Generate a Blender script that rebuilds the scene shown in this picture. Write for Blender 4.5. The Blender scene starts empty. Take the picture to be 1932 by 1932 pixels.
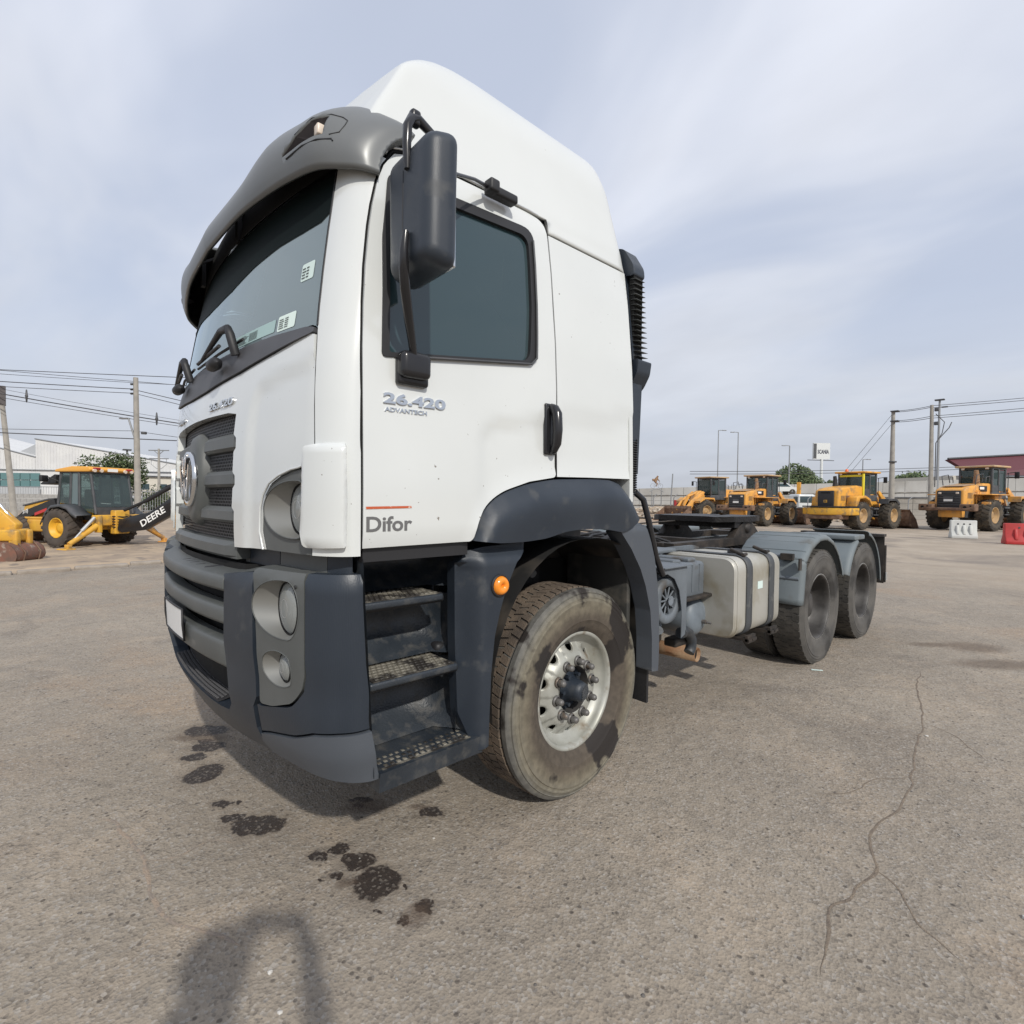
import bpy, bmesh, math, random
from mathutils import Vector, Matrix, noise as mnoise
from mathutils.geometry import delaunay_2d_cdt
random.seed(7)
SC = bpy.context.scene
COL = SC.collection
PI = math.pi
# ------------------------------------------------------------------ camera
CAM = Vector((2.8446, -0.5157, 1.455))
def cam_axes(yaw, pitch, roll):
    f = Vector((math.cos(yaw)*math.cos(pitch), math.sin(yaw)*math.cos(pitch), math.sin(pitch)))
    r = Vector((math.sin(yaw), -math.cos(yaw), 0)); u = r.cross(f)
    c, s = math.cos(roll), math.sin(roll)
    return c*r+s*u, -s*r+c*u, f
CR, CU, CF = cam_axes(math.radians(137.7574), math.radians(-1.3966), math.radians(0.67026))
cd = bpy.data.cameras.new('camera'); cam = bpy.data.objects.new('camera', cd); COL.objects.link(cam)
cam.matrix_world = Matrix(((CR.x, CU.x, -CF.x, CAM.x), (CR.y, CU.y, -CF.y, CAM.y), (CR.z, CU.z, -CF.z, CAM.z), (0, 0, 0, 1)))
cd.sensor_width = 36; cd.lens = 36*986.97/1932; cd.clip_start = 0.02; cd.clip_end = 3000
SC.camera = cam
# ------------------------------------------------------------------ sky and sun
SUN_EL = math.radians(36.7); SUN_AZ = math.radians(161.56-180)      # direction towards the sun, math angle in XY
w = bpy.data.worlds.new("World"); SC.world = w; w.use_nodes = True
nt = w.node_tree; N = nt.nodes; L = nt.links
for n in list(N): N.remove(n)
out = N.new('ShaderNodeOutputWorld'); bg = N.new('ShaderNodeBackground')
sky = N.new('ShaderNodeTexSky'); sky.sky_type = 'NISHITA'; sky.sun_disc = False
sky.sun_elevation = SUN_EL; sky.sun_rotation = PI/2-SUN_AZ; sky.dust_density = 2.0; sky.air_density = 1.0
tc = N.new('ShaderNodeTexCoord'); sep = N.new('ShaderNodeSeparateXYZ'); L.new(tc.outputs['Generated'], sep.inputs[0])
# project the view direction on a cloud layer
zz = N.new('ShaderNodeMath'); zz.operation = 'MAXIMUM'; zz.inputs[1].default_value = 0.0; L.new(sep.outputs['Z'], zz.inputs[0])
za = N.new('ShaderNodeMath'); za.operation = 'ADD'; za.inputs[1].default_value = 0.22; L.new(zz.outputs[0], za.inputs[0])
dx = N.new('ShaderNodeMath'); dx.operation = 'DIVIDE'; L.new(sep.outputs['X'], dx.inputs[0]); L.new(za.outputs[0], dx.inputs[1])
dy = N.new('ShaderNodeMath'); dy.operation = 'DIVIDE'; L.new(sep.outputs['Y'], dy.inputs[0]); L.new(za.outputs[0], dy.inputs[1])
cmb = N.new('ShaderNodeCombineXYZ'); L.new(dx.outputs[0], cmb.inputs[0]); L.new(dy.outputs[0], cmb.inputs[1])
mp = N.new('ShaderNodeMapping'); mp.inputs['Rotation'].default_value = (0, 0, math.radians(35)); mp.inputs['Scale'].default_value = (0.75, 1.25, 1); mp.inputs['Location'].default_value = (3.4, 1.2, 0)
L.new(cmb.outputs[0], mp.inputs[0])
cn = N.new('ShaderNodeTexNoise'); cn.inputs['Scale'].default_value = 1.15; cn.inputs['Detail'].default_value = 4; cn.inputs['Roughness'].default_value = 0.5; cn.inputs['Distortion'].default_value = 0.5
L.new(mp.outputs[0], cn.inputs[0])
cr = N.new('ShaderNodeMapRange'); cr.inputs[1].default_value = 0.34; cr.inputs[2].default_value = 0.66; cr.inputs[3].default_value = 0.26; cr.inputs[4].default_value = 0.97; cr.interpolation_type = 'SMOOTHSTEP'
L.new(cn.outputs[0], cr.inputs[0])
# cloud brightness: brighter high up, greyer and lower near the horizon
hz = N.new('ShaderNodeMapRange'); hz.inputs[1].default_value = 0.0; hz.inputs[2].default_value = 0.55; L.new(sep.outputs['Z'], hz.inputs[0])
cc = N.new('ShaderNodeValToRGB'); e = cc.color_ramp.elements
e[0].position = 0.0; e[0].color = (0.53, 0.56, 0.62, 1); e[1].position = 1.0; e[1].color = (0.80, 0.835, 0.93, 1)
m_ = e.new(0.3); m_.color = (0.66, 0.70, 0.78, 1)
L.new(hz.outputs[0], cc.inputs[0])
n2 = N.new('ShaderNodeTexNoise'); n2.inputs['Scale'].default_value = 2.6; n2.inputs['Detail'].default_value = 5; L.new(mp.outputs[0], n2.inputs[0])
mr2 = N.new('ShaderNodeMapRange'); mr2.inputs[1].default_value = .3; mr2.inputs[2].default_value = .7; mr2.inputs[3].default_value = .94; mr2.inputs[4].default_value = 1.05; L.new(n2.outputs[0], mr2.inputs[0])
cs = N.new('ShaderNodeVectorMath'); cs.operation = 'SCALE'; L.new(cc.outputs[0], cs.inputs[0]); L.new(mr2.outputs[0], cs.inputs['Scale'])
blue = N.new('ShaderNodeMixRGB'); blue.inputs[0].default_value = 0.72; blue.inputs[2].default_value = (0.59, 0.665, 0.84, 1)
sm = N.new('ShaderNodeVectorMath'); sm.operation = 'SCALE'; sm.inputs['Scale'].default_value = 0.10; L.new(sky.outputs[0], sm.inputs[0])
L.new(sm.outputs[0], blue.inputs[1])
mx = N.new('ShaderNodeMixRGB'); L.new(cr.outputs[0], mx.inputs[0]); L.new(blue.outputs[0], mx.inputs[1]); L.new(cs.outputs[0], mx.inputs[2])
hm = N.new('ShaderNodeMapRange'); hm.inputs[1].default_value = 0.02; hm.inputs[2].default_value = 0.30; hm.inputs[3].default_value = 1.0; hm.inputs[4].default_value = 0.0; L.new(sep.outputs['Z'], hm.inputs[0])
mx2 = N.new('ShaderNodeMixRGB'); L.new(hm.outputs[0], mx2.inputs[0]); L.new(mx.outputs[0], mx2.inputs[1]); L.new(cs.outputs[0], mx2.inputs[2])
L.new(mx2.outputs[0], bg.inputs[0]); bg.inputs[1].default_value = 1.0; L.new(bg.outputs[0], out.inputs[0])
sl = bpy.data.lights.new('sun', 'SUN'); sl.energy = 3.0; sl.angle = math.radians(1.3); sl.color = (1.0, 0.955, 0.88)
so = bpy.data.objects.new('sun', sl); COL.objects.link(so)
sd = Vector((math.cos(SUN_EL)*math.cos(SUN_AZ), math.cos(SUN_EL)*math.sin(SUN_AZ), math.sin(SUN_EL)))
so.rotation_euler = sd.to_track_quat('Z', 'Y').to_euler(); so.location = (0, 0, 30)
SC.view_settings.view_transform = 'Standard'; SC.view_settings.look = 'None'; SC.view_settings.exposure = 0.0; SC.view_settings.gamma = 1.0
SC.view_settings.use_curve_mapping = False
SC.render.engine = 'CYCLES'; SC.cycles.max_bounces = 8; SC.cycles.transparent_max_bounces = 12

# ------------------------------------------------------------------ materials
MATS = {}
def nodes(name):
    m = bpy.data.materials.new(name); m.use_nodes = True
    return m, m.node_tree.nodes, m.node_tree.links, m.node_tree.nodes['Principled BSDF']
def mat(name, col, rough=.5, metal=0., col2=None, scale=6., mix=(.4, .65), bump=0., bscale=60., detail=5., coat=0., spec=None, dirt=None, dscale=3., dmix=(.5, .7), stretch=(1, 1, 1), drough=None):
    """base colour, optional second tone by noise, optional dirt layer by noise, optional fine bump"""
    if name in MATS: return MATS[name]
    m, n, l, b = nodes(name)
    b.inputs['Base Color'].default_value = (*col, 1); b.inputs['Roughness'].default_value = rough; b.inputs['Metallic'].default_value = metal
    if coat: b.inputs['Coat Weight'].default_value = coat; b.inputs['Coat Roughness'].default_value = .06
    if spec is not None: b.inputs['Specular IOR Level'].default_value = spec
    t = n.new('ShaderNodeTexCoord'); mpn = n.new('ShaderNodeMapping'); mpn.inputs['Scale'].default_value = stretch; l.new(t.outputs['Object'], mpn.inputs[0]); cur = None
    def nz(sc, lo, hi, det=detail):
        x = n.new('ShaderNodeTexNoise'); x.inputs['Scale'].default_value = sc; x.inputs['Detail'].default_value = det; l.new(mpn.outputs[0], x.inputs[0])
        r = n.new('ShaderNodeMapRange'); r.inputs[1].default_value = lo; r.inputs[2].default_value = hi; l.new(x.outputs[0], r.inputs[0]); return r
    if col2:
        r = nz(scale, *mix); x = n.new('ShaderNodeMixRGB'); x.inputs[1].default_value = (*col, 1); x.inputs[2].default_value = (*col2, 1)
        l.new(r.outputs[0], x.inputs[0]); cur = x
    if dirt:
        r = nz(dscale, *dmix, det=8.); x = n.new('ShaderNodeMixRGB'); x.inputs[2].default_value = (*dirt, 1)
        if cur: l.new(cur.outputs[0], x.inputs[1])
        else: x.inputs[1].default_value = (*col, 1)
        l.new(r.outputs[0], x.inputs[0]); cur = x
        if drough is not None:
            rr = n.new('ShaderNodeMapRange'); rr.inputs[3].default_value = rough; rr.inputs[4].default_value = drough; l.new(r.outputs[0], rr.inputs[0]); l.new(rr.outputs[0], b.inputs['Roughness'])
    if cur: l.new(cur.outputs[0], b.inputs['Base Color'])
    if bump:
        x = n.new('ShaderNodeTexNoise'); x.inputs['Scale'].default_value = bscale; x.inputs['Detail'].default_value = 4; l.new(mpn.outputs[0], x.inputs[0])
        bb = n.new('ShaderNodeBump'); bb.inputs['Strength'].default_value = bump; bb.inputs['Distance'].default_value = .01
        l.new(x.outputs[0], bb.inputs['Height']); l.new(bb.outputs[0], b.inputs['Normal'])
    MATS[name] = m; return m
def glass(name, tint, base=(.02, .03, .035), op=.5, rough=.02):
    m, n, l, b = nodes(name)
    tr = n.new('ShaderNodeBsdfTransparent'); tr.inputs[0].default_value = (*tint, 1)
    b.inputs['Base Color'].default_value = (*base, 1); b.inputs['Roughness'].default_value = rough; b.inputs['IOR'].default_value = 1.85
    fr = n.new('ShaderNodeLayerWeight'); fr.inputs[0].default_value = .45
    r = n.new('ShaderNodeMapRange'); r.inputs[3].default_value = op; r.inputs[4].default_value = 1.0; l.new(fr.outputs['Fresnel'], r.inputs[0])
    mxs = n.new('ShaderNodeMixShader'); l.new(r.outputs[0], mxs.inputs[0]); l.new(tr.outputs[0], mxs.inputs[1]); l.new(b.outputs[0], mxs.inputs[2])
    l.new(mxs.outputs[0], n['Material Output'].inputs[0]); MATS[name] = m; return m
def wglass(name, tint, base, op=.4, rough=.02):
    # laminated windscreen: clear body, Fresnel mirror and a film: dust plus painted sky reflection
    m, n, l, b = nodes(name)
    tr = n.new('ShaderNodeBsdfTransparent'); tr.inputs[0].default_value = (*tint, 1); df = n.new('ShaderNodeBsdfDiffuse'); df.inputs[0].default_value = (.36, .44, .46, 1)
    m1 = n.new('ShaderNodeMixShader'); m1.inputs[0].default_value = .46; l.new(tr.outputs[0], m1.inputs[1]); l.new(df.outputs[0], m1.inputs[2])
    gs = n.new('ShaderNodeBsdfGlossy'); gs.inputs[0].default_value = (.86, .95, .97, 1); gs.inputs['Roughness'].default_value = rough
    fr = n.new('ShaderNodeFresnel'); fr.inputs[0].default_value = 1.75; m2 = n.new('ShaderNodeMixShader'); l.new(fr.outputs[0], m2.inputs[0]); l.new(m1.outputs[0], m2.inputs[1]); l.new(gs.outputs[0], m2.inputs[2])
    l.new(m2.outputs[0], n['Material Output'].inputs[0]); MATS[name] = m; return m
def tyre_mat(name):
    m, n, l, b = nodes(name)
    t = n.new('ShaderNodeTexCoord'); sp = n.new('ShaderNodeSeparateXYZ'); l.new(t.outputs['Object'], sp.inputs[0]); cb = n.new('ShaderNodeCombineXYZ'); l.new(sp.outputs[1], cb.inputs[0]); l.new(sp.outputs[2], cb.inputs[1])
    ln = n.new('ShaderNodeVectorMath'); ln.operation = 'LENGTH'; l.new(cb.outputs[0], ln.inputs[0])
    nz = n.new('ShaderNodeTexNoise'); nz.inputs['Scale'].default_value = 7; nz.inputs['Detail'].default_value = 6; l.new(t.outputs['Object'], nz.inputs[0])
    a = n.new('ShaderNodeMath'); a.operation = 'MULTIPLY_ADD'; a.inputs[1].default_value = .05; l.new(nz.outputs[0], a.inputs[0]); l.new(ln.outputs['Value'], a.inputs[2])
    cr_ = n.new('ShaderNodeValToRGB'); mr = n.new('ShaderNodeMapRange'); mr.inputs[1].default_value = .30; mr.inputs[2].default_value = .56; l.new(a.outputs[0], mr.inputs[0]); l.new(mr.outputs[0], cr_.inputs[0])
    el = cr_.color_ramp.elements; el[0].position = .0; el[0].color = (.085, .068, .052, 1); el[1].position = 1.; el[1].color = (.125, .122, .115, 1)
    for p_, c_ in ((.38, (.105, .085, .064, 1)), (.56, (.185, .160, .115, 1)), (.74, (.215, .195, .148, 1)), (.88, (.15, .145, .13, 1))): x = el.new(p_); x.color = c_
    n2_ = n.new('ShaderNodeTexNoise'); n2_.inputs['Scale'].default_value = 4.2; n2_.inputs['Detail'].default_value = 5; n2_.inputs['Roughness'].default_value = .45; l.new(t.outputs['Object'], n2_.inputs[0])
    r2 = n.new('ShaderNodeMapRange'); r2.inputs[1].default_value = .555; r2.inputs[2].default_value = .590; l.new(n2_.outputs[0], r2.inputs[0])
    n3 = n.new('ShaderNodeTexNoise'); n3.inputs['Scale'].default_value = 30; n3.inputs['Detail'].default_value = 6; l.new(t.outputs['Object'], n3.inputs[0])
    r3 = n.new('ShaderNodeMapRange'); r3.inputs[1].default_value = .35; r3.inputs[2].default_value = .7; r3.inputs[3].default_value = .66; r3.inputs[4].default_value = .98; l.new(n3.outputs[0], r3.inputs[0])
    sc = n.new('ShaderNodeVectorMath'); sc.operation = 'SCALE'; l.new(cr_.outputs[0], sc.inputs[0]); l.new(r3.outputs[0], sc.inputs['Scale'])
    mx_ = n.new('ShaderNodeMixRGB'); l.new(r2.outputs[0], mx_.inputs[0]); l.new(sc.outputs[0], mx_.inputs[1]); mx_.inputs[2].default_value = (.020, .016, .014, 1); l.new(mx_.outputs[0], b.inputs['Base Color'])
    b.inputs['Roughness'].default_value = .8; bb = n.new('ShaderNodeBump'); bb.inputs['Strength'].default_value = .35; bb.inputs['Distance'].default_value = .006; l.new(n3.outputs[0], bb.inputs['Height']); l.new(bb.outputs[0], b.inputs['Normal'])
    MATS[name] = m; return m
WHITE = mat('white_paint', (.655, .675, .662), .24, col2=(.625, .645, .632), scale=1.7, coat=.9, dirt=(.22, .20, .17), dscale=48., dmix=(.72, .75))
WHITE2 = mat('white_roof_fibre', (.615, .634, .622), .34, col2=(.59, .608, .596), scale=1.5, coat=.25, dirt=(.35, .33, .30), dscale=30., dmix=(.73, .80))
NAVY = mat('dark_blue_grey_plastic', (.019, .026, .037), .43, col2=(.028, .036, .048), scale=3.5, bump=.12, bscale=420., dirt=(.10, .10, .096), dscale=11., dmix=(.60, .95), drough=.75)
NAVYW = mat('worn_dark_plastic', (.020, .026, .034), .38, col2=(.036, .043, .052), scale=5., bump=.15, bscale=120., dirt=(.10, .095, .085), dscale=22., dmix=(.50, .90), drough=.8)
GREY = mat('mid_grey_plastic', (.080, .086, .084), .48, col2=(.098, .103, .10), scale=4., bump=.08, bscale=500., dirt=(.2, .195, .18), dscale=8., dmix=(.62, .85))
VISOR = mat('metallic_grey_visor', (.145, .152, .153), .38, metal=.2, col2=(.165, .171, .17), scale=2.5)
BLACK = mat('black_rubber', (.018, .018, .02), .55)
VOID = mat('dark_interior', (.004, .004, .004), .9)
BLACKG = mat('gloss_black_plastic', (.018, .018, .02), .22)
STRIP = mat('bright_trim', (.62, .62, .60), .3, metal=.7)
CHROME = mat('chrome', (.66, .67, .68), .16, metal=1.)
NAVYS = mat('streaked_dark_plastic', (.019, .026, .037), .40, col2=(.026, .034, .046), scale=3., bump=.1, bscale=300., dirt=(.010, .012, .016), dscale=11., dmix=(.635, .655), stretch=(1, 1, .07), drough=.25)
TYRE = tyre_mat('dusty_tyre')
TYREB = mat('worn_grey_tyre', (.105, .098, .088), .85, col2=(.065, .062, .058), scale=4., mix=(.35, .6), bump=.35, bscale=90., dirt=(.03, .028, .026), dscale=3., dmix=(.55, .66))
TREAD = mat('brown_dust_tread', (.15, .115, .085), .88, col2=(.075, .06, .048), scale=8., bump=.4, bscale=120.)
TREADB = mat('grey_dust_tread', (.085, .078, .068), .88, col2=(.05, .047, .042), scale=8., bump=.4, bscale=120.)
RIM = mat('silver_rim', (.42, .425, .39), .45, metal=.25, col2=(.31, .31, .27), scale=6., dirt=(.17, .13, .085), dscale=10., dmix=(.54, .70), drough=.8)
RIMD = mat('dirty_rim', (.10, .095, .09), .55, metal=.2, col2=(.045, .042, .04), scale=6., mix=(.35, .6))
NUT = mat('dark_steel_nut', (.15, .145, .14), .5, metal=.3, dirt=(.14, .11, .085), dscale=30., dmix=(.55, .65))
LENS = glass('headlamp_glass', (.85, .88, .88), (.50, .52, .50), .40, .05)
REFL = mat('lamp_reflector', (.62, .63, .60), .35, metal=.2)
SILV = mat('silver_lamp_bowl', (.24, .24, .225), .42, metal=.4)
AMBER = mat('amber_lens', (.85, .27, .02), .25, coat=.6)
WSG = wglass('windscreen_glass', (.42, .56, .56), (.075, .11, .12), .40, .015)
SDG = glass('side_glass', (.16, .24, .25), (.046, .082, .094), .66, .03)
FRAME = mat('dusty_grey_chassis_paint', (.145, .165, .185), .6, col2=(.105, .12, .135), scale=4., bump=.15, bscale=80., dirt=(.08, .07, .06), dscale=6., dmix=(.58, .72))
FEND = mat('grey_blue_mudguard', (.145, .17, .182), .6, col2=(.17, .192, .20), scale=3., dirt=(.12, .125, .12), dscale=5., dmix=(.56, .72))
DARKM = mat('greasy_dark_metal', (.022, .019, .017), .6, col2=(.05, .04, .032), scale=9., bump=.3, bscale=50.)
TANK = mat('dull_aluminium_tank', (.47, .46, .42), .5, metal=.35, col2=(.40, .385, .33), scale=2.5, bump=.05, bscale=60., dirt=(.27, .23, .15), dscale=4., dmix=(.52, .75))
RUST = mat('rusty_pipe', (.23, .12, .06), .8, col2=(.30, .20, .12), scale=12., bump=.3, bscale=60.)
TREADP = mat('worn_step_tread', (.035, .031, .027), .5, col2=(.20, .185, .15), scale=14., mix=(.46, .58), bump=.3, bscale=140.)
RED = mat('red_paint', (.45, .03, .03), .5, col2=(.36, .03, .025), scale=4.)
DECG = mat('grey_decal', (.13, .13, .13), .45)
DECR = mat('orange_red_decal', (.50, .10, .035), .5, dirt=(.75, .6, .5), dscale=50., dmix=(.6, .75))
PAPER = mat('pale_paper', (.62, .74, .70), .7)
PRINT = mat('print_ink', (.06, .07, .07), .7)
YEL = mat('yellow_machine_paint', (.70, .34, .045), .5, col2=(.60, .30, .05), scale=3., dirt=(.28, .18, .09), dscale=3., dmix=(.50, .72))
YELJ = mat('bright_yellow_paint', (.68, .38, .04), .5, col2=(.60, .31, .04), scale=3., dirt=(.27, .18, .08), dscale=4., dmix=(.50, .72))
MGREY = mat('dark_grey_machine', (.05, .055, .06), .55, col2=(.08, .08, .085), scale=4.)
EARTH = mat('earth_brown_steel', (.13, .075, .05), .8, col2=(.22, .14, .09), scale=5., bump=.3, bscale=30.)
EARTHO = mat('orange_worn_steel', (.38, .15, .05), .7, col2=(.25, .13, .07), scale=5.)
OTYRE = mat('off_road_tyre', (.045, .040, .034), .9, col2=(.10, .082, .06), scale=3., mix=(.45, .65), bump=.3, bscale=20.)
CABG = glass('machine_cab_glass', (.50, .62, .60), (.10, .14, .14), .35, .03)
CONC = mat('weathered_concrete', (.34, .325, .30), .85, col2=(.26, .25, .23), scale=2.5, bump=.3, bscale=12., dirt=(.18, .165, .14), dscale=1.2, dmix=(.5, .75))
POLEC = mat('pole_concrete', (.34, .32, .285), .85, col2=(.27, .255, .23), scale=3., bump=.2, bscale=18.)
STEELG = mat('galvanised_steel', (.27, .28, .29), .55, metal=.3)
WIRE = mat('cable_black', (.05, .05, .055), .7)

# ------------------------------------------------------------------ mesh helpers
def setp(o, label=None, cat=None, group=None, kind=None):
    if label: o['label'] = label
    if cat: o['category'] = cat
    if group: o['group'] = group
    if kind: o['kind'] = kind
    return o
def empty(name, loc=(0, 0, 0), rz=0, scale=1.):
    o = bpy.data.objects.new(name, None); COL.objects.link(o); o.location = loc; o.rotation_euler = (0, 0, rz); o.scale = (scale,)*3; o.empty_display_size = .2
    return o
def mobj(name, verts, faces, m, parent=None, smooth=False, mats=None, midx=None):
    me = bpy.data.meshes.new(name); me.from_pydata([tuple(v) for v in verts], [], faces)
    if mats:
        for x in mats: me.materials.append(x)
        if midx: me.polygons.foreach_set('material_index', midx)
    else: me.materials.append(m)
    if smooth is True: me.polygons.foreach_set('use_smooth', [True]*len(me.polygons))
    elif smooth: me.polygons.foreach_set('use_smooth', smooth)
    me.update(); o = bpy.data.objects.new(name, me); COL.objects.link(o)
    if parent: o.parent = parent
    return o
class MB:
    """collects simple solids and builds them as one mesh object"""
    def __init__(s): s.v = []; s.f = []; s.s = []
    def add(s, v, f, smooth=False):
        b = len(s.v); s.v += [tuple(x) for x in v]; s.f += [tuple(i+b for i in q) for q in f]; s.s += [smooth]*len(f); return s
    def box(s, c, d, rot=None, taper=None):
        hx, hy, hz = d[0]/2, d[1]/2, d[2]/2
        v = [Vector((x*hx, y*hy, z*hz)) for z in (-1, 1) for y in (-1, 1) for x in (-1, 1)]
        if taper:
            for q in v[4:]: q.x *= taper[0]; q.y *= taper[1]
        if rot is not None: v = [rot @ q for q in v]
        v = [q+Vector(c) for q in v]
        return s.add(v, [(0, 2, 3, 1), (4, 5, 7, 6), (0, 1, 5, 4), (1, 3, 7, 5), (3, 2, 6, 7), (2, 0, 4, 6)])
    def rbox(s, c, d, r=.02, rot=None, seg=3):
        """box with all edges rounded"""
        bm = bmesh.new(); bmesh.ops.create_cube(bm, size=1.)
        for q in bm.verts: q.co = Vector((q.co.x*d[0], q.co.y*d[1], q.co.z*d[2]))
        bmesh.ops.bevel(bm, geom=list(bm.edges), offset=min(r, min(d)*.49), segments=seg, affect='EDGES', profile=.5)
        bm.verts.ensure_lookup_table()
        v = [q.co.copy() for q in bm.verts]; f = [tuple(x.index for x in p.verts) for p in bm.faces]; bm.free()
        if rot is not None: v = [rot @ q for q in v]
        return s.add([q+Vector(c) for q in v], f, True)
    def tube(s, pts, r, n=10, closed=False, cap=True, up=None):
        pts = [Vector(p) for p in pts]; m = len(pts); base = len(s.v); rr = r if isinstance(r, (list, tuple)) else [r]*m
        prev = None; rings = []
        for i, p in enumerate(pts):
            a = pts[i-1] if i > 0 else (pts[-1] if closed else p); b = pts[i+1] if i < m-1 else (pts[0] if closed else p)
            t = (b-a).normalized()
            if prev is None:
                x = t.orthogonal().normalized()
            else:
                x = (prev-t*prev.dot(t)).normalized()
            prev = x; y = t.cross(x)
            rings.append([p+(x*math.cos(2*PI*k/n)+y*math.sin(2*PI*k/n))*rr[i] for k in range(n)])
        v = [q for ring in rings for q in ring]; f = []
        for i in range(m-1 if not closed else m):
            j = (i+1) % m
            for k in range(n): f.append((i*n+k, i*n+(k+1) % n, j*n+(k+1) % n, j*n+k))
        s.add(v, f, True)
        if cap and not closed:
            s.add(rings[0], [tuple(reversed(range(n)))]); s.add(rings[-1], [tuple(range(n))])
        return s
    def lathe(s, prof, axis='x', c=(0, 0, 0), n=48, smooth=True, a0=0, a1=2*PI, close=False):
        """prof: list of (axial, radius)"""
        full = abs(a1-a0-2*PI) < 1e-6; m = n if full else n+1; v = []
        for i in range(m):
            a = a0+(a1-a0)*i/n; ca, sa = math.cos(a), math.sin(a)
            for h, r in prof:
                p = {'x': (h, r*ca, r*sa), 'y': (r*sa, h, r*ca), 'z': (r*ca, r*sa, h)}[axis]
                v.append((p[0]+c[0], p[1]+c[1], p[2]+c[2]))
        k = len(prof); f = []
        for i in range(n):
            j = (i+1) % m
            for q in range(k-1+(1 if close else 0)):
                q2 = (q+1) % k
                f.append((i*k+q, j*k+q, j*k+q2, i*k+q2))
        return s.add(v, f, smooth)
    def cyl(s, a, b, r, n=24, r2=None):
        return s.tube([a, b], [r, r if r2 is None else r2], n)
    def prism(s, poly, d, fn):
        """poly 2-D outline, extruded from 0 to d; fn(u,v,h)->xyz"""
        n = len(poly); v = [fn(p[0], p[1], 0.) for p in poly]+[fn(p[0], p[1], d) for p in poly]
        f = [tuple(range(n-1, -1, -1)), tuple(range(n, 2*n))]+[(i, (i+1) % n, n+(i+1) % n, n+i) for i in range(n)]
        return s.add(v, f)
    def build(s, name, m, parent=None):
        o = mobj(name, s.v, s.f, m, parent, smooth=s.s)
        bm = bmesh.new(); bm.from_mesh(o.data); bmesh.ops.recalc_face_normals(bm, faces=bm.faces); bm.to_mesh(o.data); bm.free()
        return o
def bevel(o, w=.006, seg=2, ang=35):
    md = o.modifiers.new('bevel', 'BEVEL'); md.width = w; md.segments = seg; md.limit_method = 'ANGLE'; md.angle_limit = math.radians(ang); md.harden_normals = False
    o.data.polygons.foreach_set('use_smooth', [True]*len(o.data.polygons))
    return o
def copy_tree(o, parent=None, mirror=False):
    c = o.copy(); COL.objects.link(c); c.parent = parent
    for ch in list(o.children): copy_tree(ch, c)
    return c
# ---- 2-D outlines
def dens(poly, d=.03, closed=True):
    r = []; n = len(poly)
    for i in range(n if closed else n-1):
        a = Vector(poly[i][:2]); b = Vector(poly[(i+1) % n][:2]); k = max(1, int((b-a).length/d))
        r += [tuple(a+(b-a)*j/k) for j in range(k)]
    if not closed: r.append(tuple(poly[-1][:2]))
    return r
def rnd(poly, r, n=5):
    """round the corners of a closed outline (r single or per vertex)"""
    o = []; m = len(poly)
    for i in range(m):
        p = Vector(poly[i][:2]); a = Vector(poly[i-1][:2]); b = Vector(poly[(i+1) % m][:2]); rr = r[i] if isinstance(r, (list, tuple)) else r
        la, lb = (a-p).length, (b-p).length; q = min(rr, la*.48, lb*.48)
        if q < 1e-4: o.append(tuple(p)); continue
        s0 = p+(a-p)/la*q; s1 = p+(b-p)/lb*q
        for k in range(n+1):
            t = k/n; o.append(tuple(s0*(1-t)**2+p*2*t*(1-t)+s1*t*t))
    return o
def ell(cx, cy, rx, ry, n=40, rot=0):
    return [(cx+rx*math.cos(2*PI*k/n)*math.cos(rot)-ry*math.sin(2*PI*k/n)*math.sin(rot), cy+rx*math.cos(2*PI*k/n)*math.sin(rot)+ry*math.sin(2*PI*k/n)*math.cos(rot)) for k in range(n)]
def inpoly(p, poly):
    x, y = p; c = False; n = len(poly); j = n-1
    for i in range(n):
        xi, yi = poly[i]; xj, yj = poly[j]
        if (yi > y) != (yj > y) and x < (xj-xi)*(y-yi)/(yj-yi)+xi: c = not c
        j = i
    return c
def edist(p, poly):
    best = 9e9; n = len(poly); px, py = p
    for i in range(n):
        ax, ay = poly[i-1]; bx, by = poly[i]; dx_, dy_ = bx-ax, by-ay; l2 = dx_*dx_+dy_*dy_
        t = 0 if l2 == 0 else max(0, min(1, ((px-ax)*dx_+(py-ay)*dy_)/l2))
        d2 = (px-ax-t*dx_)**2+(py-ay-t*dy_)**2
        if d2 < best: best = d2
    return best**.5
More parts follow.
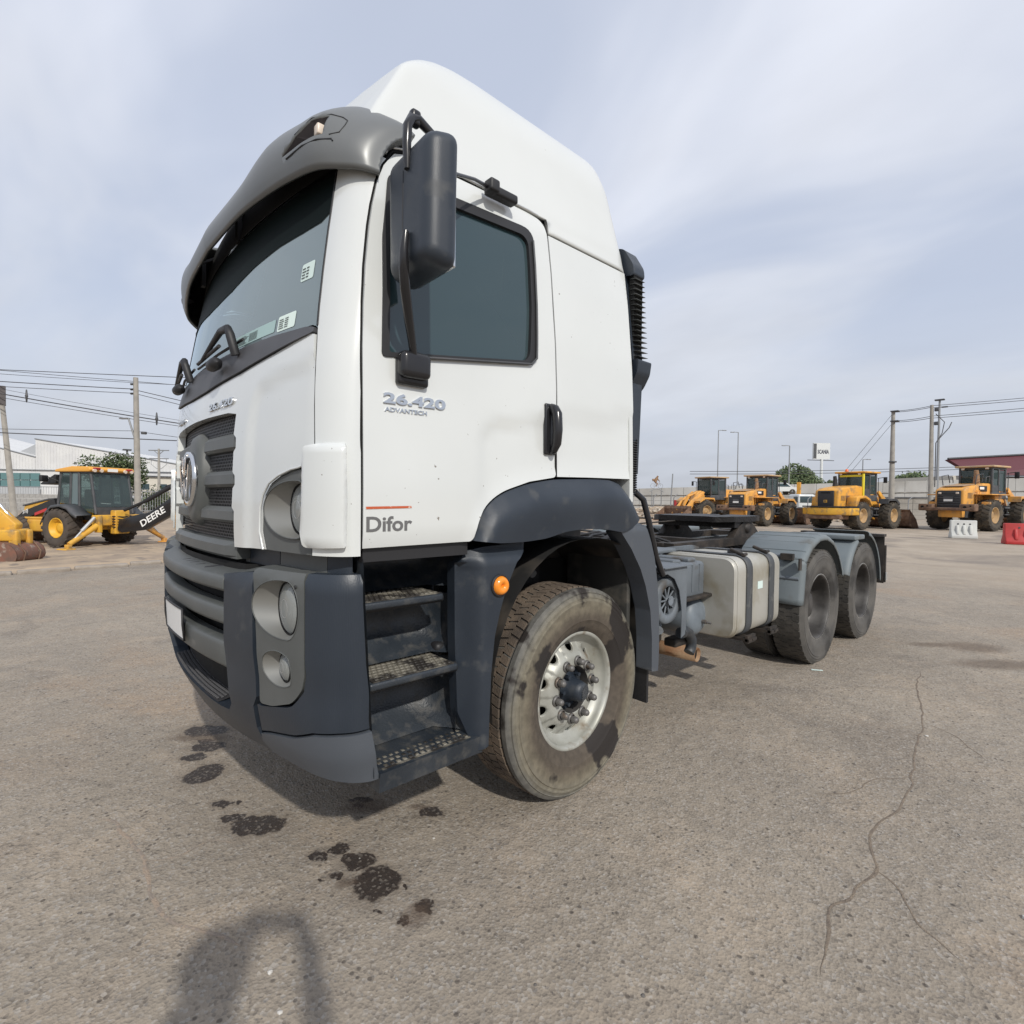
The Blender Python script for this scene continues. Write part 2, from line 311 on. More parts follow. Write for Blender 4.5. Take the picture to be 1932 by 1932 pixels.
def patch(name, poly, fn, m, parent=None, holes=(), sp=.05, thick=.02, us=1., lip=.0, dens_=None):
    """curved sheet: outline in (u,v), fn(u,v,off)->xyz ; us scales u for the spacing; lip rolls the rim inwards"""
    sc = lambda p: (p[0]*us, p[1])
    P0 = dens([sc(p) for p in poly], dens_ or sp*.7); HS = [dens([sc(p) for p in h], (dens_ or sp*.7)) for h in holes]
    rim = []
    loops = [P0]+HS
    if lip:
        # inner ring close to the rim so the roll is narrow
        pass
    pts = []; edges = []; nl = []
    for lp in loops:
        b = len(pts); pts += lp; edges += [(b+i, b+(i+1) % len(lp)) for i in range(len(lp))]; nl.append((b, len(lp)))
    x0 = min(p[0] for p in P0); x1 = max(p[0] for p in P0); y0 = min(p[1] for p in P0); y1 = max(p[1] for p in P0)
    nx = int((x1-x0)/sp)+1; ny = int((y1-y0)/sp)+1
    for i in range(nx+1):
        for j in range(ny+1):
            p = (x0+(i+.5*(j & 1)+.13)*sp, y0+(j+.17)*sp)
            if inpoly(p, P0) and all(not inpoly(p, h) for h in HS) and min(edist(p, h) for h in loops) > sp*.35: pts.append(p)
    r = delaunay_2d_cdt([Vector(p) for p in pts], edges, [], 0, 1e-6)
    V, T = r[0], r[2]; fs = []
    for t in T:
        c = ((V[t[0]].x+V[t[1]].x+V[t[2]].x)/3, (V[t[0]].y+V[t[1]].y+V[t[2]].y)/3)
        if inpoly(c, P0) and all(not inpoly(c, h) for h in HS): fs.append(tuple(t))
    verts = [fn(v.x/us, v.y, 0.) for v in V]
    # orientation: make the normal point to +off
    a, b, c = [Vector(verts[k]) for k in fs[0]]; on = Vector(fn(V[fs[0][0]].x/us, V[fs[0][0]].y, .01))-a
    if (b-a).cross(c-a).dot(on) < 0: fs = [tuple(reversed(f)) for f in fs]
    sm_ = [True]*len(fs); vv = list(verts); ff = list(fs)
    if thick:
        # rim walls from the boundary edges
        from collections import Counter
        ec = Counter(); dire = {}
        for f in fs:
            for k in range(3):
                e2 = (f[k], f[(k+1) % 3]); ec[tuple(sorted(e2))] += 1; dire[tuple(sorted(e2))] = e2
        mp_ = {}
        for ed, cnt in ec.items():
            if cnt == 1:
                i, j = dire[ed]
                for k in (i, j):
                    if k not in mp_:
                        mp_[k] = len(vv); vv.append(verts[k]); vv.append(fn(V[k].x/us, V[k].y, -thick))
                ff.append((mp_[j], mp_[i], mp_[i]+1, mp_[j]+1)); sm_.append(False)
    return mobj(name, vv, ff, m, parent, smooth=sm_)
def text_geo(s, size, bold=0., sx=1., spacing=1., font=None):
    cu = bpy.data.curves.new('t', 'FONT'); cu.body = s; cu.size = size; cu.offset = bold; cu.space_character = spacing; cu.resolution_u = 4; cu.extrude = .0
    o = bpy.data.objects.new('t', cu); COL.objects.link(o)
    dg = bpy.context.evaluated_depsgraph_get(); dg.update(); me = bpy.data.meshes.new_from_object(o.evaluated_get(dg))
    v = [(p.co.x*sx, p.co.y) for p in me.vertices]; f = [tuple(p.vertices) for p in me.polygons]
    bpy.data.objects.remove(o); bpy.data.curves.remove(cu); bpy.data.meshes.remove(me)
    return v, f
def lettering(name, s, size, fn, m, parent, bold=0., sx=1., depth=.004, spacing=1., width=None):
    """text as thin raised letters; fn(u,v,h)->xyz with u from 0 to the text width"""
    v, f = text_geo(s, size, bold, sx, spacing)
    x0 = min(p[0] for p in v); x1 = max(p[0] for p in v); k = 1.
    if width: k = width/(x1-x0)
    y0 = min(p[1] for p in v)
    n = len(v); vv = [fn((p[0]-x0)*k, p[1]-y0, depth) for p in v]+[fn((p[0]-x0)*k, p[1]-y0, 0.) for p in v]
    from collections import Counter
    ec = Counter(); dr = {}
    for q in f:
        for i in range(len(q)):
            e2 = (q[i], q[(i+1) % len(q)]); kx = tuple(sorted(e2)); ec[kx] += 1; dr[kx] = e2
    ff = list(f)
    for kx, c in ec.items():
        if c == 1: i, j = dr[kx]; ff.append((j, i, i+n, j+n))
    o = mobj(name, vv, ff, m, parent)
    bm = bmesh.new(); bm.from_mesh(o.data); bmesh.ops.recalc_face_normals(bm, faces=bm.faces); bm.to_mesh(o.data); bm.free()
    return o
# ------------------------------------------------------------------ cab and bumper skins
def lerp_t(tab,z):
    if z<=tab[0][0]: return tab[0][1]
    for (a,b),(c,d) in zip(tab,tab[1:]):
        if z<=c: return b+(d-b)*(z-a)/(c-a)
    return tab[-1][1]
class Shell:
    def __init__(s,W,F,B,r,L=.13,k=.6,sm=False): s.sm=sm; s.W,s.F,s.B,s.r,s.L,s.k=W,F,B,r,L,k
    def par(s,z):
        W=(lerp_t(s.W,z)*2+lerp_t(s.W,z-.05)+lerp_t(s.W,z+.05))/4 if s.sm else lerp_t(s.W,z);F=(lerp_t(s.F,z-.08)+lerp_t(s.F,z-.04)+lerp_t(s.F,z)+lerp_t(s.F,z+.04)+lerp_t(s.F,z+.08))/5 if s.sm else lerp_t(s.F,z);B=lerp_t(s.B,z);r=lerp_t(s.r,z)
        xc=W-r; yb=F+B*xc*xc; yc=yb+lerp_t(s.L,z) if isinstance(s.L,list) else yb+s.L
        return W,F,B,xc,yb,yc
    def P(s,u,z,off=0.):
        sg=-1 if u<0 else 1; a=abs(u)
        W,F,B,xc,yb,yc=s.par(z)
        if a<=1:
            x=a*xc; y=F+B*x*x; tx,ty=1.,2*B*x
        elif a<=2:
            t=a-1; k=s.k
            sl=2*B*xc; 
            x0,y0=xc,yb; x3,y3=W,yc; x1,y1=x0+k*(W-xc),y0+k*(W-xc)*sl; x2,y2=W,yc-k*(yc-(yb+(W-xc)*sl))
            m=1-t
            x=m**3*x0+3*m*m*t*x1+3*m*t*t*x2+t**3*x3
            y=m**3*y0+3*m*m*t*y1+3*m*t*t*y2+t**3*y3
            tx=3*m*m*(x1-x0)+6*m*t*(x2-x1)+3*t*t*(x3-x2); ty=3*m*m*(y1-y0)+6*m*t*(y2-y1)+3*t*t*(y3-y2)
        else:
            x=W; y=yc+a-2; tx,ty=0.,1.
        if off:
            n=(tx*tx+ty*ty)**.5; x+=off*ty/n; y-=off*tx/n
        return (sg*x,y,z)
    def uy(s,y,z): return 2+y-s.par(z)[5]
CAB=Shell([(1.2,1.245),(1.5,1.245),(1.95,1.232),(2.15,1.221),(2.47,1.189),(2.66,1.162),(3.,1.07)],
 [(1.26,.031),(1.6,.035),(1.85,.049),(2.0,.070),(2.2,.103),(2.6,.175),(2.8,.21)],[(1.,.09)],[(1.2,.185),(2.6,.135)],[(1.2,.135),(2.6,.105)],sm=True)
BUM=Shell([(0,1.245)],[(.45,.06),(.55,.02),(.7,-.025),(.9,-.045),(1.2,-.045)],[(.45,.10),(.8,.14)],[(0,.2)],.17)
# ================================================================== THE TRUCK
T = setp(empty('tractor_truck'), 'white three-axle tractor truck with high roof and grey sun visor in the foreground', 'truck')
def cabf(off=0.): return lambda u, z, h: CAB.P(u, z, h+off)
def sidef(off=0., sg=1):                                           # side outlines given as (y, z)
    return lambda y, z, h: (sg*(lerp_t(CAB.W, z)+h+off), y, z)
# ---- inner dark shell so seams and gaps read dark
ins = MB()
zs_ = [1.27+.1*i for i in range(15)]; us_ = [-3.4, -2.6, -2.1, -1.75, -1.4, -1, -.7, -.35, 0, .35, .7, 1, 1.4, 1.75, 2.1, 2.6, 3.4]
vv = []; ff = []
for z in zs_:
    for u in us_: vv.append(CAB.P(u, z, -.19 if (z < 1.62 and abs(u) < 1.3) else -.035))
for i in range(len(zs_)-1):
    for j in range(len(us_)-1):
        z = zs_[i]; uc = (us_[j]+us_[j+1])/2
        if 1.95 < z+.05 < 2.62 and abs(uc) < 1.05: continue            # windscreen opening
        if 1.9 < z+.05 < 2.62 and 1.95 < abs(uc) < 2.8: continue       # side windows
        if z < 1.56 and abs(uc) > 2.1: continue
        a = i*len(us_)+j; ff.append((a, a+1, a+1+len(us_), a+len(us_)))
ins.add(vv, ff)
ins.box((0, 1.0, 1.60), (2.3, 1.5, .05)); ins.build('inner_shell', VOID, T)
# ---- interior
it = MB(); it.rbox((0, .43, 2.00), (2.05, .42, .14), .05); it.rbox((0, .52, 1.85), (2.1, .30, .3), .05); dash = it.build('dashboard', MGREY, T)
for sx in (-.62, .62):
    s_ = MB(); s_.rbox((sx, 1.05, 1.82), (.50, .50, .14), .05); s_.rbox((sx, 1.33, 2.12), (.48, .14, .60), .06, rot=Matrix.Rotation(-.15, 3, 'X')); s_.rbox((sx, 1.38, 2.50), (.26, .10, .18), .04); s_.build('seat', MGREY, T)
s_ = MB(); s_.lathe([(0, .21), (.012, .222), (.024, .21), (.012, .198)], 'y', (0, 0, 0), 32, close=True); s_.cyl((-.2, .01, 0), (.2, .01, 0), .014, 8); s_.cyl((0, .01, 0), (0, .01, -.2), .014, 8)
sw = s_.build('steering_wheel', BLACK, T); sw.location = (.62, .72, 2.06); sw.rotation_euler = (math.radians(-38), 0, 0)
s_ = MB(); s_.box((0, 1.74, 2.15), (2.2, .02, 1.0)); s_.build('cab_back_lining', MGREY, T)
# ---- front panel (white, with the grille opening and headlamp cut-out)
gl = [(.56, 1.78), (.548, 1.70), (.572, 1.685), (.575, 1.645), (.555, 1.63), (.552, 1.55), (.574, 1.535), (.576, 1.50), (.555, 1.485), (.550, 1.41), (.572, 1.395), (.575, 1.32), (.585, 1.255)]
gu = lambda p: (p[0]/1.055, p[1])
topc = [(0, 1.912), (.15, 1.914), (.54, 1.940), (.79, 1.972), (.985, 2.004)]
bez = [(.785, 1.262), (.757, 1.327), (.757, 1.415), (.775, 1.461), (.813, 1.502), (.875, 1.529), (.952, 1.549), (1.07, 1.562), (1.207, 1.575)]
fp = [(-a, b) for a, b in reversed(topc[1:])]+topc+[(1.02, 2.0), (1.15, 1.90), (1.215, 1.80), (1.225, 1.575)]+list(reversed(bez))[1:]+[(.56, 1.254)]+[gu(p) for p in reversed(gl)][1:]
top_g = [(.45, 1.792), (.2, 1.798), (0, 1.80), (-.2, 1.798), (-.45, 1.792)]
fp = topc+[(1.062, 2.0), (1.10, 1.945), (1.13, 1.869), (1.165, 1.762), (1.200, 1.64), (1.207, 1.575)]+list(reversed(bez))[1:]+[gu(p) for p in reversed(gl)]+top_g+[(-a, b) for a, b in [gu(p) for p in gl]]+[(-a, b) for a, b in bez]+[(-1.200, 1.64), (-1.165, 1.762), (-1.13, 1.869), (-1.10, 1.945), (-1.062, 2.0)]+[(-a, b) for a, b in reversed(topc[1:])]
def sstep(x, a, b):
    t = max(0., min(1., (x-a)/(b-a))); return t*t*(3-2*t)
FOLD = [(1.26, .64), (1.5, .635), (1.70, .64), (1.78, .652), (1.84, .672), (1.875, .72), (1.895, .85), (1.92, 1.1), (1.95, 1.4)]
def frontfn(u, z, h):
    # raised centre with a soft fold towards the recessed corner areas
    a = abs(u); rec = 0.
    # distance past the fold curve
    uf = None
    if z < 1.86:
        uf = lerp_t([(q[0], q[1]) for q in FOLD], z); rec = sstep(a, uf-.004, uf+.035)*(1-sstep(z, 1.80, 1.86)*(1-sstep(a, .64, .70)))
    else:
        zf = lerp_t([(.64, 1.80), (.672, 1.84), (.72, 1.873), (.85, 1.896), (1.1, 1.925), (1.3, 1.95)], a)
        rec = (1-sstep(z, zf-.03, zf+.006))*sstep(a, .64, .70)
    return CAB.P(u, z, h+.004-.011*rec)
hood = patch('front_panel', fp, frontfn, WHITE, T, sp=.028, thick=.035, us=1.05)
# rolled edge strips round the grille opening read as the panel thickness: handled by the sheet walls
# ---- cowl strip under the windscreen
ct = [(0, 2.058), (.46, 2.052), (.757, 2.046), (.96, 2.036), (1.05, 2.022)]; cb = [(0, 1.918), (.15, 1.920), (.54, 1.946), (.79, 1.976), (1.0, 2.004), (1.055, 2.008)]
cw = ct+list(reversed(cb))+[(-a, b) for a, b in cb[1:]]+[(-a, b) for a, b in reversed(ct[1:])]
def cowlfn(u, z, h):
    zt = 2.055-.02*abs(u); t = sstep(z, zt-.07, zt+.0)
    p = CAB.P(u, min(z, 1.97), h+.014); q = CAB.P(u, z, h+.004)
    return (p[0]*(1-t)+q[0]*t, p[1]*(1-t)+q[1]*t, z)
cowl = patch('windscreen_cowl', cw, cowlfn, mat('dark_grey_cowl', (.055, .055, .06), .5, col2=(.07, .07, .075), scale=4.), T, sp=.045, thick=.02, us=1.05)
# ---- windscreen
wt = [(-.99, 2.60), (-.5, 2.62), (0, 2.625), (.5, 2.62), (.99, 2.60)]
ws = [(-1.02, 2.03), (-.985, 2.045), (-.5, 2.055), (0, 2.06), (.5, 2.055), (.985, 2.045), (1.02, 2.03), (.99, 2.15), (.962, 2.38), (.975, 2.49), (.995, 2.60)]
ws = [(-a, b) for a, b in []]+[(-.985, 2.040), (0, 2.053), (.985, 2.040), (1.090, 2.018), (1.062, 2.10), (1.035, 2.22), (1.012, 2.38), (1.015, 2.49), (1.030, 2.60), (.5, 2.62), (0, 2.625), (-.5, 2.62), (-1.030, 2.60), (-1.015, 2.49), (-1.012, 2.38), (-1.035, 2.22), (-1.062, 2.10), (-1.090, 2.018)]
wscr = patch('windscreen', ws, cabf(-.006), WSG, T, sp=.05, thick=0, us=1.05)
band = [(-.98, 2.46), (-.82, 2.425), (-.5, 2.412), (-.2, 2.378), (0, 2.372), (.2, 2.378), (.45, 2.412), (.66, 2.427), (.83, 2.425), (.945, 2.428), (.995, 2.450), (1.008, 2.49), (1.024, 2.597), (.5, 2.617), (0, 2.622), (-.5, 2.617), (-1.024, 2.597), (-1.008, 2.49)]
patch('dark_top_band', band, cabf(-.0035), mat('tinted_band', (.006, .010, .010), .6, spec=.05), wscr, sp=.06, thick=0, us=1.05)
for sg in (1, -1):
    rb = MB(); rb.tube([CAB.P(sg*u, z, -.002) for u, z in dens([(1.085, 2.03), (1.056, 2.10), (1.028, 2.22), (1.008, 2.38), (1.011, 2.49), (1.026, 2.60)], .04, False)], .006, 6); rb.build('windscreen_seal', BLACK, wscr)
def sticker(parent, u0, u1, z0, z1, sk, m=PAPER, off=-.0045, lines=0):
    q = [(u0, z0), (u1, z0+sk), (u1, z1+sk), (u0, z1)]
    patch('paper_sticker', rnd(q, .008, 3), cabf(off), m, parent, sp=.04, thick=0)
    if lines:
        b = MB()
        for k in range(lines):
            zz0 = z0+(z1-z0)*(.15+.7*k/lines)
            for (a, c_) in ((.08, .32+.1*random.random()), (.42, .62)):
                vs = [CAB.P(u0+(u1-u0)*t, zz0+sk*t+dz, off+.0015) for t, dz in ((a, 0), (c_, 0), (c_, (z1-z0)*.25/lines), (a, (z1-z0)*.25/lines))]
                b.add(vs, [(0, 1, 2, 3)])
        b.build('small_print', PRINT, parent)
sticker(wscr, .87, .945, 2.222, 2.288, .0, lines=4)
sticker(wscr, .76, .875, 2.060, 2.118, .0, mat('white_card', (.72, .84, .78), .6), lines=5)
sticker(wscr, .38, .74, 2.066, 2.115, .0, mat('teal_paper', (.36, .50, .49), .7), lines=6)
pp = MB(); pp.rbox((.42, .33, 2.085), (.42, .25, .03), .01, rot=Matrix.Rotation(.25, 3, 'Y')); pp.build('white_papers', mat('white_card', (.72, .84, .78)), dash)
# ---- corner panels (A pillars)
cpa = [(1.235, 1.262), (1.235, 1.80), (1.222, 1.875), (1.16, 1.945), (1.045, 2.03), (1.012, 2.14), (.982, 2.38), (.998, 2.49), (1.02, 2.62), (1.95, 2.64), (1.90, 2.585), (1.855, 2.532), (1.79, 2.43), (1.765, 2.372), (1.765, 2.22), (1.80, 2.05), (1.82, 1.98), (1.965, 1.95)]
def doorseam(z): return lerp_t([(1.26, .268), (1.95, .270), (2.1, .277), (2.23, .289), (2.37, .309), (2.46, .326), (2.54, .347), (2.61, .376), (2.66, .410)], z)
def lookup_u(y, z):
    yc = CAB.par(z)[5]
    if y >= yc: return 2+y-yc
    return min(((CAB.P(1+i/400, z)[1]-y)**2, 1+i/400) for i in range(401))[1]
right = []
for z in [1.262, 1.4, 1.6, 1.8, 1.95, 2.03, 2.1, 2.16, 2.223, 2.3, 2.37, 2.45, 2.54, 2.58, 2.61, 2.64]:
    y = doorseam(z); yc = CAB.par(z)[5]
    if y >= yc: u = 2+y-yc
    else: u = min(((CAB.P(1+i/400, z)[1]-y)**2, 1+i/400) for i in range(401))[1]
    right.append((u, z))
cpa = [(1.238, 1.262), (1.240, 1.64), (1.203, 1.762), (1.170, 1.869), (1.140, 1.945), (1.108, 2.007), (1.078, 2.06), (1.050, 2.14), (1.030, 2.25), (1.020, 2.38), (1.024, 2.5), (1.04, 2.64)]+list(reversed(right))
for sg in (1, -1):
    patch('corner_pillar_panel', cpa, (lambda g: (lambda u, z, h: (lambda p: (g*p[0], p[1], p[2]))(CAB.P(u, z, h))))(sg), WHITE, T, sp=.03, thick=.03, us=.25 if False else .45)
# brow above the windscreen
patch('roof_brow', [(-1.75, 2.615), (0, 2.635), (1.75, 2.615), (1.75, 2.80), (0, 2.80), (-1.75, 2.80)], cabf(-.004), VOID, T, sp=.08, thick=.0)
# ---- white corner deflector (guard) in front of the door
def guardfn(sg):
    def f(y, z, h):
        # u across 0..1, v = z ; a thick rounded slab following the corner
        u = y
        z0, z1 = 1.287, 1.629
        e_ = min(1., min((z-z0), (z1-z))/.014); eu = min(1., min(u-1.10, 1.77-u)/.05)
        b = .021*(max(0, 1-(1-max(0, e_))**2)**.5)*(max(0, 1-(1-max(0, eu))**2)**.5)
        zb = sstep(z, 1.585, 1.629)
        p = CAB.P(u, z, h+.006+b-.012*zb*0)
        return (sg*p[0], p[1], p[2])
    return f
for sg in (1, -1):
    patch('corner_deflector', rnd([(1.105, 1.56), (1.15, 1.620), (1.38, 1.630), (1.75, 1.629), (1.775, 1.45), (1.765, 1.293), (1.19, 1.287), (1.12, 1.345), (1.10, 1.45)], .02, 3), guardfn(sg), WHITE, T, sp=.018, thick=.05, us=.45)
# ---- doors
dout = [(.277, 1.286)]+[(doorseam(z_)+.009, z_) for z_ in (1.5, 1.8, 1.95, 2.03, 2.1, 2.16, 2.223, 2.3, 2.37, 2.45, 2.54, 2.58, 2.61, 2.64)]+[(.432, 2.675), (.50, 2.703), (.69, 2.711), (.827, 2.717), (1.10, 2.722), (1.165, 2.717), (1.197, 2.695), (1.206, 2.645), (1.206, 1.556), (1.04, 1.531), (.89, 1.488), (.815, 1.445), (.760, 1.378), (.732, 1.292)]
dout = dout[:-1]+[(.738, 1.30), (.725, 1.290)]
dout = rnd(dout, [.0]*16+[.04, .03, .03, .03, .03, .02, .02, .02, .0]+[.05]*5+[.01]*(len(dout)-30), 4)
wout = rnd([(.346, 1.930), (1.078, 2.032), (1.104, 2.30), (1.112, 2.640), (.40, 2.600), (.362, 2.344)], [.02, .05, .02, .07, .05, .02], 6)
wglass = rnd([(.374, 1.950), (1.040, 2.044), (1.066, 2.281), (1.074, 2.598), (.425, 2.560), (.388, 2.34)], [.012, .045, .02, .055, .03, .02], 6)
DF = [(1.70, .76), (1.742, .80), (1.775, .90), (1.80, 1.04), (1.83, 1.20)]
def doorfn(sg, off=0.):
    def f(y, z, h):
        x = lerp_t(CAB.W, z)+h+off
        # shallow crease that starts low on the door and runs back through the handle
        zf = lerp_t([(.76, 1.69), (.80, 1.745), (.86, 1.775), (1.04, 1.797), (1.25, 1.835), (1.8, 1.897)], y)
        x -= .010*(1-sstep(z, zf-.026, zf))*sstep(y, .755, .80)
        # roll under at the bottom and towards the wheel arch
        x -= .010*(1-sstep(z, 1.286, 1.345))**2
        if y > .70 and z < 1.62:
            d = z-lerp_t([(.72, 1.29), (.76, 1.378), (.815, 1.445), (.89, 1.488), (1.04, 1.531), (1.2, 1.556), (1.8, 1.567)], y)
            x += .006*(1-sstep(d, .0, .05))
        return (sg*x, y, z)
    return f
for sg in (1, -1):
    door = patch('door', dout, doorfn(sg), WHITE, T, holes=[rnd([(.356, 1.940), (1.068, 2.040), (1.094, 2.30), (1.102, 2.630), (.41, 2.590), (.372, 2.344)], .04, 5)], sp=.035, thick=.03)
    wf = patch('window_frame', wout, sidef(.006, sg), BLACK, door, holes=[wglass], sp=.05, thick=.022)
    sf = [(.388, 1.962), (1.030, 2.054), (1.052, 2.281), (1.060, 2.588), (.435, 2.550), (.40, 2.34)]
    pn = patch('window_glass', wglass, sidef(-.010, sg), SDG, door, sp=.1, thick=0)
    # bright grey channel inside the frame along the rear and the bottom
    ch = MB(); ch.tube([(sg*(lerp_t(CAB.W, z)+.012), y, z) for y, z in dens([(.40, 1.940), (1.045, 2.030), (1.078, 2.06), (1.092, 2.30), (1.098, 2.585)], .05, False)], .005, 6); ch.build('window_channel', MGREY, door)
    h = MB()
    hp = [(1.165, 1.875), (1.185, 1.862), (1.19, 1.80), (1.188, 1.72), (1.178, 1.668), (1.165, 1.655)]
    h.tube([(sg*(lerp_t(CAB.W, z)+o), y, z) for (y, z, o) in [(1.168, 1.860, .006), (1.166, 1.85, .03), (1.166, 1.83, .042), (1.166, 1.76, .046), (1.166, 1.70, .040), (1.166, 1.672, .022), (1.166, 1.662, .004)]], [.020, .022, .023, .022, .020, .017, .012], 12)
    h.rbox((sg*1.238, 1.164, 1.765), (.016, .070, .225), .008)
    h.build('door_handle', BLACKG, door)
    lk = MB(); lk.cyl((sg*1.28, 1.167, 1.845), (sg*1.286, 1.167, 1.845), .010, 12); lk.build('key_lock', STRIP, door)
    # lower dark sill strip
    sl_ = MB(); sl_.box((sg*1.20, .51, 1.262), (.03, .44, .05)); sl_.build('door_sill', BLACK, door)
    # mirror foot at the window corner
    if sg > 0:
        b = MB(); b.rbox((1.262, .455, 1.912), (.060, .118, .092), .022, seg=4); b.rbox((1.245, .458, 1.895), (.03, .125, .10), .012); b.build('mirror_foot', BLACKG, door)
        b = MB(); b.rbox((1.192, .905, 2.700), (.050, .150, .036), .010, rot=Matrix.Rotation(0.02, 3, 'X')); b.rbox((1.205, .845, 2.706), (.05, .05, .05), .01); b.build('mirror_top_bracket', BLACK, door)
        fl = lambda y0, z0, sk: (lambda u, v, h: (doorfn(1)(y0+u, z0+v+sk*u, 0)[0]+h, y0+u, z0+v+sk*u))
        lettering('model_number', '26.420', .048, fl(.350, 1.775, .02), CHROME, door, bold=.0016, depth=.006, width=.253)
        lettering('model_range_name', 'ADVANTECH', .020, fl(.355, 1.748, .02), CHROME, door, bold=.0005, depth=.004, width=.168)  # raised chrome lettering below the number
        for o_ in door.children:
            if o_.name.startswith('model_range_name'): o_.name = 'model_name'
        lettering('company_name', 'Difor', .070, fl(.288, 1.340, .005), DECG, door, bold=.0016, depth=.0012, width=.174)
        b = MB(); v = [(doorfn(1)(y, z, .0015)) for y, z in [(.286, 1.4165), (.459, 1.420), (.459, 1.4275), (.286, 1.4250)]]; b.add(v, [(0, 1, 2, 3)]); b.build('orange_line', DECR, door)
    # ---- sleeper side
    sp_ = [(1.214, 1.558), (1.45, 1.563), (1.795, 1.567), (1.795, 2.655), (1.214, 2.655)]
    patch('sleeper_side_panel', sp_, doorfn(sg), WHITE, T, sp=.05, thick=.03)
# ---- back wall
b = MB(); bk = [(lerp_t(CAB.W, z)-.004, z) for z in (1.45, 1.6, 1.9, 2.2, 2.5, 2.66)]+[(1.10, 2.85), (1.03, 3.12), (.94, 3.29), (.86, 3.37), (.76, 3.43), (.55, 3.47), (0, 3.50)]
bk = bk+[(-x, z) for x, z in reversed(bk[:-1])]
b.prism(bk, .03, lambda u, v, h: (u, 1.765+h, v)); b.build('cab_rear_wall', WHITE2, T)
# ---- black strips painting in the shade of the panel gaps
for sg in (1, -1):
    b = MB(); b.tube([(lambda p: (sg*p[0], p[1], p[2]))(CAB.P(u, z, -.010)) for u, z in ((1.225, 1.27), (1.225, 1.5), (1.222, 1.64), (1.185, 1.762), (1.150, 1.869), (1.120, 1.945), (1.088, 2.003))], .0075, 6); b.build('panel_gap_shade', VOID, T)
    b = MB(); b.tube([(lambda p: (sg*p[0], p[1], p[2]))((lambda u: CAB.P(u, z, -.010))(lookup_u(doorseam(z)+.0045, z))) for z in [1.285, 1.4, 1.6, 1.8, 1.95, 2.03, 2.1, 2.16, 2.223, 2.3, 2.37, 2.45, 2.54, 2.58, 2.61, 2.64]]+[(sg*(lerp_t(CAB.W, z)-.010), y, z) for y, z in ((.43, 2.69), (.50, 2.716), (.69, 2.722), (.9, 2.727), (1.10, 2.731), (1.17, 2.727), (1.205, 2.70), (1.211, 2.645), (1.210, 2.3), (1.210, 1.9), (1.210, 1.56))], .0065, 6); b.build('door_gap_shade', VOID, T)
    b = MB(); b.tube([(sg*(lerp_t(CAB.W, 2.658)-.008), y, 2.658) for y in (1.215, 1.5, 1.79)], .006, 6); b.build('roof_gap_shade', VOID, T)
# ---- high roof
NAT = [(1.162, 2.66), (1.148, 2.71), (1.137, 2.76), (1.111, 2.85), (1.073, 2.986), (1.035, 3.12), (1.0, 3.205), (.965, 3.27), (.925, 3.325), (.87, 3.375), (.79, 3.418), (.68, 3.452), (.5, 3.48), (.25, 3.497), (0, 3.503)]
def natural(n=64):
    P = [Vector(p) for p in NAT]; ln = [0]
    for a, c in zip(P, P[1:]): ln.append(ln[-1]+(c-a).length)
    r = []
    for i in range(n+1):
        t = ln[-1]*i/n
        k = max(j for j in range(len(ln)) if ln[j] <= t+1e-9); k = min(k, len(P)-2)
        f_ = (t-ln[k])/(ln[k+1]-ln[k]); p0 = P[max(0, k-1)]; p1 = P[k]; p2 = P[k+1]; p3 = P[min(len(P)-1, k+2)]
        q = .5*((2*p1)+(p2-p0)*f_+(2*p0-5*p1+4*p2-p3)*f_*f_+(3*p1-p0-3*p2+p3)*f_**3); r.append((q.x, q.y))
    return r
NS = natural()
ZF = [(.02,2.45),(.12,2.60),(.2,2.735),(.269,2.856),(.357,2.995),(.437,3.126),(.50,3.20),(.57,3.265),(.65,3.325),(.75,3.38),(.9,3.44),(1.1,3.50),(1.4,3.56),(2,3.62)]
def smin(a, c, k):
    h = max(0., min(1., .5+.5*(c-a)/k)); return c*(1-h)+a*h-k*h*(1-h)
def zbot(y): return 2.661 if y > 1.214 else 2.728
ys = [.32+.02*i for i in range(31)]+[.96+.04*i for i in range(6)]+[1.196, 1.2135, 1.2141]+[1.25+.07*i for i in range(8)]+[1.775, 1.79, 1.797]
ys = sorted(set(ys)); vv = []; n_ = len(NS)
for y in ys:
    for (x, z) in NS:
        zf = lerp_t(ZF, y-.10*x*x); zf -= .07*(1-min(1, x*x))*(1-sstep(zf, 2.9, 3.1)); k = .02+.10*max(0, min(1, (z-3.1)/.15))
        z2 = smin(z, zf, k)
        zb = zbot(y) if y > .40 else 2.60
        if z2 < zb and x > 1.1:
            z2 = zb; x2 = lerp_t([(2.6, 1.172), (2.66, 1.162), (2.76, 1.137)], zb)
        else: x2 = x
        if y > 1.77: x2 -= (y-1.77)*.3; z2 -= (y-1.77)*.3
        vv.append((x2, y, z2))
ff = []
for i in range(len(ys)-1):
    for j in range(n_-1): ff.append((i*n_+j, i*n_+j+1, (i+1)*n_+j+1, (i+1)*n_+j))
m0 = len(vv); vv += [(-x, y, z) for x, y, z in vv]; ff += [(a+m0, d+m0, c+m0, b_+m0) for a, b_, c, d in ff]
b = MB(); b.add(vv, ff, True); roof = b.build('high_roof', WHITE2, T)
md = roof.modifiers.new('weld', 'WELD'); md.merge_threshold = .0006
md = roof.modifiers.new('solid', 'SOLIDIFY'); md.thickness = .012; md.offset = 0
# gutter bead along the roof seam above door
b = MB(); b.tube([(lerp_t(CAB.W, 2.72)+.002, y, z) for y, z in [(.43, 2.700), (.50, 2.722), (.69, 2.727), (.9, 2.730), (1.10, 2.732), (1.16, 2.730)]], .005, 6); b.build('roof_gutter', STRIP, roof)
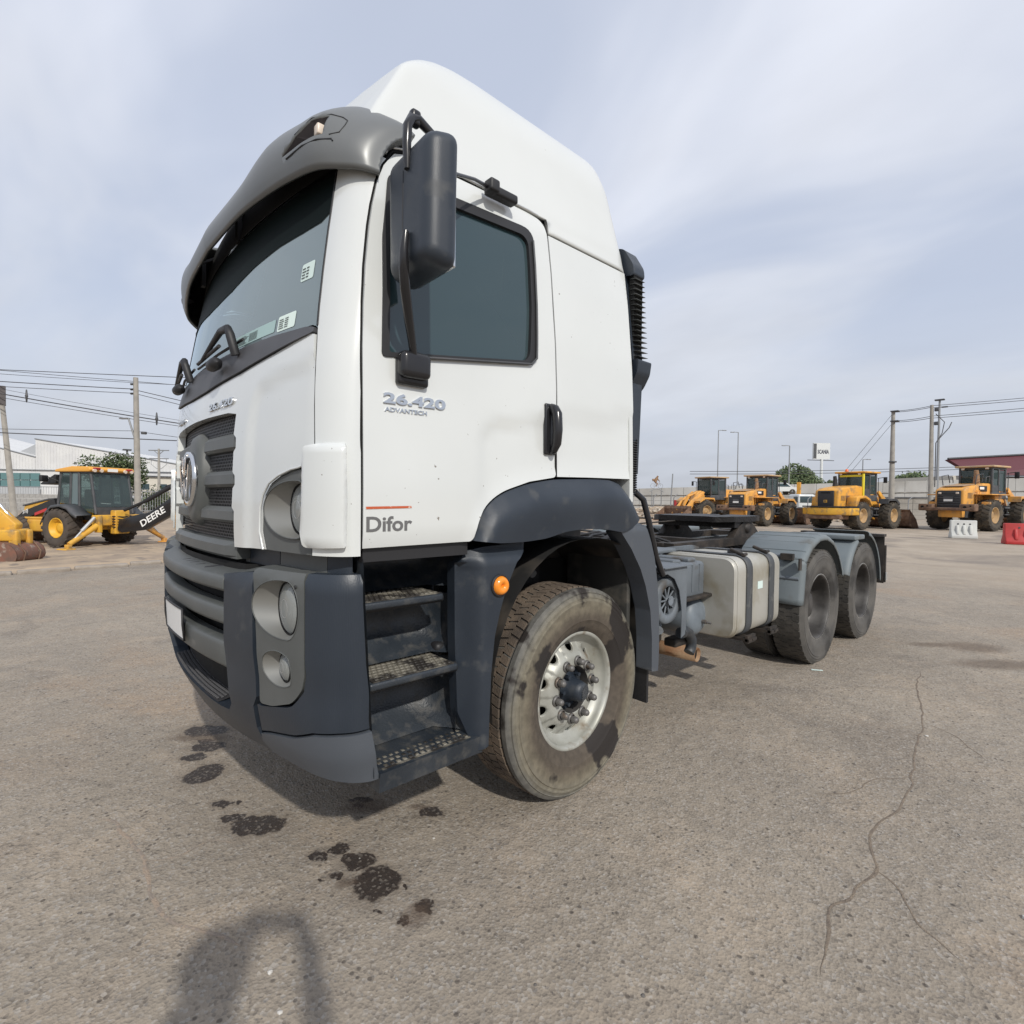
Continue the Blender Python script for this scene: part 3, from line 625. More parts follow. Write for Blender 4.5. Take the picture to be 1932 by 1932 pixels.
# ---- sun visor
PR = {0.0: [(.090, 2.612), (.078, 2.645), (.078, 2.69), (.108, 2.755), (.145, 2.800), (.165, 2.820), (.180, 2.832)],
      .45: [(.106, 2.606), (.094, 2.645), (.096, 2.69), (.125, 2.752), (.160, 2.798), (.182, 2.820), (.200, 2.836)],
      .72: [(.138, 2.598), (.120, 2.645), (.115, 2.705), (.138, 2.775), (.210, 2.855), (.31, 2.930), (.38, 2.955)],
      .90: [(.168, 2.588), (.150, 2.640), (.146, 2.70), (.172, 2.768), (.240, 2.840), (.33, 2.898), (.385, 2.918)],
      1.042: [(.203, 2.575), (.184, 2.63), (.183, 2.69), (.206, 2.757), (.270, 2.815), (.345, 2.858), (.385, 2.865)],
      1.142: [(.262, 2.560), (.250, 2.61), (.255, 2.66), (.285, 2.715), (.33, 2.762), (.385, 2.798), (.430, 2.806)],
      1.188: [(.305, 2.553), (.300, 2.60), (.312, 2.645), (.335, 2.685), (.375, 2.728), (.425, 2.757), (.462, 2.770)],
      1.203: [(.352, 2.552), (.356, 2.59), (.370, 2.63), (.390, 2.665), (.418, 2.695), (.455, 2.722), (.490, 2.745)]}
def catmull(K, V, t):
    K_ = K; k = max(i for i in range(len(K_)) if K_[i] <= t+1e-9); k = min(k, len(K_)-2)
    f_ = (t-K_[k])/(K_[k+1]-K_[k]); h = K_[k+1]-K_[k]
    def sl(i):
        if i == 0: return [0*x for x in V[0]] if K_[0] == 0 and False else [(V[1][q]-V[0][q])/(K_[1]-K_[0]) for q in range(len(V[0]))]
        if i == len(K_)-1: return [(V[i][q]-V[i-1][q])/(K_[i]-K_[i-1]) for q in range(len(V[0]))]
        return [(V[i+1][q]-V[i-1][q])/(K_[i+1]-K_[i-1]) for q in range(len(V[0]))]
    a, c = sl(k), sl(k+1); f2, f3 = f_*f_, f_**3
    return [V[k][q]*(2*f3-3*f2+1)+a[q]*h*(f3-2*f2+f_)+V[k+1][q]*(-2*f3+3*f2)+c[q]*h*(f3-f2) for q in range(len(V[0]))]
KX = sorted(PR); SK = [0, .09, .25, .45, .68, .82, .92, 1.0]        # arc-like parameter for the x stations
def visp(s, t, h=0.):
    sg = -1 if s < 0 else 1; a = abs(s)
    flat = [[KX[i]]+[c for p in PR[KX[i]] for c in p] for i in range(len(KX))]
    kk = [0, .30, .48, .62, .74, .85, .93, 1.0]
    r = catmull(kk, flat, a); x = r[0]; pts = [(r[1+2*i], r[2+2*i]) for i in range(7)]
    q = catmull([i/6 for i in range(7)], pts, t); return Vector((sg*x, q[0], q[1]))
NSV, NTV = 180, 60
RECP = [(.60, .235), (.665, .36), (.72, .46), (.775, .52), (.778, .32), (.72, .275), (.66, .25)]
def pod(s, t):  # marker lamp recess outline (s,t)
    return (t > .50 and t < .72 and .40 < s < .66)
VO = [(-1+2*i/60, 0.) for i in range(61)]+[(1-2*i/60, 1.) for i in range(61)]
visor = patch('sun_visor', VO, lambda u, v, h: tuple(visp(u, v)+Vector((0, -h, h*.3))), VISOR, T, holes=[RECP, [(-a, b_) for a, b_ in reversed(RECP)]], sp=.055, us=6., thick=0, dens_=.045)
visor.data.materials.append(mat('visor_inside_black', (.015, .015, .016), .5))
md = visor.modifiers.new('solid', 'SOLIDIFY'); md.thickness = .014; md.offset = 1.0; md.material_offset = 1; md.material_offset_rim = 0
b = MB(); v = []; f = []
for sg in (-1, 1):
    k0 = len(v)
    for i in range(21):
        p = visp(sg*1., i/20); v += [p, Vector((sg*1.150, p.y+.012, p.z))]
    f += [(k0+2*i, k0+2*i+2, k0+2*i+3, k0+2*i+1) for i in range(20)]
    b = MB(); b.add(v[k0:], [(a-k0, b_-k0, c-k0, d-k0) for a, b_, c, d in f if a >= k0], True); b.build('visor_end_flange', VISOR, visor)
# make sure the outward side is the painted one
c0 = visor.data.polygons[len(visor.data.polygons)//2]
if c0.normal.y > 0 or c0.normal.z < -0.5:
    visor.data.flip_normals()
md.offset = -1.0
for sg in (-1, 1):
    b = MB(); v = []; f = []
    for k, (s_, t_) in enumerate(RECP): v += [visp(sg*s_, t_)+Vector((0, .001, 0)), visp(sg*(s_*.25+.71*.75), t_*.3+.36*.7)+Vector((0, .06, -.01))]
    m_ = len(RECP); f = [(2*k, 2*k+1, (2*k+3) % (2*m_), (2*k+2) % (2*m_)) for k in range(m_)]+[tuple(2*k+1 for k in range(m_))]
    b.add(v, f); b.build('lamp_recess', mat('recess_shadow_grey', (.05, .045, .05), .6), visor)
    p = visp(sg*.745, .36); b = MB(); b.rbox((p.x, p.y+.022, p.z+.004), (.035, .03, .038), .006); b.build('marker_lamp', mat('pale_lamp', (.7, .6, .5), .3), visor)
    b = MB(); b.tube([visp(sg*s, t)+Vector((0, -.0005, .0005)) for s, t in [(.62, .20), (.66, .215), (.70, .235), (.76, .262), (.81, .283), (.815, .262)]], .0028, 5)
    b.tube([visp(sg*s, t)+Vector((0, -.0005, .0005)) for s, t in [(.66, .38), (.72, .48), (.775, .535), (.81, .54), (.828, .52), (.832, .46), (.828, .37), (.80, .325)]], .0020, 5)
    b.build('moulded_line', BLACK, visor)
for x in (-.55, .15):
    b = MB(); b.box((x, .21, 2.78), (.05, .20, .012), rot=Matrix.Rotation(.6, 3, 'X')); b.box((x, .19, 2.70), (.04, .02, .13)); b.build('visor_bracket', BLACK, visor)
# ---- grille
GF = lambda off: (lambda u, z, h: CAB.P(u, z, h+off))
bk_ = [(-.60, 1.21), (.60, 1.21), (.56, 1.80), (-.56, 1.80)]
grille = patch('grille', rnd([(-.57, 1.15), (.57, 1.15), (.56, 1.81), (-.56, 1.81)], .02), GF(-.085), VOID, T, sp=.12, thick=0)
def gbar(x0, x1, z0, z1, d=.055, proud=-.004, ends=.018):
    """horizontal grille bar with chamfered front, from x0 to x1"""
    n = 14; sec = [(z0, -d), (z0, proud-.014), (z0+.012, proud), (z1-.018, proud-.002), (z1, proud-.022), (z1, -d)]
    v = []; f = []
    for i in range(n+1):
        x = x0+(x1-x0)*i/n; e_ = 1.
        if i in (0, n): e_ = 0.
        for (z, o) in sec: v.append(CAB.P(x/1.055, z, o if e_ else min(o, proud-ends)))
    k = len(sec)
    for i in range(n):
        for j in range(k-1): f.append((i*k+j, (i+1)*k+j, (i+1)*k+j+1, i*k+j+1))
    f.append(tuple(range(k))); f.append(tuple(reversed(range(n*k, n*k+k))))
    b = MB(); b.add(v, f); o = b.build('grille_bar', GREY, grille); return o
# outer bars: pairs of bars left and right of the emblem shield, full bars at the bottom
for sg in (1, -1):
    for (z0, z1, xa, xb) in [(1.640, 1.712, .12, .558), (1.492, 1.560, .135, .562), (1.345, 1.410, .09, .562)]:
        gbar(min(sg*xa, sg*xb), max(sg*xa, sg*xb), z0, z1)
gbar(-.585, .585, 1.205, 1.272, proud=.012)
# sloped shield around the emblem
def shieldpt(a, r, off): return (r*math.cos(a), r*math.sin(a), off)
sh = MB(); rings = [(.128, .18, -.060), (.118, .165, -.012), (.110, .150, .008), (.100, .135, .012), (.0, .0, .012)]
cz = 1.532; n = 44; v = []; f = []
def sq(a, rx, rz, k=.0):
    c, s = math.cos(a), math.sin(a); e = 1.; return rx*c*e, rz*s*e
for (rx, rz, o) in rings:
    for i in range(n):
        x, z = sq(2*PI*i/n, rx*1.12, rz*1.28)
        v.append(CAB.P(x/1.055, cz+z, o))
for k in range(len(rings)-1):
    for i in range(n): f.append((k*n+i, k*n+(i+1) % n, (k+1)*n+(i+1) % n, (k+1)*n+i))
sh.add(v, f, True); shield = sh.build('emblem_shield', GREY, grille)
bb_ = shield
# hex mesh strips behind the bars
def hexmesh(x0, x1, z0, z1, off=-.035, s=.0115):
    v = []; f = []; row = 0; z = z0
    while z < z1:
        x = x0+(row % 2)*s*.9
        while x < x1:
            c = len(v)
            for k in range(6):
                a = PI/6+k*PI/3
                for rr in (1.0, .72):
                    px_, pz_ = x+s*rr*math.cos(a)*1.0, z+s*rr*math.sin(a)*.75
                    p = CAB.P(px_/1.055, pz_, off); v.append(p)
            for k in range(6):
                k2 = (k+1) % 6; f.append((c+2*k, c+2*k2, c+2*k2+1, c+2*k+1))
            x += s*1.78
        z += s*1.18; row += 1
    return v, f
hm_ = MB()
for (x0, x1, z0, z1) in [(-.54, .54, 1.715, 1.785), (.12, .55, 1.57, 1.64), (-.55, -.12, 1.57, 1.64), (.12, .555, 1.415, 1.49), (-.555, -.12, 1.415, 1.49), (-.555, .555, 1.275, 1.345)]:
    hm_.add(*hexmesh(x0, x1, z0, z1))
o = hm_.build('grille_mesh', mat('mesh_dark_grey', (.06, .06, .064), .45), grille); o['kind'] = 'stuff'
# emblem: ring with V over W
em = MB(); em.lathe([(-.006, .092), (.012, .092), (.018, .088), (.018, .080), (.010, .076), (-.006, .076)], 'y', (0, 0, 0), 48, close=True)
def stroke(a, c, w_):
    a, c = Vector(a), Vector(c); d = (c-a).normalized(); n2_ = Vector((-d.y, d.x))*w_/2
    q = [a+n2_, a-n2_, c-n2_, c+n2_]; em.add([(p.x, -.004, p.y) for p in q]+[(p.x, -.016, p.y) for p in q], [(0, 1, 2, 3), (7, 6, 5, 4), (0, 4, 5, 1), (1, 5, 6, 2), (2, 6, 7, 3), (3, 7, 4, 0)])
for sg in (1, -1):
    stroke((sg*.030, .074), (sg*.002, .008), .014); stroke((sg*.066, .046), (sg*.030, -.068), .014); stroke((sg*.030, -.066), (sg*.0, -.004), .014)
emb = em.build('maker_emblem', CHROME, grille); p = CAB.P(0, cz, .022); emb.location = (p[0], p[1]-.0, p[2]); emb.scale = (1.35, 1.2, 1.38)
b = MB(); b.lathe([(0, .0), (0, .105)], 'y', (0, 0, 0), 40); o = b.build('emblem_ground', mat('emblem_dark', (.06, .06, .065), .3), grille); o.location = (p[0], p[1]-.002, p[2]); o.scale = (1, 1, 1.1)
# front lettering
ff_ = lambda u, v, h: CAB.P((.238+u)/1.055, 1.822+v, h+.005)
lettering('front_model_number', '26.420', .042, ff_, CHROME, hood, bold=.001, depth=.006, width=.29)
ff_ = lambda u, v, h: CAB.P((-.50+u)/1.055, 1.822+v, h+.005)
lettering('front_maker_name', 'Volkswagen', .030, ff_, CHROME, hood, bold=.0006, depth=.006, width=.24)
# ---- headlamps
def lampset(S, parent, u0, z0, ru, rz, depth, lr, nm, shift=(.055, 0)):
    """bowl from an ellipse on the skin back to a round lens; returns nothing"""
    for sg in (1, -1):
        n = 40; v = []; rings_ = 6
        rim = [Vector(S.P(u, z, .002)) for u, z in ell(u0, z0, ru, rz, n)]
        cen = sum(rim, Vector())/n; lc = cen+Vector((shift[0], depth, shift[1]))
        lensr = []
        for i in range(n):
            a = 2*PI*i/n; lensr.append(lc+Vector((lr*math.cos(a), .0, lr*math.sin(a))))
        for k in range(rings_+1):
            t = k/rings_
            for i in range(n): v.append(rim[i].lerp(lensr[i], t))
        f = [(k*n+i, k*n+(i+1) % n, (k+1)*n+(i+1) % n, (k+1)*n+i) for k in range(rings_) for i in range(n)]
        b = MB(); b.add([(sg*p.x, p.y, p.z) for p in v], f, True); b.build(nm+'_bowl', SILV, parent)
        b = MB(); b.tube([(sg*p.x, p.y, p.z) for p in rim], .0022, 6, closed=True); b.build(nm+'_rim', GREY, parent)
        b = MB(); b.lathe([(-.018, .0), (-.016, lr*.5), (-.008, lr*.85), (.0, lr*.985)], 'y', (sg*lc.x, lc.y, lc.z), 32); b.build(nm+'_lens', LENS, parent)
        b = MB(); b.tube([(sg*lc.x+lr*1.01*math.cos(2*PI*k/40), lc.y-.003, lc.z+lr*1.01*math.sin(2*PI*k/40)) for k in range(40)], .0035, 6, closed=True); b.build(nm+'_ring', VOID, parent)
        for rr3 in (.35, .68): b = MB(); b.tube([(sg*lc.x+lr*rr3*math.cos(2*PI*k/32), lc.y-.0175+.016*rr3**2, lc.z+lr*rr3*math.sin(2*PI*k/32)) for k in range(32)], .0016, 5, closed=True); b.build(nm+'_lens_rib', STRIP, parent)
        b = MB(); b.lathe([(.045, .0), (.040, lr*.4), (.02, lr*.8), (.004, lr*.97)], 'y', (sg*lc.x, lc.y, lc.z), 32); b.build(nm+'_reflector', REFL, parent)
hb = [(.792, 1.262), (.764, 1.327), (.764, 1.415), (.782, 1.458), (.818, 1.497), (.878, 1.523), (.955, 1.543), (1.07, 1.556), (1.212, 1.568), (1.212, 1.262)]
HL = ell(.965, 1.411, .185, .099, 40)
for sg in (1, -1):
    g = (lambda s_: (lambda u, z, h: (lambda p: (s_*p[0], p[1], p[2]))(CAB.P(u, z, h-.006))))(sg)
    hbz = patch('headlamp_surround', hb, g, GREY, T, holes=[HL], sp=.035, thick=.03, us=1.0)
    if sg == 1: lampset(CAB, hbz, .965, 1.411, .185, .099, .045, .088, 'headlamp', (.0, 0))
# thin bright lip on the panel edge around the surround
for sg in (1, -1):
    b = MB(); b.tube([(sg*CAB.P(u, z, .003)[0], CAB.P(u, z, .003)[1], z) for u, z in dens(bez[:-1], .03, False)], .0045, 6); b.build('panel_lip', WHITE, hood)
# ---- wipers
def wiper(x0, parent):
    b = MB(); q = lambda x, z, o: CAB.P(x/1.055, z, o)
    b.tube([q(x0, 2.02, .02), q(x0, 2.10, .055), q(x0-.02, 2.125, .06), q(x0-.10, 2.13, .06), q(x0-.2, 2.10, .055), q(x0-.34, 2.055, .05)], [.018, .018, .016, .014, .011, .008], 8)
    b.tube([q(x0-.12, 2.075, .05), q(x0-.30, 2.065, .045), q(x0-.52, 2.075, .03)], .008, 6)
    b.tube([q(x0+.05, 2.075, .02), q(x0-.2, 2.06, .025), q(x0-.6, 2.07, .012)], .006, 6)
    b.lathe([(-.07, .0), (-.065, .015), (-.03, .024), (.03, .026), (.055, .020), (.065, .0)], 'x', q(x0-.15, 2.0, .05), 20)
    b.build('wiper', BLACK, parent)
wiper(.52, cowl); wiper(-.18, cowl)
# ---- near mirror
mir = MB(); yaw = Matrix.Rotation(math.radians(-2), 3, 'Z')
bm = bmesh.new(); bmesh.ops.create_cube(bm, size=1.)
for q in bm.verts: q.co = Vector((q.co.x*.300, q.co.y*.112, q.co.z*.42))
for q in bm.verts:
    if q.co.y < 0: q.co.x *= .90; q.co.z *= .90
    if q.co.z < 0: q.co.x *= .93
bmesh.ops.bevel(bm, geom=list(bm.edges), offset=.046, segments=8, affect='EDGES', profile=.55)
bm.verts.ensure_lookup_table(); mir.add([yaw @ q.co for q in bm.verts], [tuple(x.index for x in p.verts) for p in bm.faces], True); bm.free()
mh = mir.build('mirror_housing', NAVY, T); MC = Vector((1.390, .398, 2.362)); mh.location = MC
b = MB(); b.rbox((0, .056, 0), (.225, .012, .38), .006, rot=yaw); b.build('mirror_glass', CHROME, mh)
b = MB(); bz = lambda p: (Vector(p)-MC)
b.tube([bz(p) for p in [(1.272, .450, 1.93), (1.290, .430, 1.98), (1.325, .395, 2.045), (1.375, .352, 2.115), (1.402, .330, 2.165), (1.412, .324, 2.215), (1.412, .330, 2.275)]], [.013, .014, .016, .017, .016, .014, .010], 12)
b.build('mirror_lower_arm', BLACKG, mh)
b = MB(); b.tube([bz(p) for p in [(1.405, .338, 2.47), (1.405, .336, 2.54), (1.405, .338, 2.60), (1.40, .355, 2.635), (1.395, .385, 2.645), (1.41, .43, 2.61), (1.42, .45, 2.56)]], [.010, .014, .015, .015, .015, .013, .012], 12)
b.rbox(bz((1.392, .372, 2.645)), (.03, .035, .05), .01)
b.tube([bz(p) for p in [(1.41, .44, 2.50), (1.33, .56, 2.585), (1.25, .72, 2.665), (1.195, .835, 2.705)]], [.0065, .0065, .0065, .008], 8)
b.build('mirror_upper_arm', BLACKG, mh)
b = MB(); b.tube([bz((1.372, .3425, 2.20)), bz((1.372, .3425, 2.35)), bz((1.374, .3425, 2.48))], .0018, 5); b.build('moulding_seam', BLACK, mh)
# far mirror
mh2 = copy_tree(mh, T); mh2.location = (-MC.x-.02, MC.y, MC.z); mh2.scale = (-1, 1, 1)
# ---- rear air intake tower
b = MB()
b.prism(rnd([(1.085, 2.82), (1.14, 2.80), (1.20, 2.70), (1.205, 2.645), (1.10, 2.66)], .02), .10, lambda u, v, h: (u, 1.82+h, v))
b.prism([(1.10, 2.66), (1.15, 2.66), (1.205, 2.22), (1.205, 2.05), (1.19, 1.60), (1.14, 1.60), (1.14, 2.2)], .09, lambda u, v, h: (u, 1.82+h, v))
b.prism(rnd([(1.17, 2.20), (1.245, 2.20), (1.235, 2.13), (1.20, 2.07), (1.17, 2.04)], .015), .12, lambda u, v, h: (u, 1.82+h, v))
it_ = b.build('air_intake_tower', NAVY, T)
b = MB(); b.box((1.182, 1.875, 2.42), (.028, .08, .46)); b.build('intake_core', VOID, it_)
for k in range(16):
    z = 2.22+k*.0275; t = k/15
    b = MB(); b.box((1.218-.028*t, 1.875, z), (.036, .085, .002), rot=Matrix.Rotation(.15, 3, 'Y')); b.build('intake_slat', GREY, it_)
# spring hose below it
b = MB(); pts = []
for i in range(260):
    a = i*.55; pts.append((1.19+.022*math.cos(a), 1.86+.022*math.sin(a), 1.78-.0011*i))
b.tube(pts, .004, 5); b.build('coiled_air_hose', BLACK, T)
b = MB(); b.tube([(1.21, 1.86, 1.50), (1.235, 1.90, 1.46), (1.25, 1.93, 1.35), (1.255, 2.00, 1.15), (1.25, 2.08, 1.04)], .017, 10); b.build('black_hose', BLACKG, T)
# ---- front bumper
def bumf(sg=1, off=0.): return lambda u, z, h: (lambda p: (sg*p[0], p[1], p[2]))(BUM.P(u, z, h+off))
def bumlip(sg, off=0., zt=1.205, dz=.03):
    # rounds the top edge backwards
    def f(u, z, h):
        o = off
        if z > zt-dz: t = (z-(zt-dz))/dz; o -= .022*t*t
        p = BUM.P(u, z, h+o); return (sg*p[0], p[1], p[2])
    return f
bumper = MB(); v = []; f = []
us2 = [-1.7+3.4*i/22 for i in range(23)]
# dark inner body a little behind the skin
for z in (.50, .60, 1.15, 1.19):
    for u in us2: v.append(BUM.P(u, z, -.075 if abs(u) < .74 else -.18))
for i in range(3):
    for j in range(22): a = i*23+j; f.append((a, a+1, a+24, a+23))
bumper.add(v, f); bmp = bumper.build('front_bumper', VOID, T)
# centre section: grey bars
def bbar(z0, z1, u1=.585, m=GREY, off=.0, nm='bumper_bar', d=.07, tuck=0.):
    poly = [(-u1, z0), (u1, z0), (u1, z1), (-u1, z1)]
    n = 22; sec = [(z0, -d-tuck), (z0, -.012-tuck), (z0+.014, off-tuck), (z1-.020, off), (z1-.006, off-.006), (z1, off-.022), (z1, -d)]
    v = []; f = []; k = len(sec)
    for i in range(n+1):
        u = -u1+2*u1*i/n
        for (z, o_) in sec: v.append(BUM.P(u, z, o_))
    for i in range(n):
        for j in range(k-1): f.append((i*k+j, (i+1)*k+j, (i+1)*k+j+1, i*k+j+1))
    f += [tuple(range(k)), tuple(reversed(range(n*k, n*k+k)))]
    b = MB(); b.add(v, f); o = b.build(nm, m, bmp); bevel(o, .004, 2, 25); return o
bbar(1.085, 1.150, .600, off=.004); bbar(.957, 1.030, .600); bbar(.785, .895, .598)
for x in (-.62, -.42, .42) if False else (-.43, .0, .43): pass
# chin with perforated step
chin = [(-.9, .49), (-.6, .478), (-.3, .462), (0, .455), (.3, .462), (.6, .478), (.80, .505), (.765, .56), (.72, .60)]
def chinfn(u, z, h):
    t = sstep(z, .62, .44); r_ = max(0., (z-1.14)/.04); return BUM.P(u, z, h-.02*t-.02*r_*r_)
cp = [(-.79, .515), (-.5, .488), (0, .462), (.5, .488), (.79, .515), (.765, .60), (.78, .69), (.805, .73), (.80, 1.184), (.60, 1.158), (.60, 1.148), (.605, 1.148), (.602, 1.04), (.60, .93), (.602, .79), (.605, .70), (.598, .65), (.555, .61), (.47, .600), (.36, .597), (.2, .602), (0, .605)]
half = cp[4:]+[]
full = [(-.79, .515), (-.5, .488), (0, .462), (.5, .488)]+half+[(-a, b_) for a, b_ in reversed(half[:-1])][:-1]
patch('bumper_centre_shell', full, lambda u, z, h: chinfn(u, z, h), NAVY, bmp, sp=.035, thick=.07, us=1.05)
# posts between the slots (grey) at the left of the openings and below the cab
b = MB()
for z0, z1 in ((1.03, 1.085), (.895, .957), (.66, .785)):
    for sg in (-1, 1):
        v = [BUM.P(sg*u, z, o_) for z in (z0, z1) for u in (.36, .42) for o_ in (-.03, -.07)]
        b.add(v, [(0, 2, 3, 1), (4, 5, 7, 6), (0, 4, 6, 2), (1, 3, 7, 5), (0, 1, 5, 4), (2, 6, 7, 3)])
#b.build('bumper_post', GREY, bmp)
b = MB(); v = []; f = []
for i in range(15):
    u = -.42+.84*i/14
    v.append(BUM.P(u, .600, -.006)); v.append(BUM.P(u, .612, -.10))
for i in range(14): f.append((2*i, 2*i+2, 2*i+3, 2*i+1))
b.add(v, f); b.build('bumper_step', mat('black_step_mesh', (.03, .03, .032), .6), bmp)
b = MB()
for r_ in range(5):
    for i in range(48):
        u = -.41+.82*(i+.5*(r_ % 2))/48; p = BUM.P(u, .606+.002*r_, -.016-.016*r_)
        b.box((p[0], p[1], p[2]+.003), (.007, .009, .006))
o = b.build('step_studs', mat('step_stud_grey', (.10, .10, .105), .5), bmp); o['kind'] = 'stuff'
# number plate (blank face, the photo has it covered)
b = MB(); v = []; f = []
for i in range(7):
    u = -.02+.36*i/6
    for z in (.825, .962): v.append(BUM.P(u*1.0-.13, z, .012+.004))
for i in range(6): f.append((2*i, 2*i+2, 2*i+3, 2*i+1))
b.add(v, f); pl = b.build('number_plate', mat('plate_white', (.78, .78, .76), .4), bmp)
b = MB(); b.tube([BUM.P(u, z, .016) for u, z in dens([(-.15, .825), (.21, .825), (.21, .962), (-.15, .962)], .05)], .005, 6, closed=True); b.build('plate_border', BLACK, bmp)
# top ledge and recessed band under the cab
b = MB(); v = []; f = []
for i in range(49):
    u = -1.93+3.86*i/48
    zt = 1.150+.038*sstep(abs(u), .58, .82)
    for (z, o_) in ((zt, -.018), (zt+.012, -.06), (zt+.016, -.10)): v.append(BUM.P(u, z, o_))
for i in range(48):
    for j in range(2): f.append((i*3+j, i*3+3+j, i*3+4+j, i*3+1+j))
b.add(v, f, True); b.build('bumper_ledge', GREY, bmp)
b = MB()
for (u0, u1) in ((.40, .60), (-.60, -.40)):
    pass
patch('upper_void', [(-1.0, 1.08), (1.0, 1.08), (1.0, 1.30), (-1.0, 1.30)], lambda u, z, h: CAB.P(u, z, h-.11), VOID, bmp, sp=.1, thick=0)
band_ = lambda u0, u1, m, nm: patch(nm, [(u0, 1.19), (u1, 1.19), (u1, 1.262), (u0, 1.262)], lambda u, z, h: CAB.P(u, z, h-.055), m, bmp, sp=.06, thick=.02)
band_(.56, .795, NAVY, 'upper_band'); band_(.80, 1.28, GREY, 'upper_band'); band_(1.29, 2.0, NAVY, 'upper_band')
band_(-.795, -.56, NAVY, 'upper_band'); band_(-2.0, -.80, NAVY, 'upper_band'); band_(.52, .555, GREY, 'upper_band'); band_(-.44, -.38, GREY, 'upper_band')
# black grooves on the ledge
for k, x in enumerate((.02, .09, .16, .25, .37)):
    b = MB(); q0 = BUM.P(x-.03, 1.152, -.035); q1 = BUM.P(x+.06, 1.162, -.085)
    b.tube([q0, ((q0[0]+q1[0])/2, (q0[1]+q1[1])/2-.004, q0[2]+.008), q1], .0035 if k < 4 else .006, 6); b.build('ledge_groove', BLACK, bmp)
# lamp module
mo = rnd([(.808, 1.200), (.830, .935), (.830, .715), (.905, .722), (.975, .745), (1.07, .775), (1.155, .812), (1.205, .862), (1.212, .95), (1.212, 1.200)], .02, 4)
HL2 = ell(.972, 1.070, .170, .101, 40); HL3 = ell(.942, .862, .086, .063, 32)
for sg in (1, -1):
    md_ = patch('lamp_module', mo, bumlip(sg, .002), GREY, bmp, holes=[HL2, HL3], sp=.035, thick=.04, us=1.05)
    dk = [(1.222, 1.200), (1.222, .86), (1.17, .803), (1.08, .766), (.98, .734), (.84, .706), (.815, .706), (.800, .56), (.815, .600), (.83, .612), (1.0, .642), (1.28, .672), (1.6, .680), (2.015, .682), (2.015, .9), (1.995, 1.200)]
    dk = [(1.222, 1.200), (1.222, .86), (1.17, .803), (1.08, .766), (.98, .734), (.84, .706), (.812, .706), (.800, .60), (.86, .616), (1.0, .642), (1.28, .672), (1.6, .680), (2.015, .682), (2.012, .9), (1.995, 1.200)]
    patch('bumper_corner', dk, bumlip(sg), NAVYS, bmp, sp=.035, thick=.04, us=.8)
    ec_ = [(.800, .590), (.86, .606), (1.0, .632), (1.28, .662), (1.6, .670), (2.018, .672), (2.022, .49), (1.58, .497), (1.175, .503), (.80, .508), (.775, .55)]
    mu = mat('bumper_end_grey', (.075, .085, .10), .5, bump=.1, bscale=400., dirt=(.14, .14, .15), dscale=6., dmix=(.6, .8))
    def ecf(sg_): 
        def f(u, z, h):
            t = sstep(z, .60, .50)
            p = BUM.P(u, z, h+.006-.020*t); return (sg_*p[0], p[1], p[2])
        return f
    patch('bumper_end_cap', ec_, ecf(sg), mu, bmp, sp=.035, thick=.05, us=.8)
    if sg == 1:
        lampset(BUM, md_, .972, 1.070, .170, .101, .038, .090, 'main_lamp', (-.0, -.002)); lampset(BUM, md_, .942, .862, .086, .063, .030, .050, 'fog_lamp', (.0, 0))
        b = MB(); p = BUM.P(1.11, 1.155, .003); b.cyl(p, (p[0], p[1]-.004, p[2]), .006, 12); b.build('small_screw_hole', BLACK, md_)
# dark block between module and openings, behind grille slots
b = MB(); b.box((0, .30, .86), (1.9, .05, .66)); b.build('radiator_block', VOID, T)
b = MB(); b.box((.16, .22, 1.20), (.03, .05, .07)); b.box((.05, .24, 1.20), (.06, .04, .05)); b.build('front_latch', MGREY, T)
# ---- steps
st = MB(); st.box((.98, .57, .86), (.02, .66, .80)); 
v = []; f = []
# recess back: leaning panel from bottom (x 1.02) to the top (x .82)
stp = MB(); stp.add([(.93, .32, .50), (.93, .80, .50), (.86, .80, 1.25), (.86, .32, 1.25)], [(0, 1, 2, 3)])
stp.add([(1.24, .325, .50), (.80, .325, .50), (.80, .29, 1.25), (1.22, .29, 1.25)], [(0, 1, 2, 3)])
stp.add([(.86, .30, 1.25), (.86, 1.0, 1.25), (1.19, 1.0, 1.262), (1.19, .30, 1.262)], [(0, 1, 2, 3)])
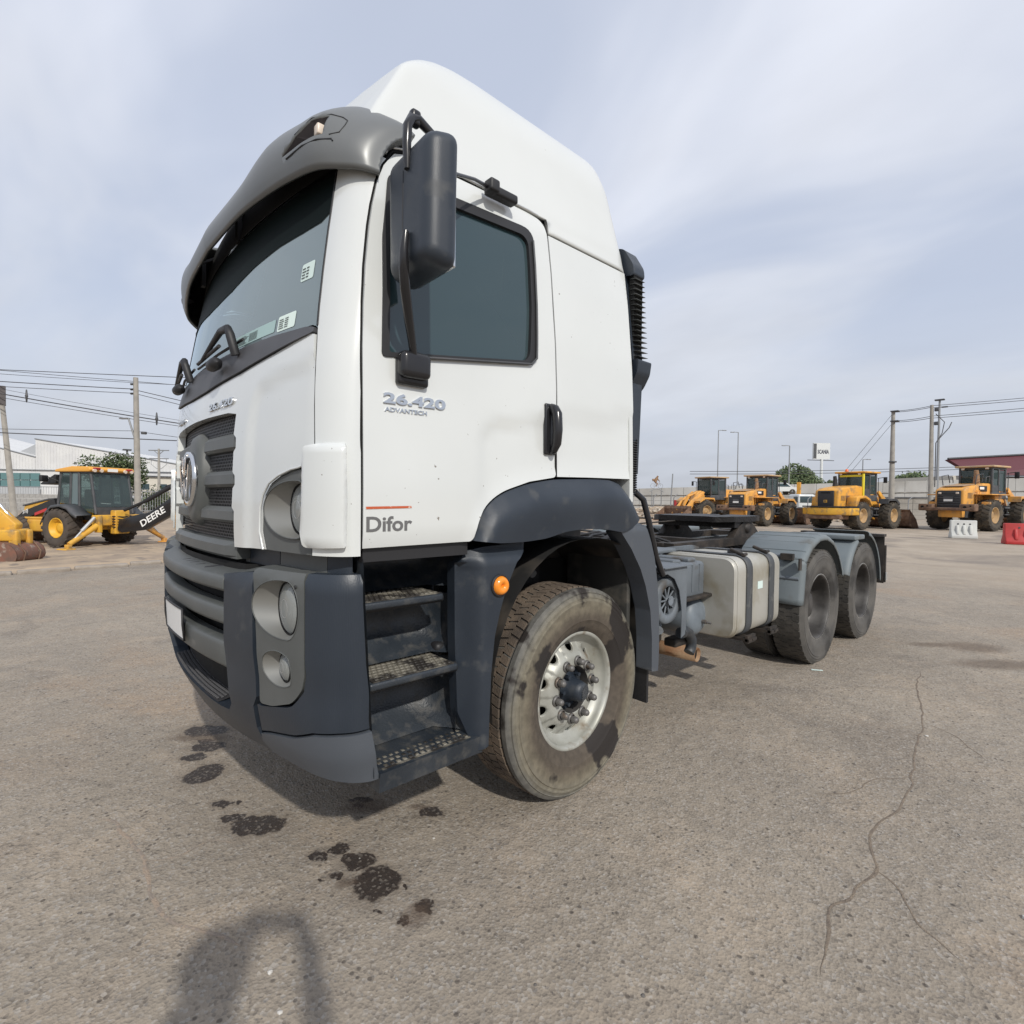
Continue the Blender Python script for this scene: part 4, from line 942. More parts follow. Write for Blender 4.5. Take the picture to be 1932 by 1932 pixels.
# lower outer skirt
stp.prism([(1.235, .440), (1.243, .510), (.93, .520), (.93, .43)], .455, lambda u, v_, h: (u, .345+h, v_))
stepu = stp.build('step_unit', NAVYW, T)
def riser(z0, z1, x0, x1):
    # scooped recess panel between treads
    v = []; f = []; n = 10
    for i in range(n+1):
        t = i/n; z = z0+(z1-z0)*t; x = x0+(x1-x0)*t-.05*math.sin(PI*t)+.06*(1-t)**6
        for y in (.33, .40, .55, .68, .74, .78, .80):
            xx = x+.30*sstep(y, .68, .80)**2*(1.)
            v.append((min(xx, 1.225), y, z))
    for i in range(n):
        for j in range(6): a = i*7+j; f.append((a, a+1, a+8, a+7))
    b = MB(); b.add(v, f, True); b.build('step_recess_panel', NAVYW, stepu)
def tread(z, xf, xb, y0, y1, dz=0.):
    b = MB(); b.rbox(((xf+xb)/2, (y0+y1)/2, z-.014), (xf-xb, y1-y0, .028), .009)
    tr = b.build('step_tread', NAVYW, stepu)
    # perforated anti-slip strip: raised studs on the worn surface
    b = MB(); b.box(((xf+xb)/2+.008, (y0+y1)/2, z+.0015), (xf-xb-.03, y1-y0-.03, .003)); b.build('tread_plate', TREADP, stepu)
    b = MB(); nx, ny = 8, 15
    for i in range(nx):
        for j in range(ny):
            x = xb+.02+(xf-xb-.035)*(i+.5)/nx; y = y0+.02+(y1-y0-.04)*(j+.5*(i % 2)+.25)/ny
            b.rbox((x, y, z+.003), (.019, .016, .005), .002, seg=1)
    o = b.build('tread_studs', TREADP, stepu); o['kind'] = 'stuff'
tread(1.085, 1.160, .93, .31, .66); tread(.812, 1.205, .95, .325, .70); tread(.508, 1.232, .97, .350, .765)
riser(.52, .80, 1.00, .97); riser(.825, 1.06, .98, .95); riser(1.095, 1.25, .94, .90)
for z, xf, y1 in ((1.062, 1.15, .665), (.788, 1.195, .705)):
    b = MB(); b.tube([(xf-.02, .325, z), (xf-.02, y1, z+.004)], .020, 10); b.build('step_nose', BLACK, stepu)
for c_ in ((1.03, .72, .833), (1.06, .76, .53)): b = MB(); b.rbox(c_, (.065, .055, .05), .02); b.build('rubber_buffer', BLACK, stepu)
# ---- wheel-arch panel ahead of the wheel (with marker lamp)
af = rnd([(.735, 1.245), (.80, 1.262), (1.035, 1.272), (1.020, 1.236), (.963, 1.195), (.905, 1.09), (.872, 1.0), (.845, .90), (.828, .75), (.822, .60), (.818, .462), (.768, .452), (.725, .60), (.715, .90), (.712, 1.20)], .006, 2)
def arf(y, z, h):
    # curls inward towards the step recess; leans in at the top
    c = (1-sstep(y, .70, .80))*(.10 if z < 1.2 else .06); t = sstep(z, 1.20, 1.262)
    return (1.252+h-c-.035*t, y, z)
archf = patch('arch_front_panel', af, arf, NAVY, T, sp=.022, thick=.05)
v = []; f = []; b = MB()
for i, z in enumerate([.455, .6, .8, 1.0, 1.15, 1.22]):
    for j in range(7):
        t = j/6; v.append((1.155-.25*t, .722+.09*t**1.0+.05*math.sin(PI*t), z))
for i in range(5):
    for j in range(6): a = i*7+j; f.append((a, a+1, a+8, a+7))
b.add(v, f, True); b.build('arch_inner_curve', NAVYW, archf)
b = MB(); b.lathe([(0, .0), (.016, .008), (.022, .012), (.024, .022), (.022, .030), (.012, .037), (0, .040)], 'x', (1.254, .868, 1.106), 32); b.build('side_marker_lamp', AMBER, archf)
b = MB(); b.lathe([(0, .047), (.006, .045), (.008, .040), (0, .038)], 'x', (1.254, .868, 1.106), 32); b.build('lamp_gasket', BLACK, archf)
# ---- arch flare above the wheel
fo = [(.735, 1.292), (.768, 1.372), (.82, 1.438), (.895, 1.481), (1.03, 1.521), (1.194, 1.546), (1.45, 1.556), (1.60, 1.556), (1.68, 1.538), (1.752, 1.485), (1.80, 1.425), (1.822, 1.372), (1.745, 1.322), (1.672, 1.293), (1.532, 1.315), (1.354, 1.321), (1.227, 1.312), (1.125, 1.288), (.982, 1.278), (.85, 1.279)]
TOPF = [(.735, 1.292), (.768, 1.372), (.82, 1.438), (.895, 1.481), (1.03, 1.521), (1.194, 1.546), (1.60, 1.556), (1.68, 1.538), (1.752, 1.485), (1.80, 1.425), (1.83, 1.372)]
def flf(sg):
    def f(y, z, h):
        d = max(0., lerp_t(TOPF, y)-z); t = min(1., d/.10)
        x = 1.236+.052*math.sin(t*PI/2)-.012*sstep(d, .12, .26)+h
        return (sg*x, y, z)
    return f
for sg in (1, -1):
    patch('arch_flare', rnd(fo, [.01]+[.06]*18+[.03]*(len(fo)-19), 4), flf(sg), NAVY, T, sp=.022, thick=.05)
ap = rnd([(1.668, 1.296), (1.745, 1.325), (1.790, 1.347), (1.845, 1.345), (1.89, 1.325), (1.94, 1.235), (1.979, 1.140), (2.010, 1.0), (2.030, .84), (2.038, .65), (2.032, .512), (1.968, .520), (1.965, .70), (1.945, .86), (1.895, 1.0), (1.845, 1.095), (1.76, 1.205)], .008, 2)
def apf(y, z, h):
    t = sstep(z, 1.31, 1.35); return (1.262+h-.05*t, y, z)
archr = patch('arch_rear_panel', ap, apf, mat('rear_arch_grey', (.07, .08, .095), .5, bump=.1, bscale=400., dirt=(.13, .135, .14), dscale=5., dmix=(.6, .8)), T, sp=.025, thick=.10)
# wheel-well liner
v = []; f = []; b = MB(); n = 26
for i in range(n+1):
    a = math.radians(-8+196*i/n); rr = .62+.05*abs(math.cos(a))
    for x in (1.21, 1.0, .78, .62): v.append((x, 1.49+rr*.93*math.cos(a)*1.0-.0, .62+rr*1.04*math.sin(a)))
for i in range(n):
    for j in range(3): a = i*4+j; f.append((a, a+1, a+5, a+4))
b.add(v, f, True); b.box((.62, 1.45, .95), (.02, 1.3, .8)); b.box((.92, 1.33, 1.365), (.60, 1.02, .02)); b.build('wheel_well_liner', mat('dirty_black_liner', (.018, .018, .018), .7, dirt=(.07, .06, .05), dscale=5., dmix=(.5, .7)), T)
b = MB(); b.prism([(1.0, .33), (1.22, .33), (1.22, .62), (1.0, .62)], .018, lambda u, v_, h: (u, 1.985+h, v_)); b.build('mudflap', BLACK, T)
b = MB(); b.rbox((.93, 1.90, .80), (.45, .03, .7), .01); b.build('rear_liner_board', mat('dirty_liner_board', (.035, .035, .032), .7, dirt=(.10, .09, .075), dscale=7., dmix=(.5, .66)), T)
b = MB(); b.box((.40, 1.3, .92), (.5, 1.6, .35)); b.box((0, .9, 1.10), (1.7, 1.2, .2)); b.tube([(.45, 1.48, .50), (1.0, 1.48, .50)], .07, 10); b.tube([(.75, 1.2, .70), (.75, 1.75, .70)], .04, 8); b.build('front_underbody', VOID, T)
b = MB(); b.cyl((.80, 1.30, 1.02), (.80, 1.34, .62), .045, 14); b.cyl((1.02, 1.27, 1.10), (1.04, 1.27, 1.09), .02, 8); b.build('shock_absorber', MGREY, T)
# ================================================================== wheels
def tyre_profile(R, W2, rimr):
    """half widths; returns (x, r) outer -> inner, closed"""
    o = [(W2*.70, rimr-.004), (W2*.82, rimr+.012), (W2*.93, rimr+.045), (W2*.955, rimr+.060), (W2*.975, rimr+.063), (W2*.99, rimr+.095), (W2*1.0, rimr+.125), (W2*.99, rimr+.150), (W2*1.005, rimr+.154), (W2*1.005, rimr+.160), (W2*.975, rimr+.163), (W2*.97, rimr+.172), (W2*.985, rimr+.175), (W2*.98, rimr+.181), (W2*.955, rimr+.184), (W2*.93, rimr+.196), (W2*.945, rimr+.199),
         (W2*.90, R-.020), (W2*.865, R-.008), (W2*.80, R)]
    return o
def make_wheel(nm, R=.520, W2=.145, rimr=.292, front=True, tm=TYRE, trm=TREAD):
    wh = empty(nm, (0, 0, 0)); wh.parent = T
    p = tyre_profile(R, W2, rimr); prof = list(p)
    # tread with three or four grooves
    g = [(.62, .50), (.24, .14), (-.14, -.24), (-.50, -.62)] if front else [(.52, .46), (.03, -.03), (-.46, -.52)]
    x_ = .80
    for a, c in g: prof += [(W2*a+.002, R), (W2*a, R-.012), (W2*c, R-.012), (W2*c-.002, R)]
    prof += [(-x, r) for x, r in reversed(p)]
    b = MB(); b.lathe(prof, 'x', n=96); ty = b.build('tyre', tm, wh); md = ty.modifiers.new('es', 'EDGE_SPLIT'); md.split_angle = math.radians(38)
    # raised sidewall bead rings
    # tread blocks
    b = MB(); rows = [(-.71, .17), (-.37, .21), (0, .22), (.37, .21)] if front else [(-.66, .27), (-.24, .38), (.24, .38), (.66, .27)]
    nb = 72 if front else 46
    for ri, (xc, xw) in enumerate(rows):
        for i in range(nb):
            a = 2*PI*(i+.5*(ri % 2))/nb; da = 2*PI/nb*.40; sk = .012*(1 if ri % 2 else -1); x0 = W2*(xc-xw*.80); x1 = W2*(xc+xw*.80); v = []
            for r_ in (R-.006, R+.0045):
                for (x, aa) in ((x0, a-da-sk), (x1, a-da+sk), (x1*.99, a+da+sk), (x0*.99, a+da-sk)):
                    v.append((x, r_*math.cos(aa), r_*math.sin(aa)))
            b.add(v, [(0, 1, 2, 3), (7, 6, 5, 4), (0, 4, 5, 1), (1, 5, 6, 2), (2, 6, 7, 3), (3, 7, 4, 0)])
    o = b.build('tread_blocks', trm, ty); o['kind'] = 'stuff'
    return wh, ty
def disc_with_holes(nm, prof, nh, rc, ha, hr, m, parent, rot0=0., thick=.01):
    """surface of revolution (x by r) with nh oval holes centred at radius rc"""
    r0, r1 = prof[0][1], prof[-1][1]
    tab = sorted([(r, x) for x, r in prof])
    def fn(u, v, h): return (lerp_t(tab, v)+h, v*math.cos(u), v*math.sin(u))
    lst = []
    for k in range(nh):                       # one sector per hole, welded
        a0 = rot0+2*PI*k/nh; a1 = rot0+2*PI*(k+1)/nh
        outl = [(a0, r0), (a1, r0), (a1, r1), (a0, r1)]
        lst.append((outl, ell((a0+a1)/2, rc, ha/rc, hr, 16)))
    V = []; F = []; S_ = []
    for outl, hole in lst:
        o = patch('tmp', outl, fn, m, None, holes=[hole], sp=.012, us=.20, thick=thick)
        b = len(V); V += [tuple(v.co) for v in o.data.vertices]; F += [tuple(i+b for i in p.vertices) for p in o.data.polygons]; S_ += [p.use_smooth for p in o.data.polygons]
        me = o.data; bpy.data.objects.remove(o); bpy.data.meshes.remove(me)
    o = mobj(nm, V, F, m, parent, smooth=S_)
    bm = bmesh.new(); bm.from_mesh(o.data); bmesh.ops.remove_doubles(bm, verts=bm.verts, dist=.0004); bm.to_mesh(o.data); bm.free()
    return o
# front wheel
fw_, fty = make_wheel('front_wheel', R=.513, W2=.149)
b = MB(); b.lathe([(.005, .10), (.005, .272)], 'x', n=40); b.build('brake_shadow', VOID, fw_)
b = MB(); b.lathe([(.030, .215), (.045, .235), (.060, .262), (.085, .272), (.108, .276), (.112, .287), (.108, .2985), (.100, .300), (.096, .292), (-.10, .28)], 'x', n=72); rim = b.build('rim', RIM, fw_)
dprof = [(.030, .236), (.046, .215), (.082, .190), (.090, .178), (.092, .150)]
dprof = [(.092, .115), (.092, .162), (.0905, .170), (.087, .177), (.081, .184), (.071, .194), (.060, .206), (.049, .220), (.041, .232), (.035, .243), (.032, .255)]
disc_with_holes('wheel_disc', dprof, 10, .2125, .025, .0215, RIM, fw_)
b = MB(); b.lathe([(.094, .115), (.085, .112), (.04, .108)], 'x', n=48); b.build('disc_bore', RIMD, rim)
b = MB(); b.lathe([(.045, .11), (.05, .085), (.06, .070), (.09, .056), (.130, .050), (.150, .044), (.156, .030), (.157, 0)], 'x', n=40)
for k in range(6):
    a = k*PI/3; b.cyl((.075, .078*math.cos(a), .078*math.sin(a)), (.095, .078*math.cos(a), .078*math.sin(a)), .010, 8)
b.build('hub_cap', NAVY, fw_)
b = MB(); b.lathe([(.158, .0), (.161, .012), (.159, .02)], 'x', n=20)
for k in range(5): b.box((.160, 0, -.024+.012*k), (.005, .05, .004), rot=Matrix.Rotation(.6, 3, 'X'))
b.build('hub_emblem', MGREY, fw_)
for k in range(10):
    a = 2*PI*k/10+.15; cy_, cz_ = .1425*math.cos(a), .1425*math.sin(a)
    b = MB(); b.lathe([(.092, .0), (.092, .027), (.098, .0265), (.103, .021)], 'x', (0, cy_, cz_), 16); b.tube([(.102, cy_, cz_), (.122, cy_, cz_)], .0178, 6); b.lathe([(.120, .0165), (.130, .0155), (.136, .011), (.138, 0)], 'x', (0, cy_, cz_), 12)
    b.build('wheel_nut', NUT, rim)
fw_.location = (1.038, 1.472, .503); fw_.rotation_euler = (0, 0, math.radians(2.9))
f2 = copy_tree(fw_, T); f2.location = (-1.055, 1.48, .503); f2.rotation_euler = (0, 0, PI+math.radians(2.0))
# rear wheels
rw, rty = make_wheel('rear_wheel', W2=.132, front=False, tm=TYREB, trm=TREADB)
b = MB(); b.lathe([(.100, .300), (.106, .296), (.106, .288), (.095, .279), (.06, .274), (-.03, .262), (-.055, .24), (-.075, .20), (-.08, .14), (-.06, .128), (.0, .122), (.02, .110), (.03, .06), (.03, 0)], 'x', n=64); rr_ = b.build('rim', RIMD, rw)
b = MB(); b.tube([(.103, .2975*math.cos(2*PI*k/60), .2975*math.sin(2*PI*k/60)) for k in range(60)], .0035, 5, closed=True); b.build('rim_edge', STRIP, rw)
for k in range(10):
    a = 2*PI*k/10; b = MB(); b.tube([(-.078, .168*math.cos(a), .168*math.sin(a)), (-.045, .168*math.cos(a), .168*math.sin(a))], .016, 6); b.build('wheel_nut', NUT, rr_)
first = True
for y in (4.80, 6.16):
    for x, rz in ((1.10, 0), (.79, 0), (-1.10, PI), (-.79, PI)):
        o = rw if first else copy_tree(rw, T); first = False
        o.location = (x, y, .503); o.rotation_euler = (random.random()*.0, 0, rz)
for x in (0,):
    for y in (4.80, 6.16):
        b = MB(); b.tube([(-1.0, y, .503), (1.0, y, .503)], .09, 12); b.lathe([(-.24, .05), (-.2, .16), (0, .21), (.2, .16), (.24, .05)], 'x', (0, y, .503), 20); b.build('rear_axle', DARKM, T)
# ---- chassis
for sg in (-1, 1):
    b = MB(); b.box((sg*.405, 4.4, .885), (.008, 5.4, .26)); b.box((sg*.38, 4.4, 1.013), (.07, 5.4, .008)); b.box((sg*.38, 4.4, .757), (.07, 5.4, .008)); b.build('chassis_rail', FRAME, T)
for y in (2.3, 3.4, 4.1, 5.48, 6.9):
    b = MB(); b.box((0, y, .90), (.8, .10, .16)); b.build('cross_member', DARKM, T)
# gearbox and driveline under the rails
b = MB(); b.rbox((0, 2.4, .75), (.5, 1.0, .45), .08); b.tube([(0, 2.9, .72), (0, 4.6, .60)], .06, 12); b.build('gearbox', DARKM, T)
# light frame cover channels behind the cab
b = MB()
for sg in (-1, 1):
    b.prism(rnd([(2.25, 1.02), (3.72, 1.02), (3.80, 1.00), (3.82, .93), (3.4, .93), (2.25, .95)], .02), .03, lambda u, v, h: (sg*.52+h, u, v+.055))
    b.rbox((sg*.60, 2.7, 1.075), (.22, .9, .03), .01)
b.build('frame_side_channel', FRAME, T)
b = MB(); b.rbox((.05, 2.45, 1.08), (.62, .50, .10), .03); b.build('cab_tilt_crossbar', FRAME, T)
# hoses and cables above the frame
random.seed(11)
for k in range(9):
    x = -.28+.07*k; y0 = 2.1+.15*random.random(); pts = []
    for i in range(9):
        t = i/8; pts.append((x+.10*math.sin(t*5+k), y0+t*(1.3+.4*random.random()), 1.07+.05*math.sin(t*PI)*(1+.6*(k % 3))+.02*random.random()))
    b = MB(); b.tube(pts, .011 if k % 3 else .016, 7); b.build('air_hose', BLACK, T)
b = MB(); pts = [(.30, 2.55, 1.07), (.32, 2.72, 1.14), (.28, 2.95, 1.20), (.24, 3.2, 1.215), (.22, 3.35, 1.19), (.22, 3.42, 1.10)]; b.tube(pts, .019, 8); b.build('air_hose', BLACK, T)
for i in range(6):
    b = MB(); b.rbox((-.2+.1*i, 2.9+.22*i % .9, 1.05), (.09, .12, .05), .012); b.build('valve_block', DARKM, T)
# long dark beams under the fifth wheel
for sg in (-1, 1):
    b = MB(); b.box((sg*.43, 5.0, 1.055), (.10, 3.0, .075)); b.build('subframe_rail', DARKM, T)
b = MB(); b.box((0, 4.2, 1.07), (.95, .12, .05)); b.box((0, 5.9, 1.07), (.95, .12, .05)); b.build('subframe_cross', DARKM, T)
# fifth wheel
f5 = MB(); out5 = rnd([(-.46, 4.52), (-.30, 4.40), (.30, 4.40), (.46, 4.52), (.47, 5.05), (.40, 5.30), (.14, 5.48), (.07, 5.30), (.05, 5.0), (-.05, 5.0), (-.07, 5.30), (-.14, 5.48), (-.40, 5.30), (-.47, 5.05)], .05, 4)
fv = []; 
f5.prism(out5, .055, lambda u, v, h: (u, v+.12, 1.250+h+.012*mnoise.noise(Vector((u*9, v*9, 0)))))
f5.prism([(-.44, 4.60), (.44, 4.60), (.40, 5.1), (-.40, 5.1)], .07, lambda u, v, h: (u, v+.12, 1.19+h))
fwp = f5.build('fifth_wheel', mat('black_greasy_plate', (.012, .011, .011), .45, bump=.6, bscale=30., spec=.3), T)
for sg in (-1, 1):
    b = MB(); b.prism([(4.70, 1.09), (5.35, 1.09), (5.20, 1.20), (5.10, 1.245), (4.94, 1.245), (4.83, 1.20)], .07, lambda u, v, h: (sg*.40-.035+h, u, v)); b.build('pivot_bracket', DARKM, fwp)
    b = MB(); b.lathe([(-.05, .0), (-.05, .05), (.05, .05), (.05, 0)], 'x', (sg*.40, 5.02, 1.18), 16); b.build('pivot_pin', DARKM, fwp)
b = MB(); b.tube([(-.40, 4.55, 1.265), (-.75, 4.2, 1.262)], .010, 6); b.tube([(-.1, 4.6, 1.25), (-.35, 3.6, 1.20)], .008, 6); b.build('release_handle', DARKM, fwp)
# ---- fuel tank
def rrect(y0, y1, x0, x1, z0, z1, r, mb, seg=5, cr=.0):
    o = rnd([(x0, z0), (x1, z0), (x1, z1), (x0, z1)], r, seg); mb_ = mb
    n = len(o); cx, cz_ = (x0+x1)/2, (z0+z1)/2; v = []
    st_ = [(y0, .975), (y0+.012, 1.0), (y1-.012, 1.0), (y1, .975)]
    for y, s_ in st_:
        for p in o: v.append((cx+(p[0]-cx)*s_, y, cz_+(p[1]-cz_)*s_))
    f = [(k*n+i, k*n+(i+1) % n, (k+1)*n+(i+1) % n, (k+1)*n+i) for k in range(3) for i in range(n)]
    mb_.add(v, f, True); mb_.add(v[:n], [tuple(range(n))]); mb_.add(v[3*n:], [tuple(reversed(range(n)))])
b = MB(); rrect(3.06, 3.84, .60, 1.215, .495, 1.06, .10, b, 8); tank = b.build('fuel_tank', TANK, T)
b = MB(); o_ = rnd([(.605, .50), (1.21, .50), (1.21, 1.055), (.605, 1.055)], .10, 8); b.tube([(x, 3.074, z) for x, z in o_], .008, 6, closed=True); b.tube([(x, 3.10, z) for x, z in rnd([(.598, .493), (1.217, .493), (1.217, 1.062), (.598, 1.062)], .10, 8)], .006, 6, closed=True); b.build('tank_seam', TANK, tank)
for y in (3.275, 3.665):
    o_ = rnd([(.590, .485), (1.225, .485), (1.225, 1.070), (.590, 1.070)], .11, 8); b = MB(); n = len(o_)
    v = [(x, y+dy_, z) for dy_ in (-.045, .045) for x, z in o_]+[(.905+(x-.905)*.985, y+dy_, .777+(z-.777)*.985) for dy_ in (-.045, .045) for x, z in o_]
    f = [(i, (i+1) % n, n+(i+1) % n, n+i) for i in range(n)]+[(2*n+i, 2*n+(i+1) % n, (i+1) % n, i) for i in range(n)]+[(n+i, n+(i+1) % n, 3*n+(i+1) % n, 3*n+i) for i in range(n)]
    b.add(v, f, True); s_ = b.build('tank_strap', mat('strap_rubber_grey', (.06, .065, .07), .6, dirt=(.15, .15, .14), dscale=9., dmix=(.6, .75)), tank)
    b = MB(); b.rbox((1.13, y, 1.085), (.12, .03, .025), .008, rot=Matrix.Rotation(.35, 3, 'Y')); b.cyl((1.18, y-.03, 1.075), (1.18, y+.03, 1.075), .012, 8); b.build('strap_buckle', DARKM, s_)
    b = MB(); b.box((.88, y, .470), (.75, .13, .02)); b.box((1.235, y, .475), (.02, .13, .055)); b.cyl((1.245, y, .475), (1.26, y, .475), .012, 8); b.build('tank_bracket', DARKM, tank)
b = MB(); b.lathe([(0, .055), (.03, .055), (.035, .04), (.035, 0)], 'z', (1.02, 3.47, 1.058), 20); b.build('filler_cap', BLACK, tank)
b = MB(); b.box((1.2165, 3.47, .84), (.002, .085, .055)); b.build('tank_sticker', PAPER, tank)
# ---- grey battery / tool box with folded bracket
b = MB(); b.rbox((.76, 2.70, .905), (.50, .66, .25), .03)
for k in range(3): b.rbox((.76, 2.50+.2*k, 1.04), (.44, .10, .03), .012)
for k in range(6): b.box((1.0105, 2.45+.1*k, .92), (.006, .02, .19))
box_ = b.build('battery_box', FRAME, T)
b = MB(); b.prism(rnd([(.50, .775), (1.05, .775), (1.05, .80), (.50, .80)], .01), .72, lambda u, v, h: (u, 2.36+h, v)); b.build('box_tray', DARKM, box_)
b = MB(); b.box((1.06, 2.37, 1.055), (.24, .30, .006)); 
b.prism([(2.23, 1.05), (2.515, 1.05), (2.515, .62), (2.46, .60), (2.46, .78), (2.43, .90), (2.37, .98), (2.29, 1.015), (2.23, 1.01)], .005, lambda u, v, h: (1.150+h, u, v)); b.build('folded_bracket', FRAME, T)
b = MB(); b.lathe([(0, .0), (.012, .03), (.012, .03)], 'x', (1.13, 2.355, .845), 16)
b.lathe([(-.10, .145), (0, .145), (.012, .138), (.015, .120), (.014, .092), (.004, .088), (-.03, .088)], 'x', (1.115, 2.355, .842), 40); disc = b.build('air_filter_cover', FRAME, T)
b = MB(); b.lathe([(-.02, .0), (-.02, .09)], 'x', (1.115, 2.355, .842), 30); b.build('cover_inside', VOID, disc)
for k in range(10):
    a = 2*PI*k/10; b = MB(); c_ = Vector((1.112, 2.355, .842)); b.tube([c_+Vector((0, .015*math.cos(a), .015*math.sin(a))), c_+Vector((0, .09*math.cos(a), .09*math.sin(a)))], .006, 6); b.build('cover_spoke', FRAME, disc)
b = MB(); b.lathe([(-.02, 0), (.012, .012), (.012, .018), (-.01, .022)], 'x', (1.115, 2.355, .842), 16); b.build('cover_hub', FRAME, disc)
b = MB(); b.tube([(1.05, 2.33, .98), (1.10, 2.40, .99), (1.11, 2.47, .93), (1.11, 2.50, .80)], .030, 10); b.tube([(1.16, 2.20, .69), (1.08, 2.30, .67), (1.00, 2.44, .66), (.95, 2.50, .70)], .025, 8); b.build('intake_hose', FRAME, T)
# ---- air tanks
def atank(x0, x1, y, z, r):
    b = MB(); b.lathe([(x1+.028, 0), (x1+.024, r*.4), (x1+.012, r*.75), (x1-.01, r*.95), (x1-.03, r), (x0, r), (x0-.02, r*.6)], 'x', (0, y, z), 36); o = b.build('air_tank', mat('blue_grey_tank', (.17, .20, .23), .5, col2=(.11, .13, .15), scale=6., dirt=(.30, .30, .27), dscale=7., dmix=(.6, .75)), T)
    b = MB(); b.tube([(x1+.02, y+.02, z-.03), (x1+.055, y+.02, z-.03)], .016, 6); b.tube([(x1+.055, y+.02, z-.03), (x1+.09, y+.025, z-.035)], .009, 6); b.build('drain_valve', NUT, o)
atank(.45, .985, 2.98, .628, .135); atank(.40, .80, 2.62, .600, .14)
b = MB(); b.tube([(1.13, 2.50, .62), (1.10, 2.60, .61), (1.07, 2.70, .575), (1.06, 2.76, .52), (1.05, 2.775, .46), (1.05, 2.75, .43)], .036, 12); b.build('bent_pipe', NAVYW, T)
b = MB(); b.rbox((1.0, 2.66, .515), (.09, .15, .055), .012); b.build('pipe_shoe', DARKM, T)
b = MB()
b.lathe([(0, .050), (.60, .050), (.60, .045), (.02, .045)], 'x', (0, 0, 0), 28, close=True); ex = b.build('exhaust_pipe', RUST, T); ex.location = (.42, 2.885, .372); ex.rotation_euler = (0, 0, math.radians(4))
b = MB(); b.lathe([(.575, .0), (.575, .045)], 'x', n=20); o = b.build('pipe_inside', VOID, ex)  # black disc near the mouth paints in the shade inside the pipe
b = MB(); b.rbox((.35, 2.6, .50), (.8, .7, .30), .08); b.build('silencer', DARKM, T)
# ---- rear mudguards
def guard(y, R, a0, a1, x0, x1, nm, ribs=True, lipw=.03):
    n = 44; v = []; f = []; b = MB()
    prof = [(x0, R-.01), (x0+.012, R)]
    if ribs: pass
    prof += [(x1-.05, R), (x1-.015, R-.008), (x1, R-.030), (x1, R-.055)]
    m = len(prof)
    for i in range(n+1):
        a = a0+(a1-a0)*i/n
        rb_ = .006 if ribs and (i % 7) in (0,) else 0
        for x, r_ in prof: v.append((x, y-(r_+rb_)*math.cos(a), .503+(r_+rb_)*math.sin(a)*1.0))
    for i in range(n):
        for j in range(m-1): f.append((i*m+j, (i+1)*m+j, (i+1)*m+j+1, i*m+j+1))
    b.add(v, f, True); o = b.build(nm, FEND, T)
    md = o.modifiers.new('solid', 'SOLIDIFY'); md.thickness = .008; md.offset = -1
    if ribs:
        k = 0; a = a0+.16
        while a < a1-.1:
            b = MB(); b.tube([(x, y-r_*math.cos(a), .503+r_*math.sin(a)) for x, r_ in ((x0+.01, R), (x1-.10, R), (x1-.05, R-.001), (x1-.02, R-.008))], .0055, 6); b.build('guard_rib', FEND, o); a += .19
    return o
for sg in (1, -1):
    for yy_, a0, a1 in ((4.80, math.radians(44), math.radians(158)),):
        g = guard(yy_, .665, a0, a1, .66, 1.235, 'mudguard')
        if sg < 0: g.scale = (-1, 1, 1)
        # lower front flap
        b = MB(); v = []; f = []
        for i in range(9):
            t = i/8; z = .965-.385*t; y = 4.318-.06*t-.0*math.sin(t*PI)
            for x, dy_ in ((.66, .0), (1.20, .0), (1.232, .02), (1.235, .06)): v.append((sg*x, y+dy_, z))
        for i in range(8):
            for j in range(3): a = i*4+j; f.append((a, a+1, a+5, a+4))
        b.add(v, f, True); o = b.build('mudguard_front_flap', FEND, g if sg > 0 else T); md = o.modifiers.new('solid', 'SOLIDIFY'); md.thickness = .01
        b = MB(); b.box((sg*1.10, 4.305, .985), (.10, .05, .055)); b.box((sg*1.215, 4.27, .93), (.012, .05, .10)); b.build('mudguard_clamp', DARKM, T)
        b = MB(); b.tube([(sg*.42, 4.32, .985), (sg*1.10, 4.32, .985)], .02, 8); b.tube([(sg*.42, 4.30, .80), (sg*1.20, 4.30, .80)], .018, 8); b.build('mudguard_stay', FRAME, T)
    # second axle: front half quarter, flat top plate, rear quarter
    g2 = guard(6.16, .66, math.radians(20), math.radians(62), .66, 1.235, 'rear_mudguard', ribs=False)
    if sg < 0: g2.scale = (-1, 1, 1)
    b = MB(); b.rbox((sg*.95, 5.92, 1.095), (.57, .34, .05), .012); b.build('mudguard_top_plate', FEND, T)
    g3 = guard(6.16, .66, math.radians(100), math.radians(175), .66, 1.235, 'rear_mudguard', ribs=False)
    if sg < 0: g3.scale = (-1, 1, 1)
    b = MB(); b.box((sg*.80, 6.86, 1.08), (.9, .12, .03)); b.box((sg*1.16, 6.93, .80), (.14, .02, .58)); b.box((sg*1.235, 6.95, .74), (.02, .04, .44)); b.build('rear_lamp_bracket', DARKM, T)
    b = MB(); b.rbox((sg*.95, 6.98, .80), (.36, .05, .12), .01); b.build('tail_lamp', mat('tail_lamp_red', (.35, .02, .02), .3), T)
b = MB(); b.tube([(1.255, 6.93, .55), (1.255, 6.93, .64)], .012, 8); b.build('marker_stub', STRIP, T)
